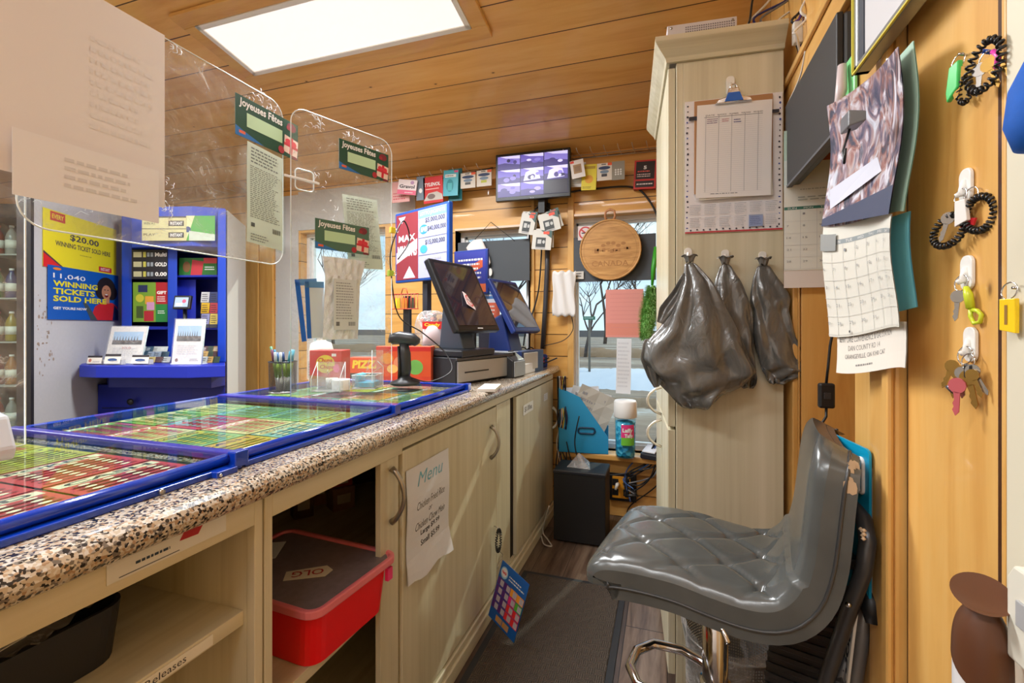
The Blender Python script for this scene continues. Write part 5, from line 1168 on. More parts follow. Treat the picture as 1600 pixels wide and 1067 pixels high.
# middle window: dark screen, hanger string, mask
c, w_, h_, _ = wr(714, 376, 826, 440, Y=2.90)
o = MB().bx(-w_/2, w_/2, 0, .008, -h_/2, h_/2, C(66, 70, 74, .6)).build('shade_board', loc=c, bevel=.001); tag(o, 'dark grey board covering the middle window', 'board')
o = MB().tube([P(742, 374, Y=2.895), P(767, 347, Y=2.93), P(804, 376, Y=2.895)], .0022, C(40, 40, 40), 5).build('hanging_string'); tag(o, 'thin dark string hanging the board on the middle window', 'string')
c, w_, h_, _ = wr(735, 378, 762, 418, Y=2.872)
o = MB().grid(lambda u, v: ((u-.5)*w_*(1 if v > .3 else .8+.2*v/.3), -.02*math.sin(math.pi*u)*math.sin(math.pi*v), (v-.5)*h_+(.02*math.sin(math.pi*u) if v > .5 else -.02*math.sin(math.pi*u))), 12, 12, C(228, 218, 212, .8)).build('face_mask', loc=c, rot=(0, R(-25), 0), recalc=False, solid=.002); tag(o, 'white cup face mask hanging above the touch screen', 'mask')
o = MB().prism_y([(.013*math.cos(i*.4), .026*math.sin(i*.4)) for i in range(16)], 0, .004, C(216, 214, 206, .6)).build('oval_tag', loc=P(766, 425, Y=2.88)); tag(o, 'small white oval tag on the dark board of the middle window', 'tag')
# end window things
c, w_, h_, _ = wr(895, 368, 1023, 439, Y=2.93)
o = MB().bx(-w_/2, w_/2, 0, .008, -h_/2, h_/2, C(70, 74, 80, .6)).build('shade_board', loc=c, bevel=.001); tag(o, 'dark grey board behind the round wooden plaque', 'board')
c, w_, h_, _ = wr(903, 353, 926, 375, Y=2.925)
s = sheet('no_smoking_sticker', w_, h_, C(222, 206, 204, .5), [('o', .5, .5, .34, .44, C(196, 60, 60)), ('p', [(.2, .7), (.28, .78), (.8, .3), (.72, .22)], C(196, 60, 60)), ('r', .25, .46, .75, .54, INK)], None, c, 0); tag(s, 'square no smoking sticker at the top of the end window', 'sticker')
c, w_, h_, _ = wr(905, 342, 1001, 438, Y=2.885); rw = w_/2
g_ = G('plaque_wood'); n1 = g_.noise(g_.mapped((3, 30, 30)), 2, 4, .6, .4); g_.l(g_.ramp(n1, [(.3, (170, 118, 60)), (.6, (204, 152, 86)), (.8, (216, 168, 104))]), g_.p.inputs['Base Color']); g_.set(Roughness=.4)
pq = thing('round_plaque', 'round wooden souvenir plaque with rope edge, handle loop and carved CANADA', 'plaque', c, 0)
DK = C(168, 116, 62, .6)
m = MB().prism_y([(rw*math.cos(i*math.pi/24), rw*math.sin(i*math.pi/24)) for i in range(48)], 0, .016, g_.m); m.build('board', pq, bevel=.002)
pts = []
for i in range(240):
    a = 2*math.pi*i/240; r_ = rw-.004+.0022*math.sin(i*math.pi*.5); pts.append((r_*math.cos(a), -.001+.002*math.cos(i*math.pi*.5), r_*math.sin(a)))
MB().tube([((rw-.004)*math.cos(2*math.pi*i/96), 0, (rw-.004)*math.sin(2*math.pi*i/96)) for i in range(96)], [.005+.0015*(i % 2) for i in range(96)], C(196, 146, 84, .5), 6, True).build('rope_edge', pq)
m = MB(); m.ring(0, 0, rw-.026, rw-.024, -.0006, DK, 48); m.txt('CANADA', -.11, -.10, .22, .034, -.0007, DK, .01); m.txt('SAUBLE BEACH', -.06, .115, .12, .012, -.0007, DK) if False else None
rr = random.Random(2)
for i in range(14):
    x = -.11+i*.016; m.rect(x, .0+rr.uniform(-.02, .0), x+rr.uniform(.01, .03), .006+rr.uniform(-.01, .01), -.0008, DK)
for i in range(5): m.disc(-.04+i*.03, .03+rr.uniform(-.01, .01), .014, .01, -.0009, DK, 12)
m.rect(-.13, -.035, .13, -.033, -.0007, DK); m.rect(-.12, -.052, .12, -.050, -.0007, DK); m.build('carving', pq, recalc=False)
MB().tube([(-.02, .008, rw-.01), (-.03, .006, rw+.02), (-.026, .006, rw+.05), (0, .006, rw+.062), (.026, .006, rw+.05), (.03, .006, rw+.02), (.02, .008, rw-.01)], [.008, .0075, .007, .008, .007, .0075, .008], C(190, 130, 84, .5), 8).build('handle_loop', pq)
c, w_, h_, _ = wr(946, 452, 1005, 527, Y=2.93)
s = sheet('pink_note', w_, h_, C(226, 150, 140, .8), [('r', 0, .04, 1, .3, C(222, 138, 120)), ('g', .12, .2, .9, .9, C(214, 134, 130), 9, .008)], None, c, 0, nx=3, nz=3); tag(s, 'salmon pink note sheet taped on the end window glass', 'note')
c, w_, h_, _ = wr(963, 529, 986, 615, Y=2.935)
s = sheet('paper_strip', w_, h_, C(226, 228, 232, .8), [('tx', .1, .1, .9, .95, C(206, 208, 214), 12)], None, c, (0, R(1), 0)); tag(s, 'narrow white paper strip below the pink note', 'paper')
c, w_, h_, _ = wr(899, 424, 912, 436, Y=2.92)
s = sheet('price_tag', w_, h_, C(206, 200, 190, .8), [('tx', .1, .2, .9, .9, INK, 2)], None, c, (0, 0, 0)); tag(s, 'small white tag on the lower left of the dark board', 'tag')
c, w_, h_, _ = wr(864, 424, 899, 494, Y=2.90)
o = MB().grid(lambda u, v: ((u-.5)*w_*(1+.05*math.sin(v*9)), -.012*math.sin(u*14+v*4)*(.4+v*.2)-.01, (v-.5)*h_+.006*math.sin(u*19)), 20, 14, C(226, 222, 218, .8)).build('paper_bag', loc=c, recalc=False, solid=.001); tag(o, 'crumpled white paper bag hanging left of the end window', 'bag')
wire('cable', [P(893, 494, Y=2.9), P(895, 515, Y=2.9), P(880, 532, Y=2.88), P(850, 540, Y=2.85)], .003, BLACK, 'thin black cord dropping below the white paper bag')
# feather duster
t = thing('feather_duster', 'lime green fluffy duster hanging at the right of the end window', 'duster', P(1014, 480, Y=2.86), 0)
MB().tube([P(1026, 386, Y=2.86)-t.location, P(1021, 420, Y=2.86)-t.location, P(1019, 446, Y=2.86)-t.location], [.016, .014, .007], C(60, 160, 40, .4), 10).build('handle', t)
a, b_ = P(1021, 446, Y=2.86)-t.location, P(1008, 528, Y=2.86)-t.location
rr = random.Random(9); m = MB(); ax = (b_-a)
m.tube([a+ax*(i/8) for i in range(9)], [.01, .025, .03, .034, .036, .038, .038, .034, .02], C(120, 176, 90, .9), 12)
for i in range(3200):
    f = rr.random(); p = a+ax*f; q = rr.uniform(0, 6.28); r_ = (.025+.045*rr.uniform(.8, 1.15))*.5+.035*math.sin(math.pi*min(1, f*.8+.15)); d = Vector((math.cos(q), math.sin(q), rr.uniform(-.9, .2))).normalized()
    e = p+d*r_; s1 = Vector((-d.y, d.x, .3))*.0035; m.add([p+d*r_*.4-s1, p+d*r_*.4+s1, e], [(0, 1, 2)], C(170, 214, 130, .9) if i % 3 else C(116, 176, 84, .9))
m.build('fluff', t, recalc=False)
# sill things
ZS = WINS[3][2]
fc = P(922, 690, Z=ZS)
t = thing('file_box', 'bright blue file box stuffed with papers leaning on the sill', 'file box', Vector((fc.x, 2.875, ZS)), R(6))
wq = .30; m = MB()
m.prism_y([(-wq/2, 0), (wq/2, 0), (wq/2, .10), (-.02, .34), (-wq/2, .40)], -.035, -.03, C(40, 150, 200, .4)).prism_y([(-wq/2, 0), (wq/2, 0), (wq/2, .16), (-.0, .36), (-wq/2, .40)], .03, .034, C(40, 150, 200, .4)).bx(-wq/2, -wq/2+.004, -.035, .034, 0, .39, C(30, 130, 186, .4)).bx(-wq/2, wq/2, -.035, .034, 0, .004, C(30, 130, 186, .4)); m.build('box', t, bevel=.001)
MB().tube([(x, -.037, z) for x, z in rrect(-.03, .12, .07, .155, .017)], .006, C(20, 60, 90, .4), 6, True).build('hand_hole', t)
for i, (dx, dz, rz_, cc, lab) in enumerate([(-.02, .26, .08, (226, 226, 232), 'white paper sheet at the back of the blue file box'), (.02, .25, -.25, (210, 212, 214), 'pale paper sheet tilted in the blue file box'), (.05, .25, -.42, (186, 182, 172), 'greyish crumpled envelope in front in the blue file box')]):
    s = sheet('paper', .24, .27, C(*cc, .8), [('tx', .1, .2, .8, .9, GREY, 5)] if i else [], None, t.location+Vector((dx, .02-.016*i, dz)), (0, -rz_, R(6)), nx=4, nz=4, warp=lambda v: (v.x, v.y+.006*math.sin(v.x*30+v.z*20), v.z)); tag(s, lab, 'paper')
jc = P(977, 706, Z=ZS); jc.y = 2.84; jc.x = P(977, 706, Y=2.84).x
t = thing('candy_jar', 'tall clear tub of blue wrapped candy with white lid on the sill', 'jar', (jc.x, jc.y, ZS+.001))
MB().lathe([(.001, 0), (.054, 0), (.057, .01), (.062, .24)], pane('jar_plastic', (225, 240, 245), .8), 28).build('tub', t, recalc=False)
MB().lathe([(.001, .235), (.065, .235), (.068, .24), (.066, .325), (.06, .335), (.001, .335)], C(238, 238, 236, .4), 28).build('lid', t)
g_ = G('blue_candy'); vo = g_.n('ShaderNodeTexVoronoi'); vo.inputs['Scale'].default_value = 38; g_.l(g_.co, vo.inputs['Vector']); g_.l(g_.ramp(g_.sep(vo.outputs['Color'])[0], [(0, (16, 120, 160)), (.5, (40, 160, 196)), (1, (110, 200, 220))]), g_.p.inputs['Base Color']); g_.bump(vo.outputs['Distance'], 1, .01)
MB().lathe([(.001, .004), (.05, .004), (.054, .02), (.057, .21), (.001, .22)], g_.m, 24).build('candies', t); t.children[-1]['kind'] = 'stuff'
lb = MB()
def wrap(v): a = v.x/.063-math.pi/2+.25; return (.0635*math.cos(a)*1.0, .0635*math.sin(a)-(-v.y)*0+v.y*math.sin(-a)*0, v.z)
for (x0, z0, x1, z1, cc) in ((-.0, .08, .08, .20, (224, 60, 130)), (-.0, .08, .08, .125, (110, 190, 60))): lb.grid(lambda u, v: (x0+(x1-x0)*u, 0, z0+(z1-z0)*v), 8, 2, C(*cc, .4))
lb.v = [Vector(((.0635+.0004*(i >= 27))*math.cos(v.x/.063-math.pi/2-.3), (.0635+.0004*(i >= 27))*math.sin(v.x/.063-math.pi/2-.3), v.z)) for i, v in enumerate(lb.v)]
lt = MB().txt('Laffy', .008, .15, .06, .03, 0, WHITE, .05); lt.txt('Taffy', .02, .12, .05, .028, 0, WHITE, .05)
lt.v = [Vector((.0648*math.cos(v.x/.063-math.pi/2-.3), .0648*math.sin(v.x/.063-math.pi/2-.3), v.z)) for v in lt.v]
lb.v += lt.v; b0 = len(lb.v)-len(lt.v); mi_ = lb.mi(WHITE)
for f in lt.f: lb.f.append(tuple(k+b0 for k in f)); lb.fm.append(mi_); lb.sm.append(False)
lb.build('label', t, recalc=False)
t = thing('phone_cradle', 'white and black cordless cradle at the right of the sill', 'cradle', (P(1018, 708, Y=2.84).x, 2.86, ZS+.001), R(-20))
MB().prism_x([(-.05, 0), (.05, 0), (.05, .06), (-.05, .03)], -.05, .05, C(40, 40, 46, .4)).build('base', t, bevel=.006); MB().prism_x([(-.04, .036), (.045, .062), (.045, .068), (-.04, .044)], -.042, .035, C(226, 226, 230, .35)).build('top_plate', t, bevel=.002)
# computer tower
a, b_ = P(862, 850, Z=0), P(947, 857, Z=0)
t = thing('computer_tower', 'black computer tower on the floor under the end window', 'computer', Vector(((a.x+b_.x)/2, 2.49, 0)), 0)
MB().bx(-.14, .14, 0, .20, .012, .395, C(20, 20, 22, .5)).build('case', t, bevel=.004); MB().bx(-.142, .142, -.004, .20, .375, .392, C(34, 34, 38, .3)).build('top_panel', t, bevel=.003)
for q in ((-.1, .04), (.1, .04), (-.1, .17), (.1, .17)): MB().cyl((q[0], q[1], 0), (q[0], q[1], .013), .014, BLACK, 10).build('foot', t)
o = MB().add([(-.06, -.05, 0), (.07, -.06, 0), (.05, .05, .01), (.0, .0, .07)], [(0, 1, 3), (1, 2, 3), (2, 0, 3), (0, 2, 1)], m_film).build('plastic_wrap', loc=(P(905, 736, Y=2.6).x, 2.60, .396)); tag(o, 'scrap of clear plastic lying on the computer tower', 'wrapper')
# power strip and cables
c, w_, h_, _ = wr(957, 744, 985, 778, Y=2.92)
t = thing('power_bar', 'black and yellow power outlet block on the wall beside the tower', 'power outlet', c)
MB().bx(-w_/2-.02, w_/2+.035, -.0, .03, -h_/2-.02, h_/2+.02, BLACK).build('housing', t, bevel=.004); MB().bx(-w_/2, w_/2, -.008, 0, -h_/2, h_/2, C(226, 150, 30, .4)).build('yellow_face', t, bevel=.002)
for q in ((-.035, .03), (.03, .03), (-.035, -.03), (.03, -.03)): MB().bx(q[0]-.018, q[0]+.018, -.0095, -.008, q[1]-.02, q[1]+.02, BLACK).build('socket', t)
MB().tube([(-.02, -.01, .02), (-.02, -.05, .03), (-.03, -.06, .0)], [.011, .012, .006], C(230, 226, 216, .4), 8).build('white_plug', t); MB().tube([(.03, -.01, -.03), (.03, -.05, -.03), (.09, -.06, -.02)], [.012, .012, .01], C(40, 40, 40, .4), 8).build('black_plug', t)
rr = random.Random(12)
cabs = []
for i in range(9):
    x = 871+i*1.6; cabs.append(([(x, 588, 2.80), (x+rr.uniform(-4, 6), 620, 2.84), (x+rr.uniform(-5, 8), 655, 2.82), (x+rr.uniform(-6, 6), 690, 2.85), (x+rr.uniform(-4, 8), 725, 2.84), (x+rr.uniform(0, 9), 745, 2.88)], [(24, 24, 26), (24, 24, 26), (200, 196, 186), (24, 24, 26), (150, 90, 60), (24, 24, 26), (214, 190, 70), (40, 44, 90), (24, 24, 26)][i], ['black', 'second black', 'white', 'third black', 'brown', 'fourth black', 'yellow', 'navy', 'rightmost black'][i]+' cable in the bundle dropping from the counter end'))
for i in range(8):
    cabs.append(([(1034+rr.uniform(-3, 3), 655+i*6, 2.85), (1022+rr.uniform(-6, 6), 690+i*8, 2.86), (1000+rr.uniform(-8, 10), 715+i*7+rr.uniform(-8, 8), 2.88), (975+rr.uniform(-4, 12), 740+i*3, 2.87), (985+rr.uniform(-12, 12), 775+rr.uniform(-12, 14), 2.86)], [(24, 24, 26), (60, 90, 150), (24, 24, 26), (70, 110, 170), (24, 24, 26), (24, 24, 26), (120, 120, 124), (24, 24, 26)][i], ['top black', 'top blue', 'second black', 'lower blue', 'third black', 'fourth black', 'grey', 'lowest black'][i]+' cable in the tangle below the window sill'))
cabs.append(([(885, 690, 2.8), (900, 730, 2.8), (950, 742, 2.85), (1000, 735, 2.86), (1034, 726, 2.86)], (24, 24, 26), 'black cable trailing level under the sill'))
cabs.append(([(905, 650, 2.78), (898, 690, 2.78), (905, 722, 2.78), (916, 736, 2.8)], (24, 24, 26), 'thin black cord hanging over the sill by the file box'))
cabs.append(([(950, 830, 2.92), (975, 810, 2.92), (985, 790, 2.92), (1015, 768, 2.92), (1036, 750, 2.92)], (24, 24, 26), 'black cable looping low on the wall right of the tower'))
for pts, cc, lab in cabs: wire('cable', [P(x, y, Y=Y) for x, y, Y in pts], .0042, C(*cc, .45), lab)
wire('cable', [P(846, 838, Z=.01), P(850, 850, Z=.01), P(862, 853, Z=.01), P(856, 843, Z=.01), P(848, 828, Z=.03), P(858, 790, Y=2.46)], .004, C(196, 190, 180, .5), 'pale cable lying on the floor beside the tower')
for i in range(3):
    t = hook(P(1036, 640+25*i, Y=2.4), 0, 'x') if False else None
# floor mat
mt = thing('floor_mat', 'dark brown ribbed entrance mat on the aisle floor', 'mat', (-.41, 1.45, 0), R(0))
g_ = G('mat_pile'); xyz = g_.sep(g_.co)
cx2, cy2 = g_.math('FLOOR', g_.math('DIVIDE', xyz[0], .03)), g_.math('FLOOR', g_.math('DIVIDE', xyz[1], .03))
par_ = g_.math('MODULO', g_.math('ABSOLUTE', g_.math('ADD', cx2, cy2)), 2.0)
s1, s2 = g_.math('SINE', g_.math('MULTIPLY', xyz[0], 900.0)), g_.math('SINE', g_.math('MULTIPLY', xyz[1], 900.0))
rib = g_.math('ADD', g_.math('MULTIPLY', s1, par_), g_.math('MULTIPLY', s2, g_.math('SUBTRACT', 1.0, par_)))
nn = g_.noise(g_.mapped((300, 300, 300)), 1, 2)
g_.l(g_.mix(g_.math('MULTIPLY', g_.math('ADD', rib, 1.0), .3), g_.ramp(nn, [(.3, (76, 66, 58)), (.7, (112, 98, 86))]), rgb((44, 38, 34))), g_.p.inputs['Base Color']); g_.set(Roughness=.95); g_.bump(rib, .8, .003)
MB().bx(-.215, .215, -1.15, .67, .004, .010, g_.m).build('pile', mt, bevel=.002); MB().bx(-.24, .24, -1.17, .695, 0.0005, .0055, C(40, 42, 46, .6)).build('rubber_edge', mt, bevel=.001)
# key coil with price card on the cupboard door
kp = P(779, 828, X=FX+.022); coil = []
t = thing('price_card', 'blue ice cream price card on a black coil hanging from the door handle', 'card', kp)
pts = []
for i in range(280):
    a = 2*math.pi*i/280; rx, rz_ = .026, .043; b1 = 2*math.pi*i*26/280
    r1 = 1+.004/ .03*math.cos(b1); pts.append((.004*math.sin(b1)+.0, rx*r1*math.cos(a), -rz_+rz_*r1*math.sin(a)))
MB().tube(pts, .0022, C(24, 24, 26, .3), 5, True).build('coil', t)
cc_ = P(794, 938, X=FX+.115); q = cc_-kp
els = [('r', 0, 0, 1, 1, C(12, 92, 176)), ('e', .17, .84, .13, .10, C(150, 200, 230)), ('e', .17, .845, .10, .075, C(236, 232, 236)), ('t', .09, .82, .25, .87, C(214, 40, 50), 'Nestlé', dict(bold=.04)), ('tx', .36, .78, .92, .88, WHITE, 2)]
for i in range(4):
    for j in range(4):
        cc = [[(90, 40, 130), (90, 40, 130), (240, 160, 50), (240, 160, 50)], [(90, 40, 130), (90, 40, 130), (224, 40, 130), (90, 180, 60)], [(90, 40, 130), (90, 40, 130), (226, 40, 50), (226, 40, 50)], [(90, 40, 130), (90, 40, 130), (226, 40, 50), (226, 40, 50)]][j][i]
        u0, v0 = .02+i*.245, .60-j*.135; els += [('r', u0, v0, u0+.235, v0+.125, C(*cc, .5)), ('r', u0+.1, v0+.015, u0+.22, v0+.11, C(206, 200, 214)), ('g', u0+.11, v0+.03, u0+.21, v0+.1, C(130, 126, 140), 4, .008)]
for i in range(2): els += [('r', .27+i*.25, .05, .5+i*.25, .15, C(190, 150, 110)), ('e', .32+i*.25, .10, .03, .03, C(220, 150, 40))]
sheet('card', .15, .235, C(12, 92, 176, .35), els, t, q, (R(-6), R(14), R(-29)), thick=.0014)
MB().tube([(0, 0, -.086), q*.0+Vector((.02, .0, -.098)), q+Vector((-.05, .02, .105))], .0012, CHROME, 5).build('link', t)
MB().tube([(0, 0, .0), (-.004, 0, .01), (-.02, 0, .014)], .0022, CHROME, 6).build('door_hook', t)
# ================= BAR STOOL =================
g_ = G('grey_vinyl'); nn = g_.noise(g_.mapped((1, 1, 1)), 180, 4, .6); n2 = g_.noise(g_.mapped((1, 1, 1)), 9, 3)
g_.l(g_.ramp(n2, [(.3, (68, 70, 68)), (.7, (84, 86, 84))]), g_.p.inputs['Base Color']); g_.set(Roughness=.27, **{'Specular IOR Level': .6}); g_.p.inputs['Coat Weight'].default_value = .3; g_.p.inputs['Coat Roughness'].default_value = .2; g_.bump(nn, .12, .001); m_vin = g_.m
SA = R(-11); SO = Vector((.108, 1.085, 0))
st = thing('bar_stool', 'grey quilted vinyl bar stool on a chrome pole facing the counter', 'stool', SO, SA)
# profile along depth: (u, z) centre line of upper surface; origin at pole, -x is front
prof = [(-.238, .650), (-.238, .672), (-.222, .692), (-.19, .704), (-.13, .710), (-.06, .710), (.0, .702), (.055, .698), (.095, .706), (.122, .735), (.136, .78), (.143, .83), (.148, .88), (.154, .93), (.162, .965), (.172, .985)]
def cr_pt(arr, t):
    k = len(arr)-1; f = max(0, min(k-1e-6, t*k)); i = int(f); t = f-i
    p = [Vector((*arr[max(0, min(k, i+j))], 0)) for j in (-1, 0, 1, 2)]
    t2, t3 = t*t, t*t*t
    return .5*((2*p[1])+(-p[0]+p[2])*t+(2*p[0]-5*p[1]+4*p[2]-p[3])*t2+(-p[0]+3*p[1]-3*p[2]+p[3])*t3)
def halfw(t): return .172*(1-.10*max(0, (t-.55))/.45)*(1 if t < .86 else math.sqrt(max(.05, 1-((t-.86)/.14)**2*.62)))
def surf(t, s, th):
    """t along profile, s -1..1 across, th offset below the surface"""
    p = cr_pt(prof, t); d = cr_pt(prof, min(1, t+.01))-cr_pt(prof, max(0, t-.01)); d.normalize(); nrm = Vector((-d.y, d.x, 0))
    e = abs(s); edge = 0 if e < .8 else -(1-math.sqrt(max(0, 1-((e-.8)/.2)**2)))*.022
    L_ = t*5.2; q = 0
    if th == 0 and t < .62:
        a = (L_*1.15+s*1.35); b_ = (L_*1.15-s*1.35)
        q = -.006*(math.exp(-((a-round(a))/.055)**2)+math.exp(-((b_-round(b_))/.055)**2))
        q -= .006*math.exp(-(((a-round(a))**2+(b_-round(b_))**2)/.02))
        q *= min(1, max(0, (t-.12)*9))*min(1, (.64-t)*12)*(1 if e < .85 else max(0, (1-e)/.15))
        q += .006
    off = edge+q-th; crown = .004*(1-s*s)
    return Vector((p.x+nrm.x*(off+crown), s*halfw(t), p.y+nrm.y*(off+crown)))
NU, NV = 110, 64
m = MB(); m.grid(lambda u, v: surf(u, v*2-1, 0), NU, NV, m_vin)
m.grid(lambda u, v: surf(u, v*2-1, .026), NU, 12, m_vin)
def skirt(s): return lambda u, v: surf(u, s, 0).lerp(surf(u, s, .026), v)
m.grid(skirt(-1), NU, 2, m_vin); m.grid(skirt(1), NU, 2, m_vin)
m.grid(lambda u, v: surf(0, u*2-1, 0).lerp(surf(0, u*2-1, .026), v), NV, 2, m_vin); m.grid(lambda u, v: surf(1, u*2-1, 0).lerp(surf(1, u*2-1, .026), v), NV, 2, m_vin)
m.build('seat_cushion', st)
# outer shell
def shell(u, v, o): p = surf(u, (v*2-1)*1.0, .027+o); return p
m = MB()
for f in ((lambda u, v: shell(u, v, 0)), (lambda u, v: shell(u, v, .026*(1-.4*u)))): m.grid(f, 60, 20, m_vin)
for s in (-1, 1): m.grid(lambda u, v: surf(u, s*1.0, .027).lerp(surf(u, s, .027+.026*(1-.4*u)), v), 60, 1, m_vin)
m.grid(lambda u, v: surf(0, u*2-1, .027).lerp(surf(0, u*2-1, .053), v), 20, 1, m_vin); m.grid(lambda u, v: surf(1, u*2-1, .027).lerp(surf(1, u*2-1, .0426), v), 20, 1, m_vin)
m.build('outer_shell', st, bevel=0)
for s in (-1, 1): MB().tube([surf(u/50, s*1.005, .0265) for u in range(51)], .003, C(60, 60, 60, .35), 6).build('piping', st)
WORN = C(196, 168, 136, .9)
m = MB()
rr = random.Random(5)
for (t0, cnt, sp) in ((.93, 7, .02), (.87, 4, .015)):
    for i in range(cnt):
        t_ = t0+rr.uniform(-sp, sp); th_ = rr.uniform(.028, .036)
        p = surf(min(1, t_), -1, th_); n = 8
        r1, r2 = rr.uniform(.003, .008), rr.uniform(.004, .012)
        m.add([(p.x+r1*math.cos(k*.785)*(1+.3*math.sin(k*3)), p.y-.0012, p.z+r2*math.sin(k*.785)) for k in range(8)], [tuple(range(8))], WORN)
m.build('worn_patch', st, recalc=False)
for (t_, s_) in [(.18, -.26), (.18, .46), (.30, -.6), (.30, .1), (.30, .75), (.42, -.26), (.42, .46), (.52, -.62), (.52, .1)]:
    a = (t_*5.2*1.15+s_*1.35)
# buttons exactly on the quilting crossings
for ia in range(1, 6):
    for ib in range(0, 6):
        L_ = (ia+ib)/2/1.15; s_ = (ia-ib)/2/1.35; t_ = L_/5.2
        if .17 < t_ < .60 and abs(s_) < .8:
            p = surf(t_, s_, 0); MB().lathe([(.001, .004), (.004, .0035), (.006, .001), (.0065, -.001)], C(214, 212, 206, .15, .9), 10).build('crystal_button', st, p)
MB().cyl((-.01, 0, .24), (-.01, 0, .652), .026, CHROME, 28).build('piston', st)
MB().cyl((-.01, 0, .03), (-.01, 0, .25), .034, CHROME, 28).build('column', st)
MB().bx(-.10, .10, -.08, .08, .640, .656, BLACK).build('mount_plate', st, bevel=.003)
MB().tube([(.0, -.12, .655), (.01, -.15, .64), (.03, -.19, .625)], .005, CHROME, 8).build('height_lever', st)
MB().lathe([(.001, 0), (.205, 0), (.208, .006), (.19, .014), (.05, .03), (.038, .045), (.001, .045)], CHROME, 48).build('base_plate', st)
FZ = .405
MB().tube([(0, -.02, FZ), (-.03, -.06, FZ), (-.09, -.085, FZ), (-.155, -.075, FZ), (-.185, -.03, FZ), (-.185, .03, FZ), (-.155, .075, FZ), (-.09, .085, FZ), (-.03, .06, FZ), (0, .02, FZ)], .011, CHROME, 12).cyl((-.01, 0, FZ-.015), (-.01, 0, FZ+.015), .031, CHROME, 28).build('footrest', st)
# bin in a clear bag behind the stool
t = thing('waste_basket', 'grey wire mesh waste basket with a clear bag behind the stool', 'basket', (.175, 1.40, 0))
mm = MB(); g_ = G('basket_mesh'); xyz = g_.sep(g_.co); an = g_.math('ARCTAN2', xyz[1], xyz[0])
d1 = g_.math('ABSOLUTE', g_.math('SINE', g_.math('MULTIPLY', an, 60.0))); d2 = g_.math('ABSOLUTE', g_.math('SINE', g_.math('MULTIPLY', xyz[2], 400.0)))
g_.l(g_.math('GREATER_THAN', g_.math('MAXIMUM', d1, d2), .75), g_.p.inputs['Alpha']); g_.set(**{'Base Color': rgb((120, 118, 114)), 'Metallic': .5, 'Roughness': .4})
for i in range(48):
    a0, a1 = 2*math.pi*i/48, 2*math.pi*(i+1)/48
    mm.add([(.10*math.cos(a0), .10*math.sin(a0), .005), (.10*math.cos(a1), .10*math.sin(a1), .005), (.13*math.cos(a1), .13*math.sin(a1), .34), (.13*math.cos(a0), .13*math.sin(a0), .34)], [(0, 1, 2, 3)], g_.m, None, True)
mm.build('mesh_wall', t, recalc=False)
MB().lathe([(.001, 0), (.10, 0), (.10, .006), (.001, .006)], C(110, 108, 104, .4, .5), 36).build('base', t)
MB().tube([(.13*math.cos(i*.2618), .13*math.sin(i*.2618), .34) for i in range(24)], .004, C(120, 118, 114, .3, .6), 6, True).build('rim', t)
MB().grid(lambda u, v: ((.137-.03*v+.006*math.sin(u*44+v*6))*math.cos(u*6.2832), (.137-.03*v+.006*math.sin(u*44+v*6))*math.sin(u*6.2832), .37-.34*v+.008*math.sin(u*25)*(1-v)), 72, 10, m_film).build('bag_liner', t, recalc=False)
# ================= FOLDED STEP CHAIR =================
STG = C(74, 74, 76, .3, .4)
fcx = .31
t = thing('folding_step_stool', 'folded dark grey tube frame step stool leaning by the pine wall', 'step stool', (fcx, .84, 0))
def pF(x, y, X): return P(x, y, X=X)-t.location
tube1 = [pF(1300, 752, .325), pF(1318, 765, .325), pF(1336, 787, .325), pF(1350, 812, .32), pF(1356, 845, .315), pF(1350, 890, .31), pF(1330, 945, .302), pF(1308, 1010, .29), pF(1290, 1067, .28)]
e = tube1[-1]-tube1[-2]; tail = tube1[-1].copy()
foot = Vector((tail.x-.10, tail.y+.05, -t.location.z+.012))
MB().tube(tube1+[tube1[-1].lerp(foot, .5), foot], .0125, STG, 12).build('front_tube', t)
m = MB(); m.add([(pF(1346+rr.uniform(-6, 6), 828+rr.uniform(-10, 10), .300)) for k in range(5)], [(0, 1, 2), (2, 3, 4)], WORN) if False else None
# worn chip on the bend
pc = pF(1347, 835, .3); m = MB()
for i in range(6):
    p = pc+Vector((rr.uniform(-.0005, .0005), rr.uniform(-.008, .008), rr.uniform(-.01, .01))); m.lathe([(.001, -.003), (.004, 0), (.001, .003)], WORN, 6, c=p)
m.build('paint_chip', t)
tube2 = [pF(1328, 905, .335), pF(1344, 920, .335), pF(1350, 950, .332), pF(1345, 1010, .33), pF(1336, 1067, .325)]
MB().tube(tube2+[Vector((tube2[-1].x-.02, tube2[-1].y+.04, .012))], .0115, C(130, 128, 126, .3, .4), 12).build('rear_tube', t)
a, b_ = pF(1340, 960, .315), pF(1324, 1067, .312)
m = MB(); d = (b_-a); m.box((0, 0, 0), (.004, .022, d.length*1.3), C(222, 218, 208, .5)); m.warp(lambda v: v+(a+b_)/2+Vector((-.004, 0, 0))+Vector((0, -v.z*d.y/d.z*-1 if False else v.z*d.y/d.z, 0))); lbl = m.build('white_label', t)
m = MB().txt('DOM', -.05, -.007, .10, .014, 0, INK, .05); m.warp(lambda v: (a+b_)/2+Vector((-.0072, v.z+v.x*d.y/d.z*-1*-1, v.x))); m.build('label_lettering', lbl, recalc=False)
MB().tube([pF(1318, 1005, .315), pF(1322, 1030, .31), pF(1312, 1067, .30), pF(1306, 1100, .30)], .009, C(100, 100, 102, .3, .4), 10).build('short_strut', t)
MB().tube([pF(1232, 970, .26), pF(1210, 1067, .24), Vector((-.10, .05, .012))], .011, BLACK, 10).build('far_tube', t)
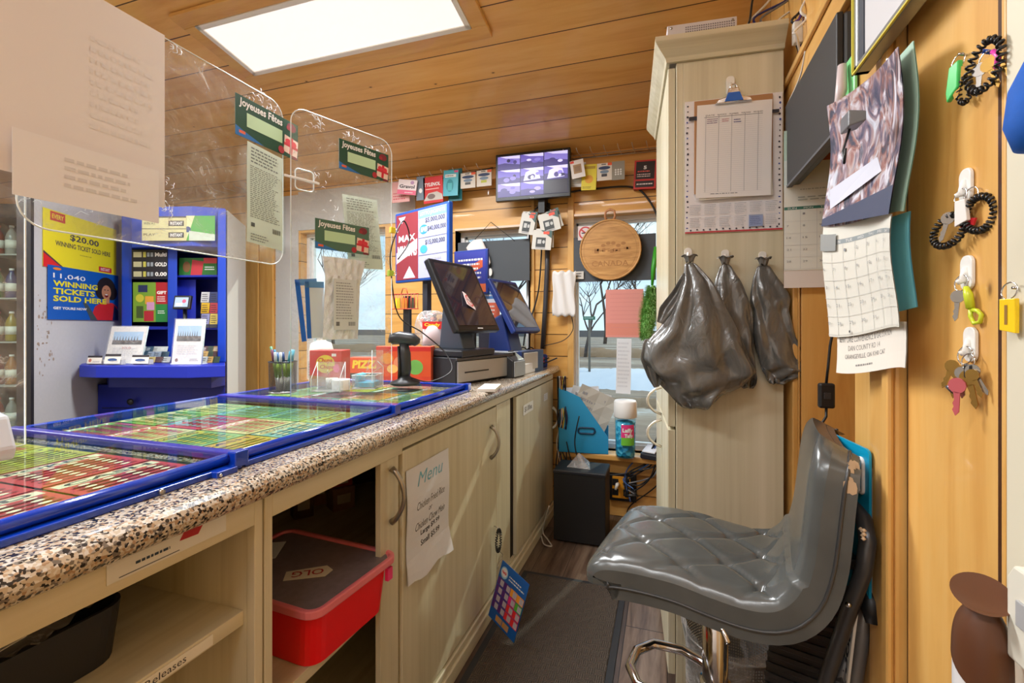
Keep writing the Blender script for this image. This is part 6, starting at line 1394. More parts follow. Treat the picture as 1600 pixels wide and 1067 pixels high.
# ribbed treads
m = MB(); c1 = pF(1310, 880, .29); RB = C(44, 42, 42, .35)
M = Matrix.Translation(pF(1262, 990, .262)) @ Matrix.Rotation(R(-48), 4, 'Z') @ Matrix.Rotation(R(-12), 4, 'X')
m.box((0, 0.012, 0), (.15, .02, .34), RB, M)
for i in range(17): m.box((0, -.001, -.16+i*.02), (.15, .008, .009), RB, M, (0, R(-16), 0))
m.build('ribbed_tread', t, bevel=.001)
MB().box((0, 0, 0), (.03, .05, .02), BLACK, Matrix.Translation(pF(1322, 872, .31))).build('plastic_joint', t, bevel=.004)
MB().tube([pF(1346, 905, .33), pF(1362, 945, .335), pF(1366, 975, .335)], [.012, .018, .012], BLACK, 10).build('rear_foot_cap', t)
MB().cyl(pF(1328, 945, .29), pF(1328, 945, .289)+Vector((-.004, 0, 0)), .004, CHROME, 10).build('rivet', t)
# teal clip folders behind
for i, (dx, cc, lab) in enumerate([(.0, (12, 150, 190), 'teal blue plastic folder board behind the bar stool'), (.012, (206, 196, 190), 'pale folder board behind the teal one'), (.022, (60, 110, 50), 'dark green folder board at the back of the stack')]):
    c = P(1322, 800, X=.318+dx*.6); s = thing('folder_board', lab, 'folder', c+Vector((0, -.012*i*1.3, -.01*i)), R(-90)+R(8))
    MB().prism_y([(x, z) for x, z in rrect(-.085, -.14, .075, .135-.01*i, .012)], 0, .004, C(*cc, .35)).build('board', s)
    if i == 0: MB().tube([(x, -.001, z) for x, z in rrect(.045, .055, .06, .115, .0075)], .0035, WHITE, 6, True).build('grip_hole', s)
# ================= RIGHT WALL THINGS =================
a, b_ = Vector((.33, 1.515, 1.572)), Vector((.33, 1.09, 1.575))
mw, mh = .425, .232
t = thing('wall_monitor', 'black flat monitor on the right wall beside the calendars', 'monitor', (.322, 1.303, 1.690), R(-90))
MB().bx(-mw/2, mw/2, 0, .012, -mh/2, mh/2, C(34, 32, 32, .55)).build('screen', t, bevel=.002)
MB().bx(-mw/2, mw/2, .012, .034, -mh/2, mh/2, C(70, 72, 74, .45)).build('rear_shell', t, bevel=.006)
MB().bx(-.04, .04, .034, .352, -.04, .04, BLACK).build('wall_arm', t, bevel=.003)
MB().bx(-mw/2, mw/2, -.0015, .012, -mh/2-.006, -mh/2, C(84, 86, 90, .45)).build('lower_bezel', t)
# calendars
DAYS = ['SUN', 'MON', 'TUE', 'WED', 'THU', 'FRI', 'SAT']
def cal_grid(col, hd, start, rows=5):
    els = [('r', 0, .93, 1, .975, C(*hd, .5))]
    for i in range(7): els.append(('t', .03+i/7, .938, .03+i/7+.08, .966, WHITE, DAYS[i]))
    for i in range(1, 7): els.append(('r', i/7-.002, .02, i/7+.002, .93, col))
    for j in range(rows): els.append(('r', 0, .93-(j+1)*.91/rows, 1, .93-(j+1)*.91/rows+.004, col))
    n = 1
    for j in range(rows):
        for i in range(7):
            if j == 0 and i < start: continue
            if n > 31: break
            els.append(('t', i/7+.02, .93-(j+1)*.91/rows+.10, i/7+.02+(.02 if n < 10 else .04), .93-(j+1)*.91/rows+.13, C(140, 142, 146), str(n))); n += 1
    return els
cy = 1.498; x_l = P(1225, 380, Y=cy).x; zt_, zm, zb_, zf = P(1225, 205, Y=cy).z, P(1225, 290, Y=cy).z, P(1225, 423, Y=cy).z, P(1225, 450, Y=cy).z
t = thing('wall_calendar', 'open calendar facing the room with snowy cabin picture and green header', 'calendar', (x_l+.14, cy, (zt_+zf)/2))
zc = t.location.z
sheet('picture_page', .28, zt_-zm, C(196, 222, 206, .6), [('r', 0, 0, 1, .45, C(222, 232, 226)), ('r', .1, .40, .55, .55, C(168, 96, 50)), ('p', [(.05, .52), (.3, .78), (.6, .52)], C(226, 240, 232)), ('r', .2, .42, .28, .5, C(236, 190, 70)), ('p', [(.4, .5), (1, .45), (1, 1), (.5, 1)], C(90, 160, 130))] + [('e', .45+.06*i, .6+.3*((i*7) % 5)/5, .02, .06, C(150, 204, 176)) for i in range(9)], t, (0, 0, (zt_+zm)/2-zc))
els = [(e[0], e[1], e[2]*.76, e[3], e[4]*.76)+tuple(e[5:]) for e in cal_grid(C(208, 210, 208), (60, 120, 104), 1)]
sheet('month_page', .28, zm-zb_, C(228, 230, 222, .7), els+[('tx', .12, .80, .9, .86, C(170, 176, 170), 2), ('tx', .14, .92, .4, .95, C(180, 186, 180), 1), ('r', .60, .02, .70, .14, C(190, 110, 40)), ('r', .62, .06, .68, .1, C(240, 180, 60))], t, (0, -.001, (zm+zb_)/2-zc), nz=1)
sheet('shop_panel', .28, zb_-zf, C(226, 218, 212, .7), [('t', .38, .72, .85, .88, C(80, 76, 76), 'SILVER LAKE CONVENIENCE'), ('t', .5, .50, .74, .62, C(150, 146, 146), 'BRUCE COUNTY RD'), ('t', .46, .3, .8, .42, C(150, 146, 146), 'GIFTS AND CAMPING'), ('t', .54, .1, .7, .22, C(150, 146, 146), 'OPEN DAILY')] if False else [('t', .38, .74, .95, .88, C(80, 76, 76), 'BERRYLAKE CONVENIENCE'), ('tx', .5, .5, .82, .62, C(150, 146, 146), 1), ('tx', .44, .3, .85, .42, C(150, 146, 146), 1), ('tx', .56, .1, .76, .22, C(150, 146, 146), 1)], t, (0, .001, (zb_+zf)/2-zc))
# near calendar, curled
X2 = .282
yl, yr = P(1308, 400, X=X2+.02).y, P(1408, 400, X=X2+.02).y
w2 = abs(yl-yr); ym = (yl+yr)/2
z_t, z_m, z_b, z_f = 1.57, 1.350, 1.168, 1.128
t = thing('wall_calendar', 'curled near calendar with painted winter street picture over a month grid', 'calendar', (X2+.015, ym, 1.4), R(-90))
def wp2(v): return (v.x+.012*math.sin((v.z)*9), v.y+.012*math.sin(v.x*16+1)+.006*math.sin(v.z*20), v.z+(-.23+.22*max(0, min(1.15, (-.05-v.z)/.19)))*v.x+(.012*math.sin(v.x*14)))
rr = random.Random(77); els = [('r', 0, 0, 1, .22, C(150, 156, 176)), ('p', [(0, .1), (.5, .35), (.4, .6), (0, .3)], C(200, 206, 220)), ('p', [(0, 0), (1, .2), (1, .1), (.2, 0)], C(50, 60, 84))]
pc_ = [(120, 90, 92), (160, 120, 110), (196, 196, 206), (90, 100, 130), (210, 150, 80), (70, 70, 84), (150, 160, 190), (180, 110, 90)]
for i in range(90):
    u, v = rr.random(), .22+rr.random()*.72; ww, hh = rr.uniform(.02, .07), rr.uniform(.03, .14); els.append(('p', [(u, v), (min(1, u+ww), v+rr.uniform(-.02, .03)), (min(1, u+ww*.7), min(1, v+hh)), (u, min(1, v+hh))], C(*rr.choice(pc_), .6)))
def wpo(oz): return lambda v: (lambda q: (q[0], q[1], q[2]-oz))(wp2(Vector((v.x, v.y, v.z+oz))))
ph_ = (z_t-z_m)
g_ = G('painted_street'); nn = g_.n('ShaderNodeTexNoise'); nn.inputs['Scale'].default_value = 34; nn.inputs['Detail'].default_value = 6; nn.inputs['Distortion'].default_value = 1.2; g_.l(g_.mapped((1, 1, .6)), nn.inputs['Vector'])
f_ = g_.sep(nn.outputs['Color']); c_a = g_.ramp(f_[0], [(.36, (52, 56, 84)), (.45, (110, 96, 116)), (.5, (150, 124, 130)), (.56, (196, 190, 204)), (.66, (226, 226, 234))]); c_b = g_.ramp(f_[1], [(.42, (56, 60, 80)), (.5, (150, 100, 92)), (.56, (176, 150, 146)), (.64, (200, 204, 216))])
g_.l(g_.mix(g_.ramp(f_[2], [(.45, (0, 0, 0)), (.56, (255, 255, 255))]), c_a, c_b), g_.p.inputs['Base Color']); g_.set(Roughness=.45); els = [('p', [(0, 0), (1, 0), (1, .18), (0, .06)], C(64, 72, 98, .5)), ('p', [(.1, .14), (.7, .3), (.6, .42), (.05, .3)], C(206, 208, 222, .5))]
sheet('picture_page', w2, ph_, g_.m, els, t, (0, -.003, (z_t+z_m)/2-1.4), nx=12, nz=12, warp=wpo((z_t+z_m)/2-1.4))
sheet('back_page', w2*.96, ph_, C(190, 222, 200, .6), [], t, (.012, .010, (z_t+z_m)/2-1.4), nx=12, nz=12, warp=wpo((z_t+z_m)/2-1.4))
els = [(e[0], e[1], e[2]*.9, e[3], e[4]*.9)+tuple(e[5:]) for e in cal_grid(C(206, 204, 198), (150, 158, 160), 2)]
sheet('month_page', w2, z_m-z_b, C(222, 218, 206, .7), els+[('r', 0, .78, .22, .93, C(150, 152, 150)), ('e', .3, .04, .008, .012, INK)], t, (0, 0, (z_m+z_b)/2-1.4), nx=12, nz=10, warp=wpo((z_m+z_b)/2-1.4))
sheet('shop_panel', w2*.92, z_b-z_f+.03, C(228, 220, 208, .7), [('t', .04, .74, .72, .88, C(96, 92, 90), 'BERRY LAKE CONVENIENCE & GAS STATION'), ('t', .16, .54, .55, .66, C(140, 136, 132), 'DAN COUNTY RD 14'), ('t', .12, .34, .62, .46, C(140, 136, 132), 'ORANGEVILLE, ON KH0 CA7'), ('tx', .26, .14, .5, .24, C(140, 136, 132), 1)], t, (.01, .006, (z_b+z_f)/2-1.4-.006), nx=12, nz=3, warp=wpo((z_b+z_f)/2-1.4))
sheet('blue_backing', w2*.42, .14, C(120, 200, 214, .6), [], t, (w2*.27, .014, -.13), nx=8, nz=6, warp=wpo(-.13))
c = P(1334, 190, X=.262)
bc = thing('bulldog_clip', 'grey bulldog clip holding the near calendar', 'clip', c, R(-90))
MB().prism_x([(-.012, -.012), (.010, -.006), (.010, .008), (-.012, .012)], -.018, .018, C(110, 112, 116, .35)).build('clip_body', bc, bevel=.002); MB().tube([(0, -.005, -.01), (-.006, -.012, -.04), (0, -.012, -.06), (.006, -.012, -.04)], .0018, BLACK, 6).build('wire_arm', bc)
c = P(1335, 140, X=.345)
t = thing('green_pouch', 'translucent mint green pouch hanging under the picture frame', 'pouch', (.337, c.y, c.z), R(-90))
MB().bx(-.03, .03, -.002, .004, -.085, .06, C(140, 226, 150, .3)).build('pouch_body', t, bevel=.002); MB().tube([(0, -.012, .05), (.008, -.016, .0), (0, -.02, -.04), (-.014, -.018, -.03)], [.008, .010, .007, .005], C(206, 190, 190, .4), 8).build('hook_strip', t)
# framed picture
fl = P(1328, 120, X=.30); fr_ = P(1424, 14, X=.30)
t = thing('picture_frame', 'silver framed white certificate at the top right', 'frame', (.305, (fl.y+.70)/2, fl.z+.17), (0, 0, R(-90)))
fw, fh = fl.y-.70, .34
m = MB(); e = .014
for a_, b1, c1, d1 in ((-fw/2, fw/2, -fh/2, -fh/2+e), (-fw/2, fw/2, fh/2-e, fh/2), (-fw/2, -fw/2+e, -fh/2, fh/2), (fw/2-e, fw/2, -fh/2, fh/2)): m.bx(a_, b1, -.0, .022, c1, d1, C(150, 152, 152, .3, .6))
m.build('frame', t, bevel=.002)
m = MB()
for a_, b1, c1, d1 in ((-fw/2, fw/2, -fh/2, -fh/2+.003), (-fw/2, -fw/2+.003, -fh/2, fh/2)): m.bx(a_, b1, -.003, .0, c1, d1, C(220, 206, 70, .4))
m.build('yellow_edge', t)
MB().bx(-fw/2+e, fw/2-e, .006, .012, -fh/2+e, fh/2-e, C(206, 204, 206, .5)).build('mat_board', t); MB().bx(-fw/2+e, -fw/2+e+.018, .004, .006, -fh/2+e, fh/2-e, C(50, 56, 70, .4)).build('inner_border', t)
MB().bx(-.03, .03, .022, .03, -.05, .05, BLACK).build('wall_spacer', t)
# lamp cord with switch
p0 = P(1312, 500, Y=1.30); sw = P(1291, 618, Y=1.30)
t = thing('cord_switch', 'black inline cord switch hanging above the stool back', 'switch', sw)
MB().box((0, 0, 0), (.034, .018, .060), C(28, 28, 30, .4)).build('switch_body', t, bevel=.005); MB().box((0, -.0095, 0), (.014, .003, .016), C(50, 50, 52, .4)).build('rocker', t, bevel=.001)
MB().tube([(0, 0, .03), (.004, 0, .07), (.008, 0, .12), (.02, 0, .19), (.03, 0, .26)], .003, BLACK, 6).build('upper_cord', t); MB().tube([(0, 0, -.03), (.0, 0, -.05), (-.02, -.02, -.075), (-.03, -.03, -.085)], .003, BLACK, 6).build('lower_cord', t)
# key sets on the wide board
XK = RW-.0105
def coilring(par, c, rx, rz_, n=22, col=C(20, 20, 22, .28), rr_=.0042, tw=.0018, tilt=0.0, yaw=0.0):
    pts = []
    for i in range(n*10):
        a = 2*math.pi*i/(n*10); b_ = 2*math.pi*i*n/(n*10); r_ = rr_*math.cos(b_)
        x = (rx+r_)*math.cos(a); z = (rz_+r_)*math.sin(a); y = rr_*math.sin(b_)
        x, z = x*math.cos(tilt)-z*math.sin(tilt), x*math.sin(tilt)+z*math.cos(tilt)
        x, y = x*math.cos(yaw)-y*math.sin(yaw), x*math.sin(yaw)+y*math.cos(yaw)
        pts.append((c[0]+x, c[1]+y, c[2]+z))
    return MB().tube(pts, tw, col, 6, True).build('coil_bracelet', par)
def kring(par, c, r, y=-.012): return MB().tube([(c[0]+r*math.cos(i*.35), y+.002*math.sin(i*.35), c[1]+r*math.sin(i*.35)) for i in range(18)], .0009, CHROME, 5, True).build('split_ring', par)
def key(par, x, z, ang, col, s=1.0, y=-.016):
    m = MB(); m.prism_y([(.0095*s*math.cos(i*.5236), -.010*s+.0095*s*math.sin(i*.5236)) for i in range(12)], -.001, .001, col)
    m.prism_y([(-.0035*s, -.018*s), (.0035*s, -.018*s), (.0035*s, -.042*s), (0, -.047*s), (-.0035*s, -.040*s), (-.002*s, -.036*s), (-.0035*s, -.032*s), (-.002*s, -.028*s)], -.001, .001, col)
    return m.build('key', par, (x, y, z), (0, ang, R(25)))
def keyset(x, y, label):
    h = P(x, y, X=XK); t = thing('key_set', label, 'keys', h, R(-90)+R(14)); t.scale = (.78, .78, .82); return t
BR = C(190, 150, 80, .25, .9); SV = C(196, 192, 186, .22, .9)
kh = [(1512, 75, 'top left'), (1548, 78, 'x'), (1513, 292, 'second'), (1515, 427, 'third'), (1520, 540, 'lowest')]
def hk(x, y, label): return hook(P(x, y, X=XK), R(-90), label, .042, .024)
hk(1513, 290, 'white adhesive hook holding two black coil bracelets'); hk(1515, 426, 'white adhesive hook holding the lime snap clip'); hk(1520, 538, 'white adhesive hook holding the lowest bunch of keys')
t = keyset(1510, 88, 'green tag key set at the top of the key board'); kring(t, (0, -.008), .012)
MB().tube([(0, .012, .0), (0, -.012, .004)], .002, CHROME, 6).build('wall_pin', t)
MB().prism_y([(-.006, -.014), (.012, -.010), (.010, -.05), (-.010, -.065), (-.012, -.05)], -.022, -.014, C(70, 200, 100, .25)).build('green_tag', t, bevel=.002)
key(t, .012, -.02, .2, BR); coilring(t, (.016, -.016, -.058), .010, .018, 14, rr_=.003, tw=.0014)
t = keyset(1549, 84, 'black coil bracelet with pink ended keys at the top right of the board'); MB().tube([(0, .012, 0), (0, -.012, .004)], .003, C(40, 90, 190, .4), 6).build('wall_pin', t)
coilring(t, (.012, -.02, -.022), .021, .032, 22, yaw=.15, tilt=-.3); kring(t, (.004, -.008), .009)
key(t, .010, -.012, -.3, BR); key(t, .018, -.010, -.5, BR); key(t, .002, -.012, .1, SV)
MB().tube([(.018, -.014, -.006), (.026, -.014, -.016), (.024, -.014, -.032)], .0035, C(226, 70, 170, .3), 8).build('pink_cap', t)
t = keyset(1514, 310, 'white tagged key set with two black coil bracelets'); kring(t, (0, .004), .011); kring(t, (.018, .0), .012)
MB().prism_y([(-.002, -.004), (.016, -.004), (.020, -.036), (-.002, -.042)], -.020, -.014, C(232, 226, 220, .4)).build('white_tag', t, bevel=.001); MB().prism_y([(.002, -.03), (.026, -.034), (.022, -.044), (.0, -.046)], -.013, -.010, C(214, 40, 50, .4)).build('red_tag', t)
MB().prism_y([(-.012, -.002), (.0, -.004), (-.002, -.034), (-.016, -.03)], -.012, -.010, BR).build('brass_tag', t)
key(t, -.014, -.016, .3, SV)
coilring(t, (-.020, -.014, -.044), .030, .021, 24, yaw=0, tilt=.35); coilring(t, (.034, -.014, -.030), .024, .024, 24, tilt=.4)
t = keyset(1515, 440, 'single silver key with a lime green snap clip'); kring(t, (.0, -.002), .012)
key(t, .0, -.012, .1, SV)
m = MB(); LM = C(206, 220, 50, .3); m.tube([(.008, -.012, -.008), (.012, -.012, -.02), (.016, -.012, -.04)], [.0035, .006, .0055], LM, 10); m.tube([(.016, -.012, -.040), (.016, -.012, -.052), (.022, -.012, -.062), (.032, -.012, -.060), (.034, -.012, -.050), (.028, -.012, -.044), (.018, -.012, -.042)], .003, LM, 8); m.build('snap_clip', t)
t = keyset(1521, 553, 'crowded bunch of brass and dark keys lowest on the board'); kring(t, (0, -.002), .013); kring(t, (.01, -.010), .011, -.016)
for i, (dx, dz, a_, cc, s_) in enumerate([(-.016, -.010, .35, BR, 1.0), (-.006, -.016, .15, BR, 1.1), (.002, -.018, 0, SV, 1.0), (.012, -.022, -.2, BR, 1.2), (.018, -.014, -.5, SV, 1.0), (.022, -.02, -.35, BR, .9), (.004, -.034, .05, C(190, 90, 96, .4), 1.2)]): key(t, dx, dz, a_, cc, s_, -.014-.002*i)
MB().box((.016, -.02, -.024), (.014, .005, .02), BLACK).build('car_key_head', t, bevel=.002); MB().tube([(-.010, -.02, -.05), (-.014, -.024, -.055)], .007, C(110, 110, 116, .3, .6), 10).build('round_fob', t)
t = keyset(1592, 452, 'yellow rectangular key tag at the right edge'); kring(t, (0, -.002), .011)
MB().prism_y([(-.010, -.012), (.012, -.012), (.012, -.056), (-.010, -.052)], -.016, -.010, C(246, 206, 20, .3)).build('yellow_tag', t, bevel=.001); MB().tube([(0, .012, 0), (0, -.008, .002)], .002, CHROME, 6).build('wall_pin', t)
MB().rect(-.002, -.045, .002, -.02, -.0165, C(150, 110, 40)).build('tag_text', t, recalc=False)
# blue cap hanging at the right edge
c = P(1640, 158, X=.30); 
o = MB().lathe([(.001, .040), (.015, .037), (.024, .015), (.027, -.015), (.021, -.036), (.001, -.042)], C(10, 96, 200, .8, var=.2), 24).build('blue_cloth', loc=(.30, c.y, c.z)); tag(o, 'bright blue cloth bundle hanging at the right edge', 'cloth')
# air freshener canister on a bracket
cx = RW-.048; yy = P(1534, 980, X=cx).y
t = thing('air_freshener', 'brown capped air freshener canister with blue and white label', 'air freshener', (cx, yy, .716), R(-62))
rc = .0225
pr_ = [(.001, .0), (rc*.9, .0), (rc, .005), (rc, .11)]
MB().lathe(pr_+[(rc*.98, .118), (.001, .12)], C(206, 90, 40, .35), 36).build('can', t)
m = MB()
def capf(u, v):
    a = u*2*math.pi; sl = .022*math.cos(a-2.4)
    # v 0 bottom rim .. 1 top lip
    if v < .6: f = v/.6; r_ = rc*(1.06-.04*f-.5*f**3.2); z = .112+.058*f+sl*(1-f)
    else:
        f = (v-.6)/.4; r_ = rc*.52+.013*f**1.5; z = .170+.014*f+(r_/.029)*.013*math.cos(a+.9+math.pi)*f
    return (r_*math.cos(a), r_*math.sin(a), z)
BRN = C(92, 56, 36, .4); m.grid(capf, 36, 30, BRN)
m.add([Vector(capf(i/36, 1))*1.0 for i in range(36)]+[Vector((0, 0, .176))], [(i, (i+1) % 36, 36) for i in range(36)], BRN, None, True); m.build('trigger_cap', t)
m = MB()
def lab(a0, a1, z0, z1, cc, r_=rc+.0004, slope=0): m.grid(lambda u, v: (r_*math.cos(a0+(a1-a0)*u), r_*math.sin(a0+(a1-a0)*u), z0+(z1-z0)*v-slope*u), 16, 4, C(*cc, .35))
lab(-2.6, -.9, .01, .112, (224, 222, 222), slope=.02); lab(-2.5, -1.0, .01, .055, (150, 196, 226), rc+.0007, .018); lab(-2.5, -1.0, .055, .062, (40, 110, 190), rc+.0009, .018)
m.build('label', t, recalc=False)
MB().bx(cx-.03, RW-.012, yy-.035, yy+.03, .708, .715, C(200, 196, 190, .4)).build('wall_bracket'); o = bpy.data.objects['wall_bracket']; tag(o, 'small ledge under the air freshener canister', 'ledge')
c = P(1632, 985, X=.335)
t = thing('thermostat', 'cream plastic wall switch at the bottom right edge', 'switch', (RW-.012, c.y, c.z), R(-90))
MB().prism_y([(-.03, -.045), (.03, -.045), (.03, .05), (-.02, .05), (-.03, .035)], -.025, 0, C(226, 222, 206, .4)).build('cover', t, bevel=.003); MB().bx(-.012, .02, -.028, -.025, -.005, .02, C(170, 170, 170, .4)).build('button', t, bevel=.001)
# ================= SHOP FLOOR SIDE =================
def G2(x, D, z=0): p = P(x, HY, D=D); return Vector((p.x, p.y, z))
def vprism(name, pts, z0, z1, mat, parent=None, bevel=0):
    """pts: list of (px column, depth)"""
    w_ = [G2(x, D) for x, D in pts]; o = parent.location if parent else Vector((0, 0, 0))
    return MB().prism([(p.x-o.x, p.y-o.y) for p in w_], z0-o.z, z1-o.z, mat).build(name, parent, bevel=bevel)
KB = C(24, 44, 170, .4, var=.04); KB2 = C(30, 70, 190, .35); KD = C(12, 18, 60, .5)
k = thing('lottery_kiosk', 'blue lottery play stand with shelf, header and ticket holders', 'kiosk', G2(260, 3.0))
vprism('counter_shelf', [(124, 2.74), (150, 2.70), (292, 2.68), (352, 2.75), (352, 3.1), (190, 3.2), (132, 3.05)], .875, .945, KB, k, .004)
vprism('base_cabinet', [(153, 2.98), (300, 2.92), (352, 2.98), (352, 3.35), (160, 3.4)], 0, .80, C(20, 34, 140, .45), k, .003)
vprism('shelf_bracket', [(170, 2.85), (330, 2.82), (352, 2.95), (352, 3.2), (165, 3.2)], .80, .875, C(18, 30, 128, .45), k, .002)
MB().lathe([(.001, 0), (.02, 0), (.02, .006), (.001, .01)], BLACK, 16).build('lock_knob', k, G2(204, 2.93, .70)-k.location, (R(90), 0, TH))
w0, w1 = G2(160, 2.935, .66), G2(300, 2.915, .66)
MB().tube([w0-k.location, w1-k.location], .004, C(10, 16, 70), 6).build('door_seam', k)
ZK1 = P(300, 333, D=3.15).z
vprism('back_panel', [(186, 3.28), (352, 3.24), (352, 3.30), (186, 3.34)], .9, ZK1, C(18, 26, 110, .5), k)
for (xa, xb, d0, d1) in ((190, 206, 3.08, 3.3), (262, 277, 3.06, 3.28), (340, 353, 2.95, 3.28)): vprism('upright', [(xa, d0), (xb, d0), (xb, d1), (xa, d1)], .945, ZK1-.02, KB2, k, .006)
zs_ = P(310, 431, D=3.12).z; vprism('shelf', [(277, 3.08), (340, 3.06), (340, 3.26), (277, 3.28)], zs_-.012, zs_, KB, k)
zs_ = P(310, 510, D=3.12).z; vprism('shelf', [(206, 3.10), (340, 3.06), (340, 3.26), (206, 3.28)], zs_-.02, zs_, KB, k)
zh0, zh1 = P(290, 386, D=3.0).z, ZK1
vprism('header', [(206, 3.02), (240, 2.98), (300, 2.96), (352, 3.02), (352, 3.3), (206, 3.3)], zh0, zh1, KB2, k, .004)
def fsheet(x0, y0, x1, y1, D, name, par, base, els, dz=0, thick=.002, rzo=0.0):
    c, w_, h_, rz = wr(x0, y0, x1, y1, D=D); 
    if par is not None:
        return sheet(name, w_, h_, base, els, par, c-par.location, (0, 0, rz+rzo), thick=thick)
    return sheet(name, w_, h_, base, els, None, c, (0, 0, rz+rzo), thick=thick)
fsheet(222, 338, 291, 376, 2.952, 'header_print', k, C(206, 200, 150, .5), [('r', 0, .94, 1, 1, C(60, 60, 60)), ('r', 0, .47, 1, .50, C(90, 90, 80)), ('r', .6, .6, .95, .82, INK), ('t', .64, .64, .92, .78, WHITE, 'INSTANT', dict(bold=.03)), ('r', .6, .12, .95, .34, INK), ('t', .64, .16, .92, .3, WHITE, 'INSTANT', dict(bold=.03)), ('t', .04, .66, .3, .76, INK, 'WIN AT'), ('t', .04, .2, .3, .3, INK, 'PLAY')])
fsheet(291, 337, 336, 376, 2.955, 'header_print', k, C(70, 160, 70, .5), [('p', [(.0, 0), (.3, 1), (0, 1)], C(220, 220, 170)), ('e', .06, .45, .1, .12, C(40, 70, 130)), ('p', [(.1, 0), (1, 0), (1, .25), (.1, .4)], C(196, 206, 190))])
fsheet(206, 390, 262, 436, 3.06, 'ticket_board', k, C(28, 26, 40, .5), [e for j in range(3) for e in (('r', .05, .08+j*.33, .28, .26+j*.33, C(190, 186, 150)), ('r', .32, .08+j*.33, .40, .26+j*.33, C(196, 190, 90)), ('r', .43, .1+j*.33, .5, .24+j*.33, C(150, 160, 170)), ('r', .53, .1+j*.33, .6, .24+j*.33, C(150, 160, 170)), ('t', .65, .1+j*.33, .98, .24+j*.33, WHITE, ['0.00', 'GOLD', 'Multi'][j], dict(bold=.04)))])
fsheet(208, 441, 262, 503, 3.08, 'gift_poster', k, C(120, 160, 50, .5), [('r', .66, .45, 1, 1, C(176, 30, 40)), ('t', .69, .70, .97, .78, WHITE, 'GIFT', dict(bold=.05)), ('tx', .7, .5, .96, .66, WHITE, 3), ('r', .66, 0, 1, .45, C(40, 130, 60)), ('tx', .72, .2, .95, .3, WHITE, 2), ('r', .15, .75, .42, .93, C(40, 50, 90)), ('r', .35, .45, .6, .65, C(226, 160, 60)), ('r', .1, .1, .3, .4, C(70, 90, 40)), ('r', .32, .02, .6, .28, C(180, 40, 50)), ('r', .4, .3, .62, .5, C(206, 150, 190)), ('e', .2, .6, .12, .1, C(200, 196, 60))])
fsheet(280, 403, 339, 431, 3.1, 'gift_poster', k, C(40, 110, 40, .5), [('p', [(.3, 0), (.6, 0), (.65, .8), (.35, .9)], C(190, 50, 60)), ('r', .65, .7, 1, 1, C(200, 60, 60)), ('tx', .68, .3, .95, .55, WHITE, 2), ('e', .2, .5, .1, .3, C(120, 80, 40))])
fsheet(277, 437, 306, 500, 3.14, 'inner_box', k, C(30, 46, 170, .45), [])
# things on the kiosk shelf
t = thing('ticket_checker', 'small black ticket checker screen on a stalk in the kiosk', 'screen', P(284, 472, D=2.98), TH)
MB().bx(-.055, .055, 0, .02, -.045, .045, C(24, 24, 28, .3)).build('housing', t, rot=(R(-12), 0, 0), bevel=.005); sheet('screen', .085, .062, C(150, 170, 200, .3, emis=.4), [('r', .1, .1, .6, .4, C(226, 230, 240)), ('e', .7, .6, .15, .2, C(200, 90, 120))], t, (0, -.003, 0), (R(-12), 0, 0), thick=.001)
MB().cyl((0, .03, -.03), (0, .03, .946-t.location.z), .012, BLACK, 10).build('stalk', t)
def sit(x, y, D): return Vector((*P(x, y, D=D)[:2], .946))
def stand_sheet(x0, y0, x1, y1, D, label, els, base, name='display_sheet', frame=True, lean=R(-8), yaw=0.0):
    c, w_, h_, rz = wr(x0, y0, x1, y1, D=D)
    t = thing(name, label, 'display stand', (c.x, c.y, .946), rz+yaw); hh = h_*1.02
    s = sheet('printed_sheet', w_, hh, base, els, t, (0, math.sin(-lean)*hh/2*1.0, math.cos(lean)*hh/2+.003), (lean, 0, 0), thick=.0015)
    if frame:
        m = MB(); m.rect(-w_/2-.005, -hh/2-.003, w_/2+.005, hh/2+.005, -.004, m_acr); m.tube([(w_/2+.006, -.002, -hh/2), (w_/2+.006, -.002, hh/2)], .003, C(200, 220, 216, .2), 6); m.build('acrylic_sleeve', t, (0, math.sin(-lean)*hh/2, math.cos(lean)*hh/2+.003), (lean, 0, 0), recalc=False)
    MB().bx(-w_/2, w_/2, -.01, .06, 0, .004, m_edge).build('foot', t)
    return t
photo = [('r', .1, .52, .92, .85, C(160, 190, 220)), ('r', .1, .52, .92, .62, C(70, 50, 44))]+[('p', [(.12+.08*i, .6), (.16+.08*i, .6), (.14+.08*i, .74+.05*((i*3) % 3))], C(60, 56, 60)) for i in range(9)]+[('r', .1, .50, .92, .56, C(40, 36, 40)), ('tx', .15, .20, .9, .42, C(190, 190, 196), 5), ('e', .16, .08, .05, .04, C(120, 60, 50)), ('tx', .6, .05, .9, .12, GREY, 2)]
stand_sheet(268, 495, 314, 564, 2.80, 'framed white property leaflet standing on the right of the kiosk shelf', photo, C(226, 216, 212, .5))
stand_sheet(163, 504, 220, 562, 2.84, 'white property leaflet standing on the left of the kiosk shelf', photo[:-1]+[('t', .4, .38, .65, .44, C(170, 50, 50), 'SOLD')], C(222, 216, 212, .6), lean=R(-14))
rr = random.Random(31)
cards = [(137, 553, 161, 567, 2.78, 'business card holder with a portrait at the far left of the kiosk shelf'), (164, 550, 190, 567, 2.76, 'cream business cards with black top on the kiosk shelf'), (206, 552, 234, 567, 2.78, 'business cards with blue logo in a clear rack on the kiosk shelf')]
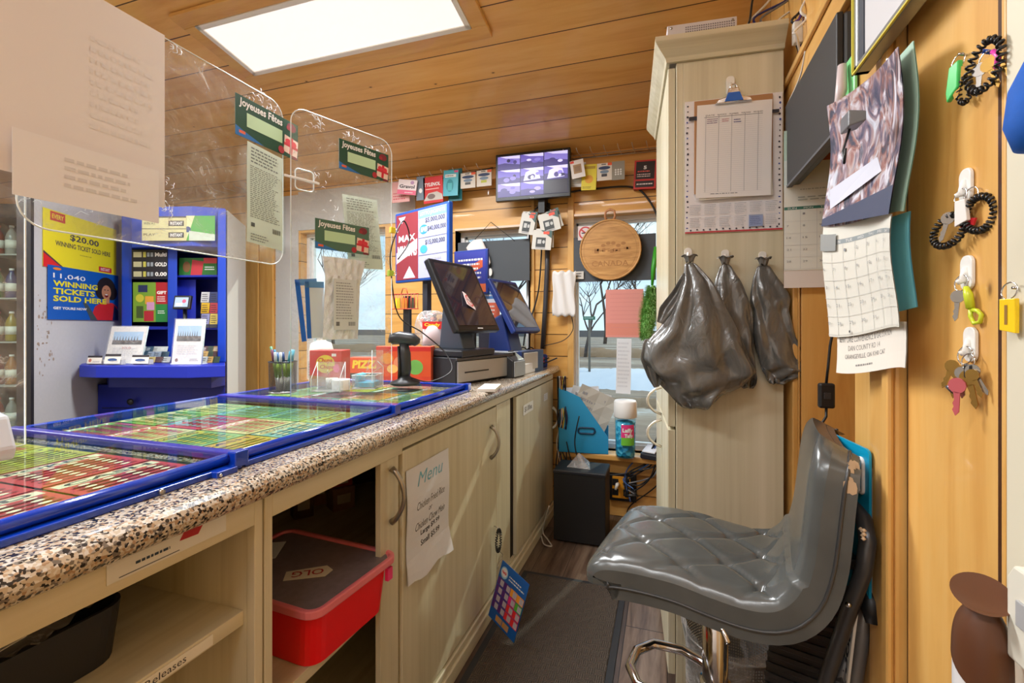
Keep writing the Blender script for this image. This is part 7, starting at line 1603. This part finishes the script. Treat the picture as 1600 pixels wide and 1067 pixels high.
for x0, y0, x1, y1, D, lab in cards:
    c, w_, h_, rz = wr(x0, y0, x1, y1, D=D); t = thing('card_holder', lab, 'card holder', (c.x, c.y, .946), rz)
    MB().bx(-w_/2, w_/2, 0, .03, 0, h_*.5, C(206, 206, 200, .4)).build('holder', t, bevel=.002)
    sheet('business_card', w_*.95, h_*.9, C(226, 220, 206, .6), [('r', 0, .75, 1, 1, C(50, 46, 50)), ('e', .2, .4, .1, .22, C(190, 120, 100)) if 'portrait' in lab else ('e', .5, .4, .3, .16, C(50, 80, 130)), ('tx', .4, .1, .95, .35, GREY, 2)], t, (0, -.004, h_*.55), (R(-14), 0, 0))
for j in range(3):
    for i in range(5):
        x = 212+i*11+j*2; y = 528+j*10
        c = P(x, y, D=3.02-.05*j); s = sheet('business_card', .05, .036, C(*rr.choice([(200, 206, 200), (60, 90, 110), (120, 150, 130), (210, 190, 120), (90, 60, 60), (170, 190, 210)]), .5), [('tx', .1, .2, .7, .8, rr.choice([INK, GREY, WHITE]), 2)], None, (c.x, c.y, .965+.03*(2-j)), (R(-20), 0, TH))
        tag(s, 'small leaflet in the %s row, place %s from left, in the kiosk rack' % (['back', 'middle', 'front'][j], ['first', 'second', 'third', 'fourth', 'fifth'][i]), 'leaflet', 'leaflets in the left kiosk rack')
for j in range(3):
    for i in range(3):
        c = P(320+i*9, 530+j*11, D=3.02-.05*j); s = sheet('business_card', .042, .04, C(*rr.choice([(200, 206, 200), (60, 80, 60), (200, 160, 90), (90, 60, 60), (180, 180, 190)]), .5), [('tx', .1, .2, .8, .8, rr.choice([INK, WHITE]), 2)], None, (c.x, c.y, .965+.03*(2-j)), (R(-20), 0, TH))
        tag(s, 'small leaflet in the %s row, %s column, behind the framed leaflet' % (['back', 'middle', 'front'][j], ['left', 'centre', 'right'][i]), 'leaflet', 'leaflets in the right kiosk rack')
for j in range(3):
    for i in range(2):
        c, w_, h_, rz = wr(314+i*14, 456+j*17, 327+i*13, 478+j*17, D=3.10-.02*j)
        s = sheet('brochure', w_, h_, C(*[(206, 206, 206), (60, 70, 120), (226, 180, 40), (200, 60, 70), (150, 150, 190), (226, 200, 90)][j*2+i], .5), [('tx', .1, .3, .9, .9, INK, 4), ('r', 0, 0, 1, .25, C(60, 60, 70))], None, c, (R(-8), 0, rz)); tag(s, '%s brochure in the %s tier of the kiosk side pocket' % (['left', 'right'][i], ['top', 'middle', 'bottom'][j]), 'brochure')
vprism('white_end', [(353, 3.02), (355, 3.0), (384, 3.5), (382, 3.52)], 0, P(366, 342, D=3.25).z, C(206, 204, 200, .5)); o = bpy.data.objects['white_end']; tag(o, 'tall pale grey end panel beside the kiosk', 'panel')
# grey display wall with posters
DB, DA = 3.42, 2.50
pB, pA = G2(215, DB), G2(52, DA); dv = (pB-pA).normalized(); nv = Vector((dv.y, -dv.x, 0)); azp = math.atan2(dv.y, dv.x)
t = thing('display_wall', 'grey painted partition carrying two lottery posters', 'partition', pA, azp)
Lp = (pB-pA).length
MB().bx(0, Lp+.1, 0, .05, 0, 2.0, C(196, 196, 198, .6, var=.05)).build('panel', t, bevel=.003)
MB().bx(-.022, -.001, -.004, .06, 0, 2.08, C(40, 38, 40, .5)).build('edge_post', t)
MB().bx(-.004, Lp+.1, -.006, .06, 1.965, 2.08, C(46, 44, 46, .5)).build('top_band', t)
m = MB()
for i in range(40):
    x, z = rr.uniform(.02, .14), rr.uniform(.9, 1.35); m.disc(x, z, rr.uniform(.002, .01), rr.uniform(.002, .012), -.0012, C(160, 140, 124), 6)
m.build('scuff_marks', t, recalc=False)
def onW(x, y, off=.004):
    p0 = pA+nv*off; a = P(x, y, D=1.0)-Vector((0, 0, CAM_H)); q = (p0.x*nv.x+p0.y*nv.y)/(a.x*nv.x+a.y*nv.y); return Vector((0, 0, CAM_H))+a*q
def poster(x0, x1, yl0, yl1, label, base, els, off):
    a, b_ = onW(x0, yl0, off), onW(x1, (yl0), off); c0 = onW(x0, yl1, off)
    w_ = (b_-a).length; c = (a+b_)/2; c.z = (a.z+c0.z)/2
    return tag(sheet('poster', w_, a.z-c0.z, base, els, None, c, azp, thick=.002), label, 'poster')
YL = C(232, 218, 40, .4)
poster(69, 180, 324, 416, 'yellow poster reading $20.00 winning ticket sold here', YL, [('r', .08, .82, .26, .98, C(196, 60, 50)), ('t', .1, .86, .24, .94, YL, 'EVERY', dict(bold=.02)), ('t', .32, .53, .72, .66, C(70, 66, 80), '$20.00', dict(bold=.02)), ('t', .14, .40, .90, .49, C(60, 56, 70), 'WINNING TICKET SOLD HERE', dict(bold=.02)), ('tx', .45, .29, .64, .33, C(170, 160, 50), 1), ('r', .72, .07, .92, .17, C(200, 40, 50)), ('t', .75, .09, .89, .15, WHITE, 'INSTANT', dict(bold=.02)), ('p', [(0, 0), (.24, 0), (0, .24)], C(214, 36, 40)), ('p', [(.24, 0), (.27, 0), (0, .28), (0, .24)], C(90, 60, 60))], .004)
SKN = C(196, 134, 100, .5); HAIR = C(34, 24, 22, .6)
poster(75, 184, 413, 499, 'blue poster reading 11,040 winning tickets sold here with a laughing woman', C(16, 88, 180, .4), [('e', .11, .945, .05, .025, C(230, 130, 40)),
  ('e', .80, .68, .15, .24, HAIR), ('e', .72, .6, .09, .15, HAIR), ('e', .89, .6, .09, .16, HAIR), ('p', [(.55, 0), (.62, .28), (.72, .38), (.9, .38), (.98, .3), (1.0, 0)], C(206, 40, 44)), ('p', [(.44, .36), (.5, .34), (.66, 0), (.56, 0)], C(70, 80, 80)), ('p', [(.93, .34), (1.0, .2), (1.0, 0), (.9, 0)], C(30, 40, 90)),
  ('r', .76, .36, .85, .48, SKN), ('e', .80, .60, .075, .15, SKN), ('e', .775, .65, .012, .012, HAIR), ('e', .825, .65, .012, .012, HAIR), ('e', .80, .53, .03, .04, C(120, 30, 34)), ('e', .80, .55, .022, .012, WHITE),
  ('t', .06, .76, .48, .865, C(236, 236, 240), '11,040', dict(bold=.005)), ('t', .06, .62, .66, .73, YL, 'WINNING', dict(bold=.035)), ('t', .06, .48, .62, .59, YL, 'TICKETS', dict(bold=.035)), ('t', .06, .34, .80, .45, YL, 'SOLD HERE', dict(bold=.035)), ('t', .06, .19, .50, .24, WHITE, 'GET YOURS NOW', dict(bold=.04))], .007)
# drinks fridge
p = G2(22, 3.35); FR = thing('drinks_fridge', 'tall dark glass door drinks fridge at the far left', 'fridge', p, TH+R(4))
fw = .62
m = MB(); m.bx(-fw/2, fw/2, .45, .5, 0, 2.05, BLACK).bx(-fw/2, -fw/2+.03, 0, .5, 0, 2.05, BLACK).bx(fw/2-.03, fw/2, 0, .5, 0, 2.05, BLACK).bx(-fw/2, fw/2, 0, .5, 1.95, 2.05, BLACK).bx(-fw/2, fw/2, 0, .5, 0, .12, BLACK); m.build('cabinet', FR, bevel=.003)
m = MB()
for z in (.42, .74, 1.06, 1.38, 1.70): m.bx(-fw/2+.03, fw/2-.03, .06, .44, z-.01, z, C(170, 170, 166, .4))
m.build('shelf_set', FR) if False else [MB().bx(-fw/2+.03, fw/2-.03, .06, .44, z-.01, z, C(170, 170, 166, .4)).build('shelf', FR) for z in (.42, .74, 1.06, 1.38, 1.70)]
MB().bx(-fw/2+.03, fw/2-.03, .02, .024, .12, 1.95, m_glass).build('glass_door', FR); MB().bx(fw/2-.05, fw/2-.035, -.02, .02, .7, 1.4, STEEL).build('door_handle', FR, bevel=.004)
cols = [(200, 60, 40), (226, 140, 40), (60, 150, 70), (220, 220, 210), (120, 60, 40), (60, 90, 170), (180, 40, 60), (230, 200, 70)]
lay = ['top', 'second', 'third', 'fourth', 'fifth', 'lowest']
for si, z in enumerate((1.70, 1.38, 1.06, .74, .42)):
    for i in range(6):
        cc = cols[(i*3+si*2) % 8]; lp = Vector((-.24+i*.094, .14, z+.001)); lp.rotate(Matrix.Rotation(TH+R(4), 3, 'Z')); 
        t = thing('drink_bottle', 'bottle on the %s fridge shelf, %s from the left' % (lay[si], ['first', 'second', 'third', 'fourth', 'fifth', 'sixth'][i]), 'bottle', p+lp, 0, 'bottles in the drinks fridge')
        MB().lathe([(.001, 0), (.033, 0), (.035, .01), (.035, .13), (.028, .16), (.013, .19), (.012, .205), (.001, .205)], C(*[int(q*.62) for q in cc], .25), 14).build('bottle_body', t); MB().lathe([(.001, .205), (.014, .205), (.014, .22), (.001, .22)], WHITE if i % 2 else C(180, 30, 30), 12).build('cap', t); MB().lathe([(.0355, .05), (.0358, .05), (.0358, .11), (.0355, .11)], C(226, 222, 210, .5), 14).build('label', t)  # body colours dimmed to carry the shade inside the fridge
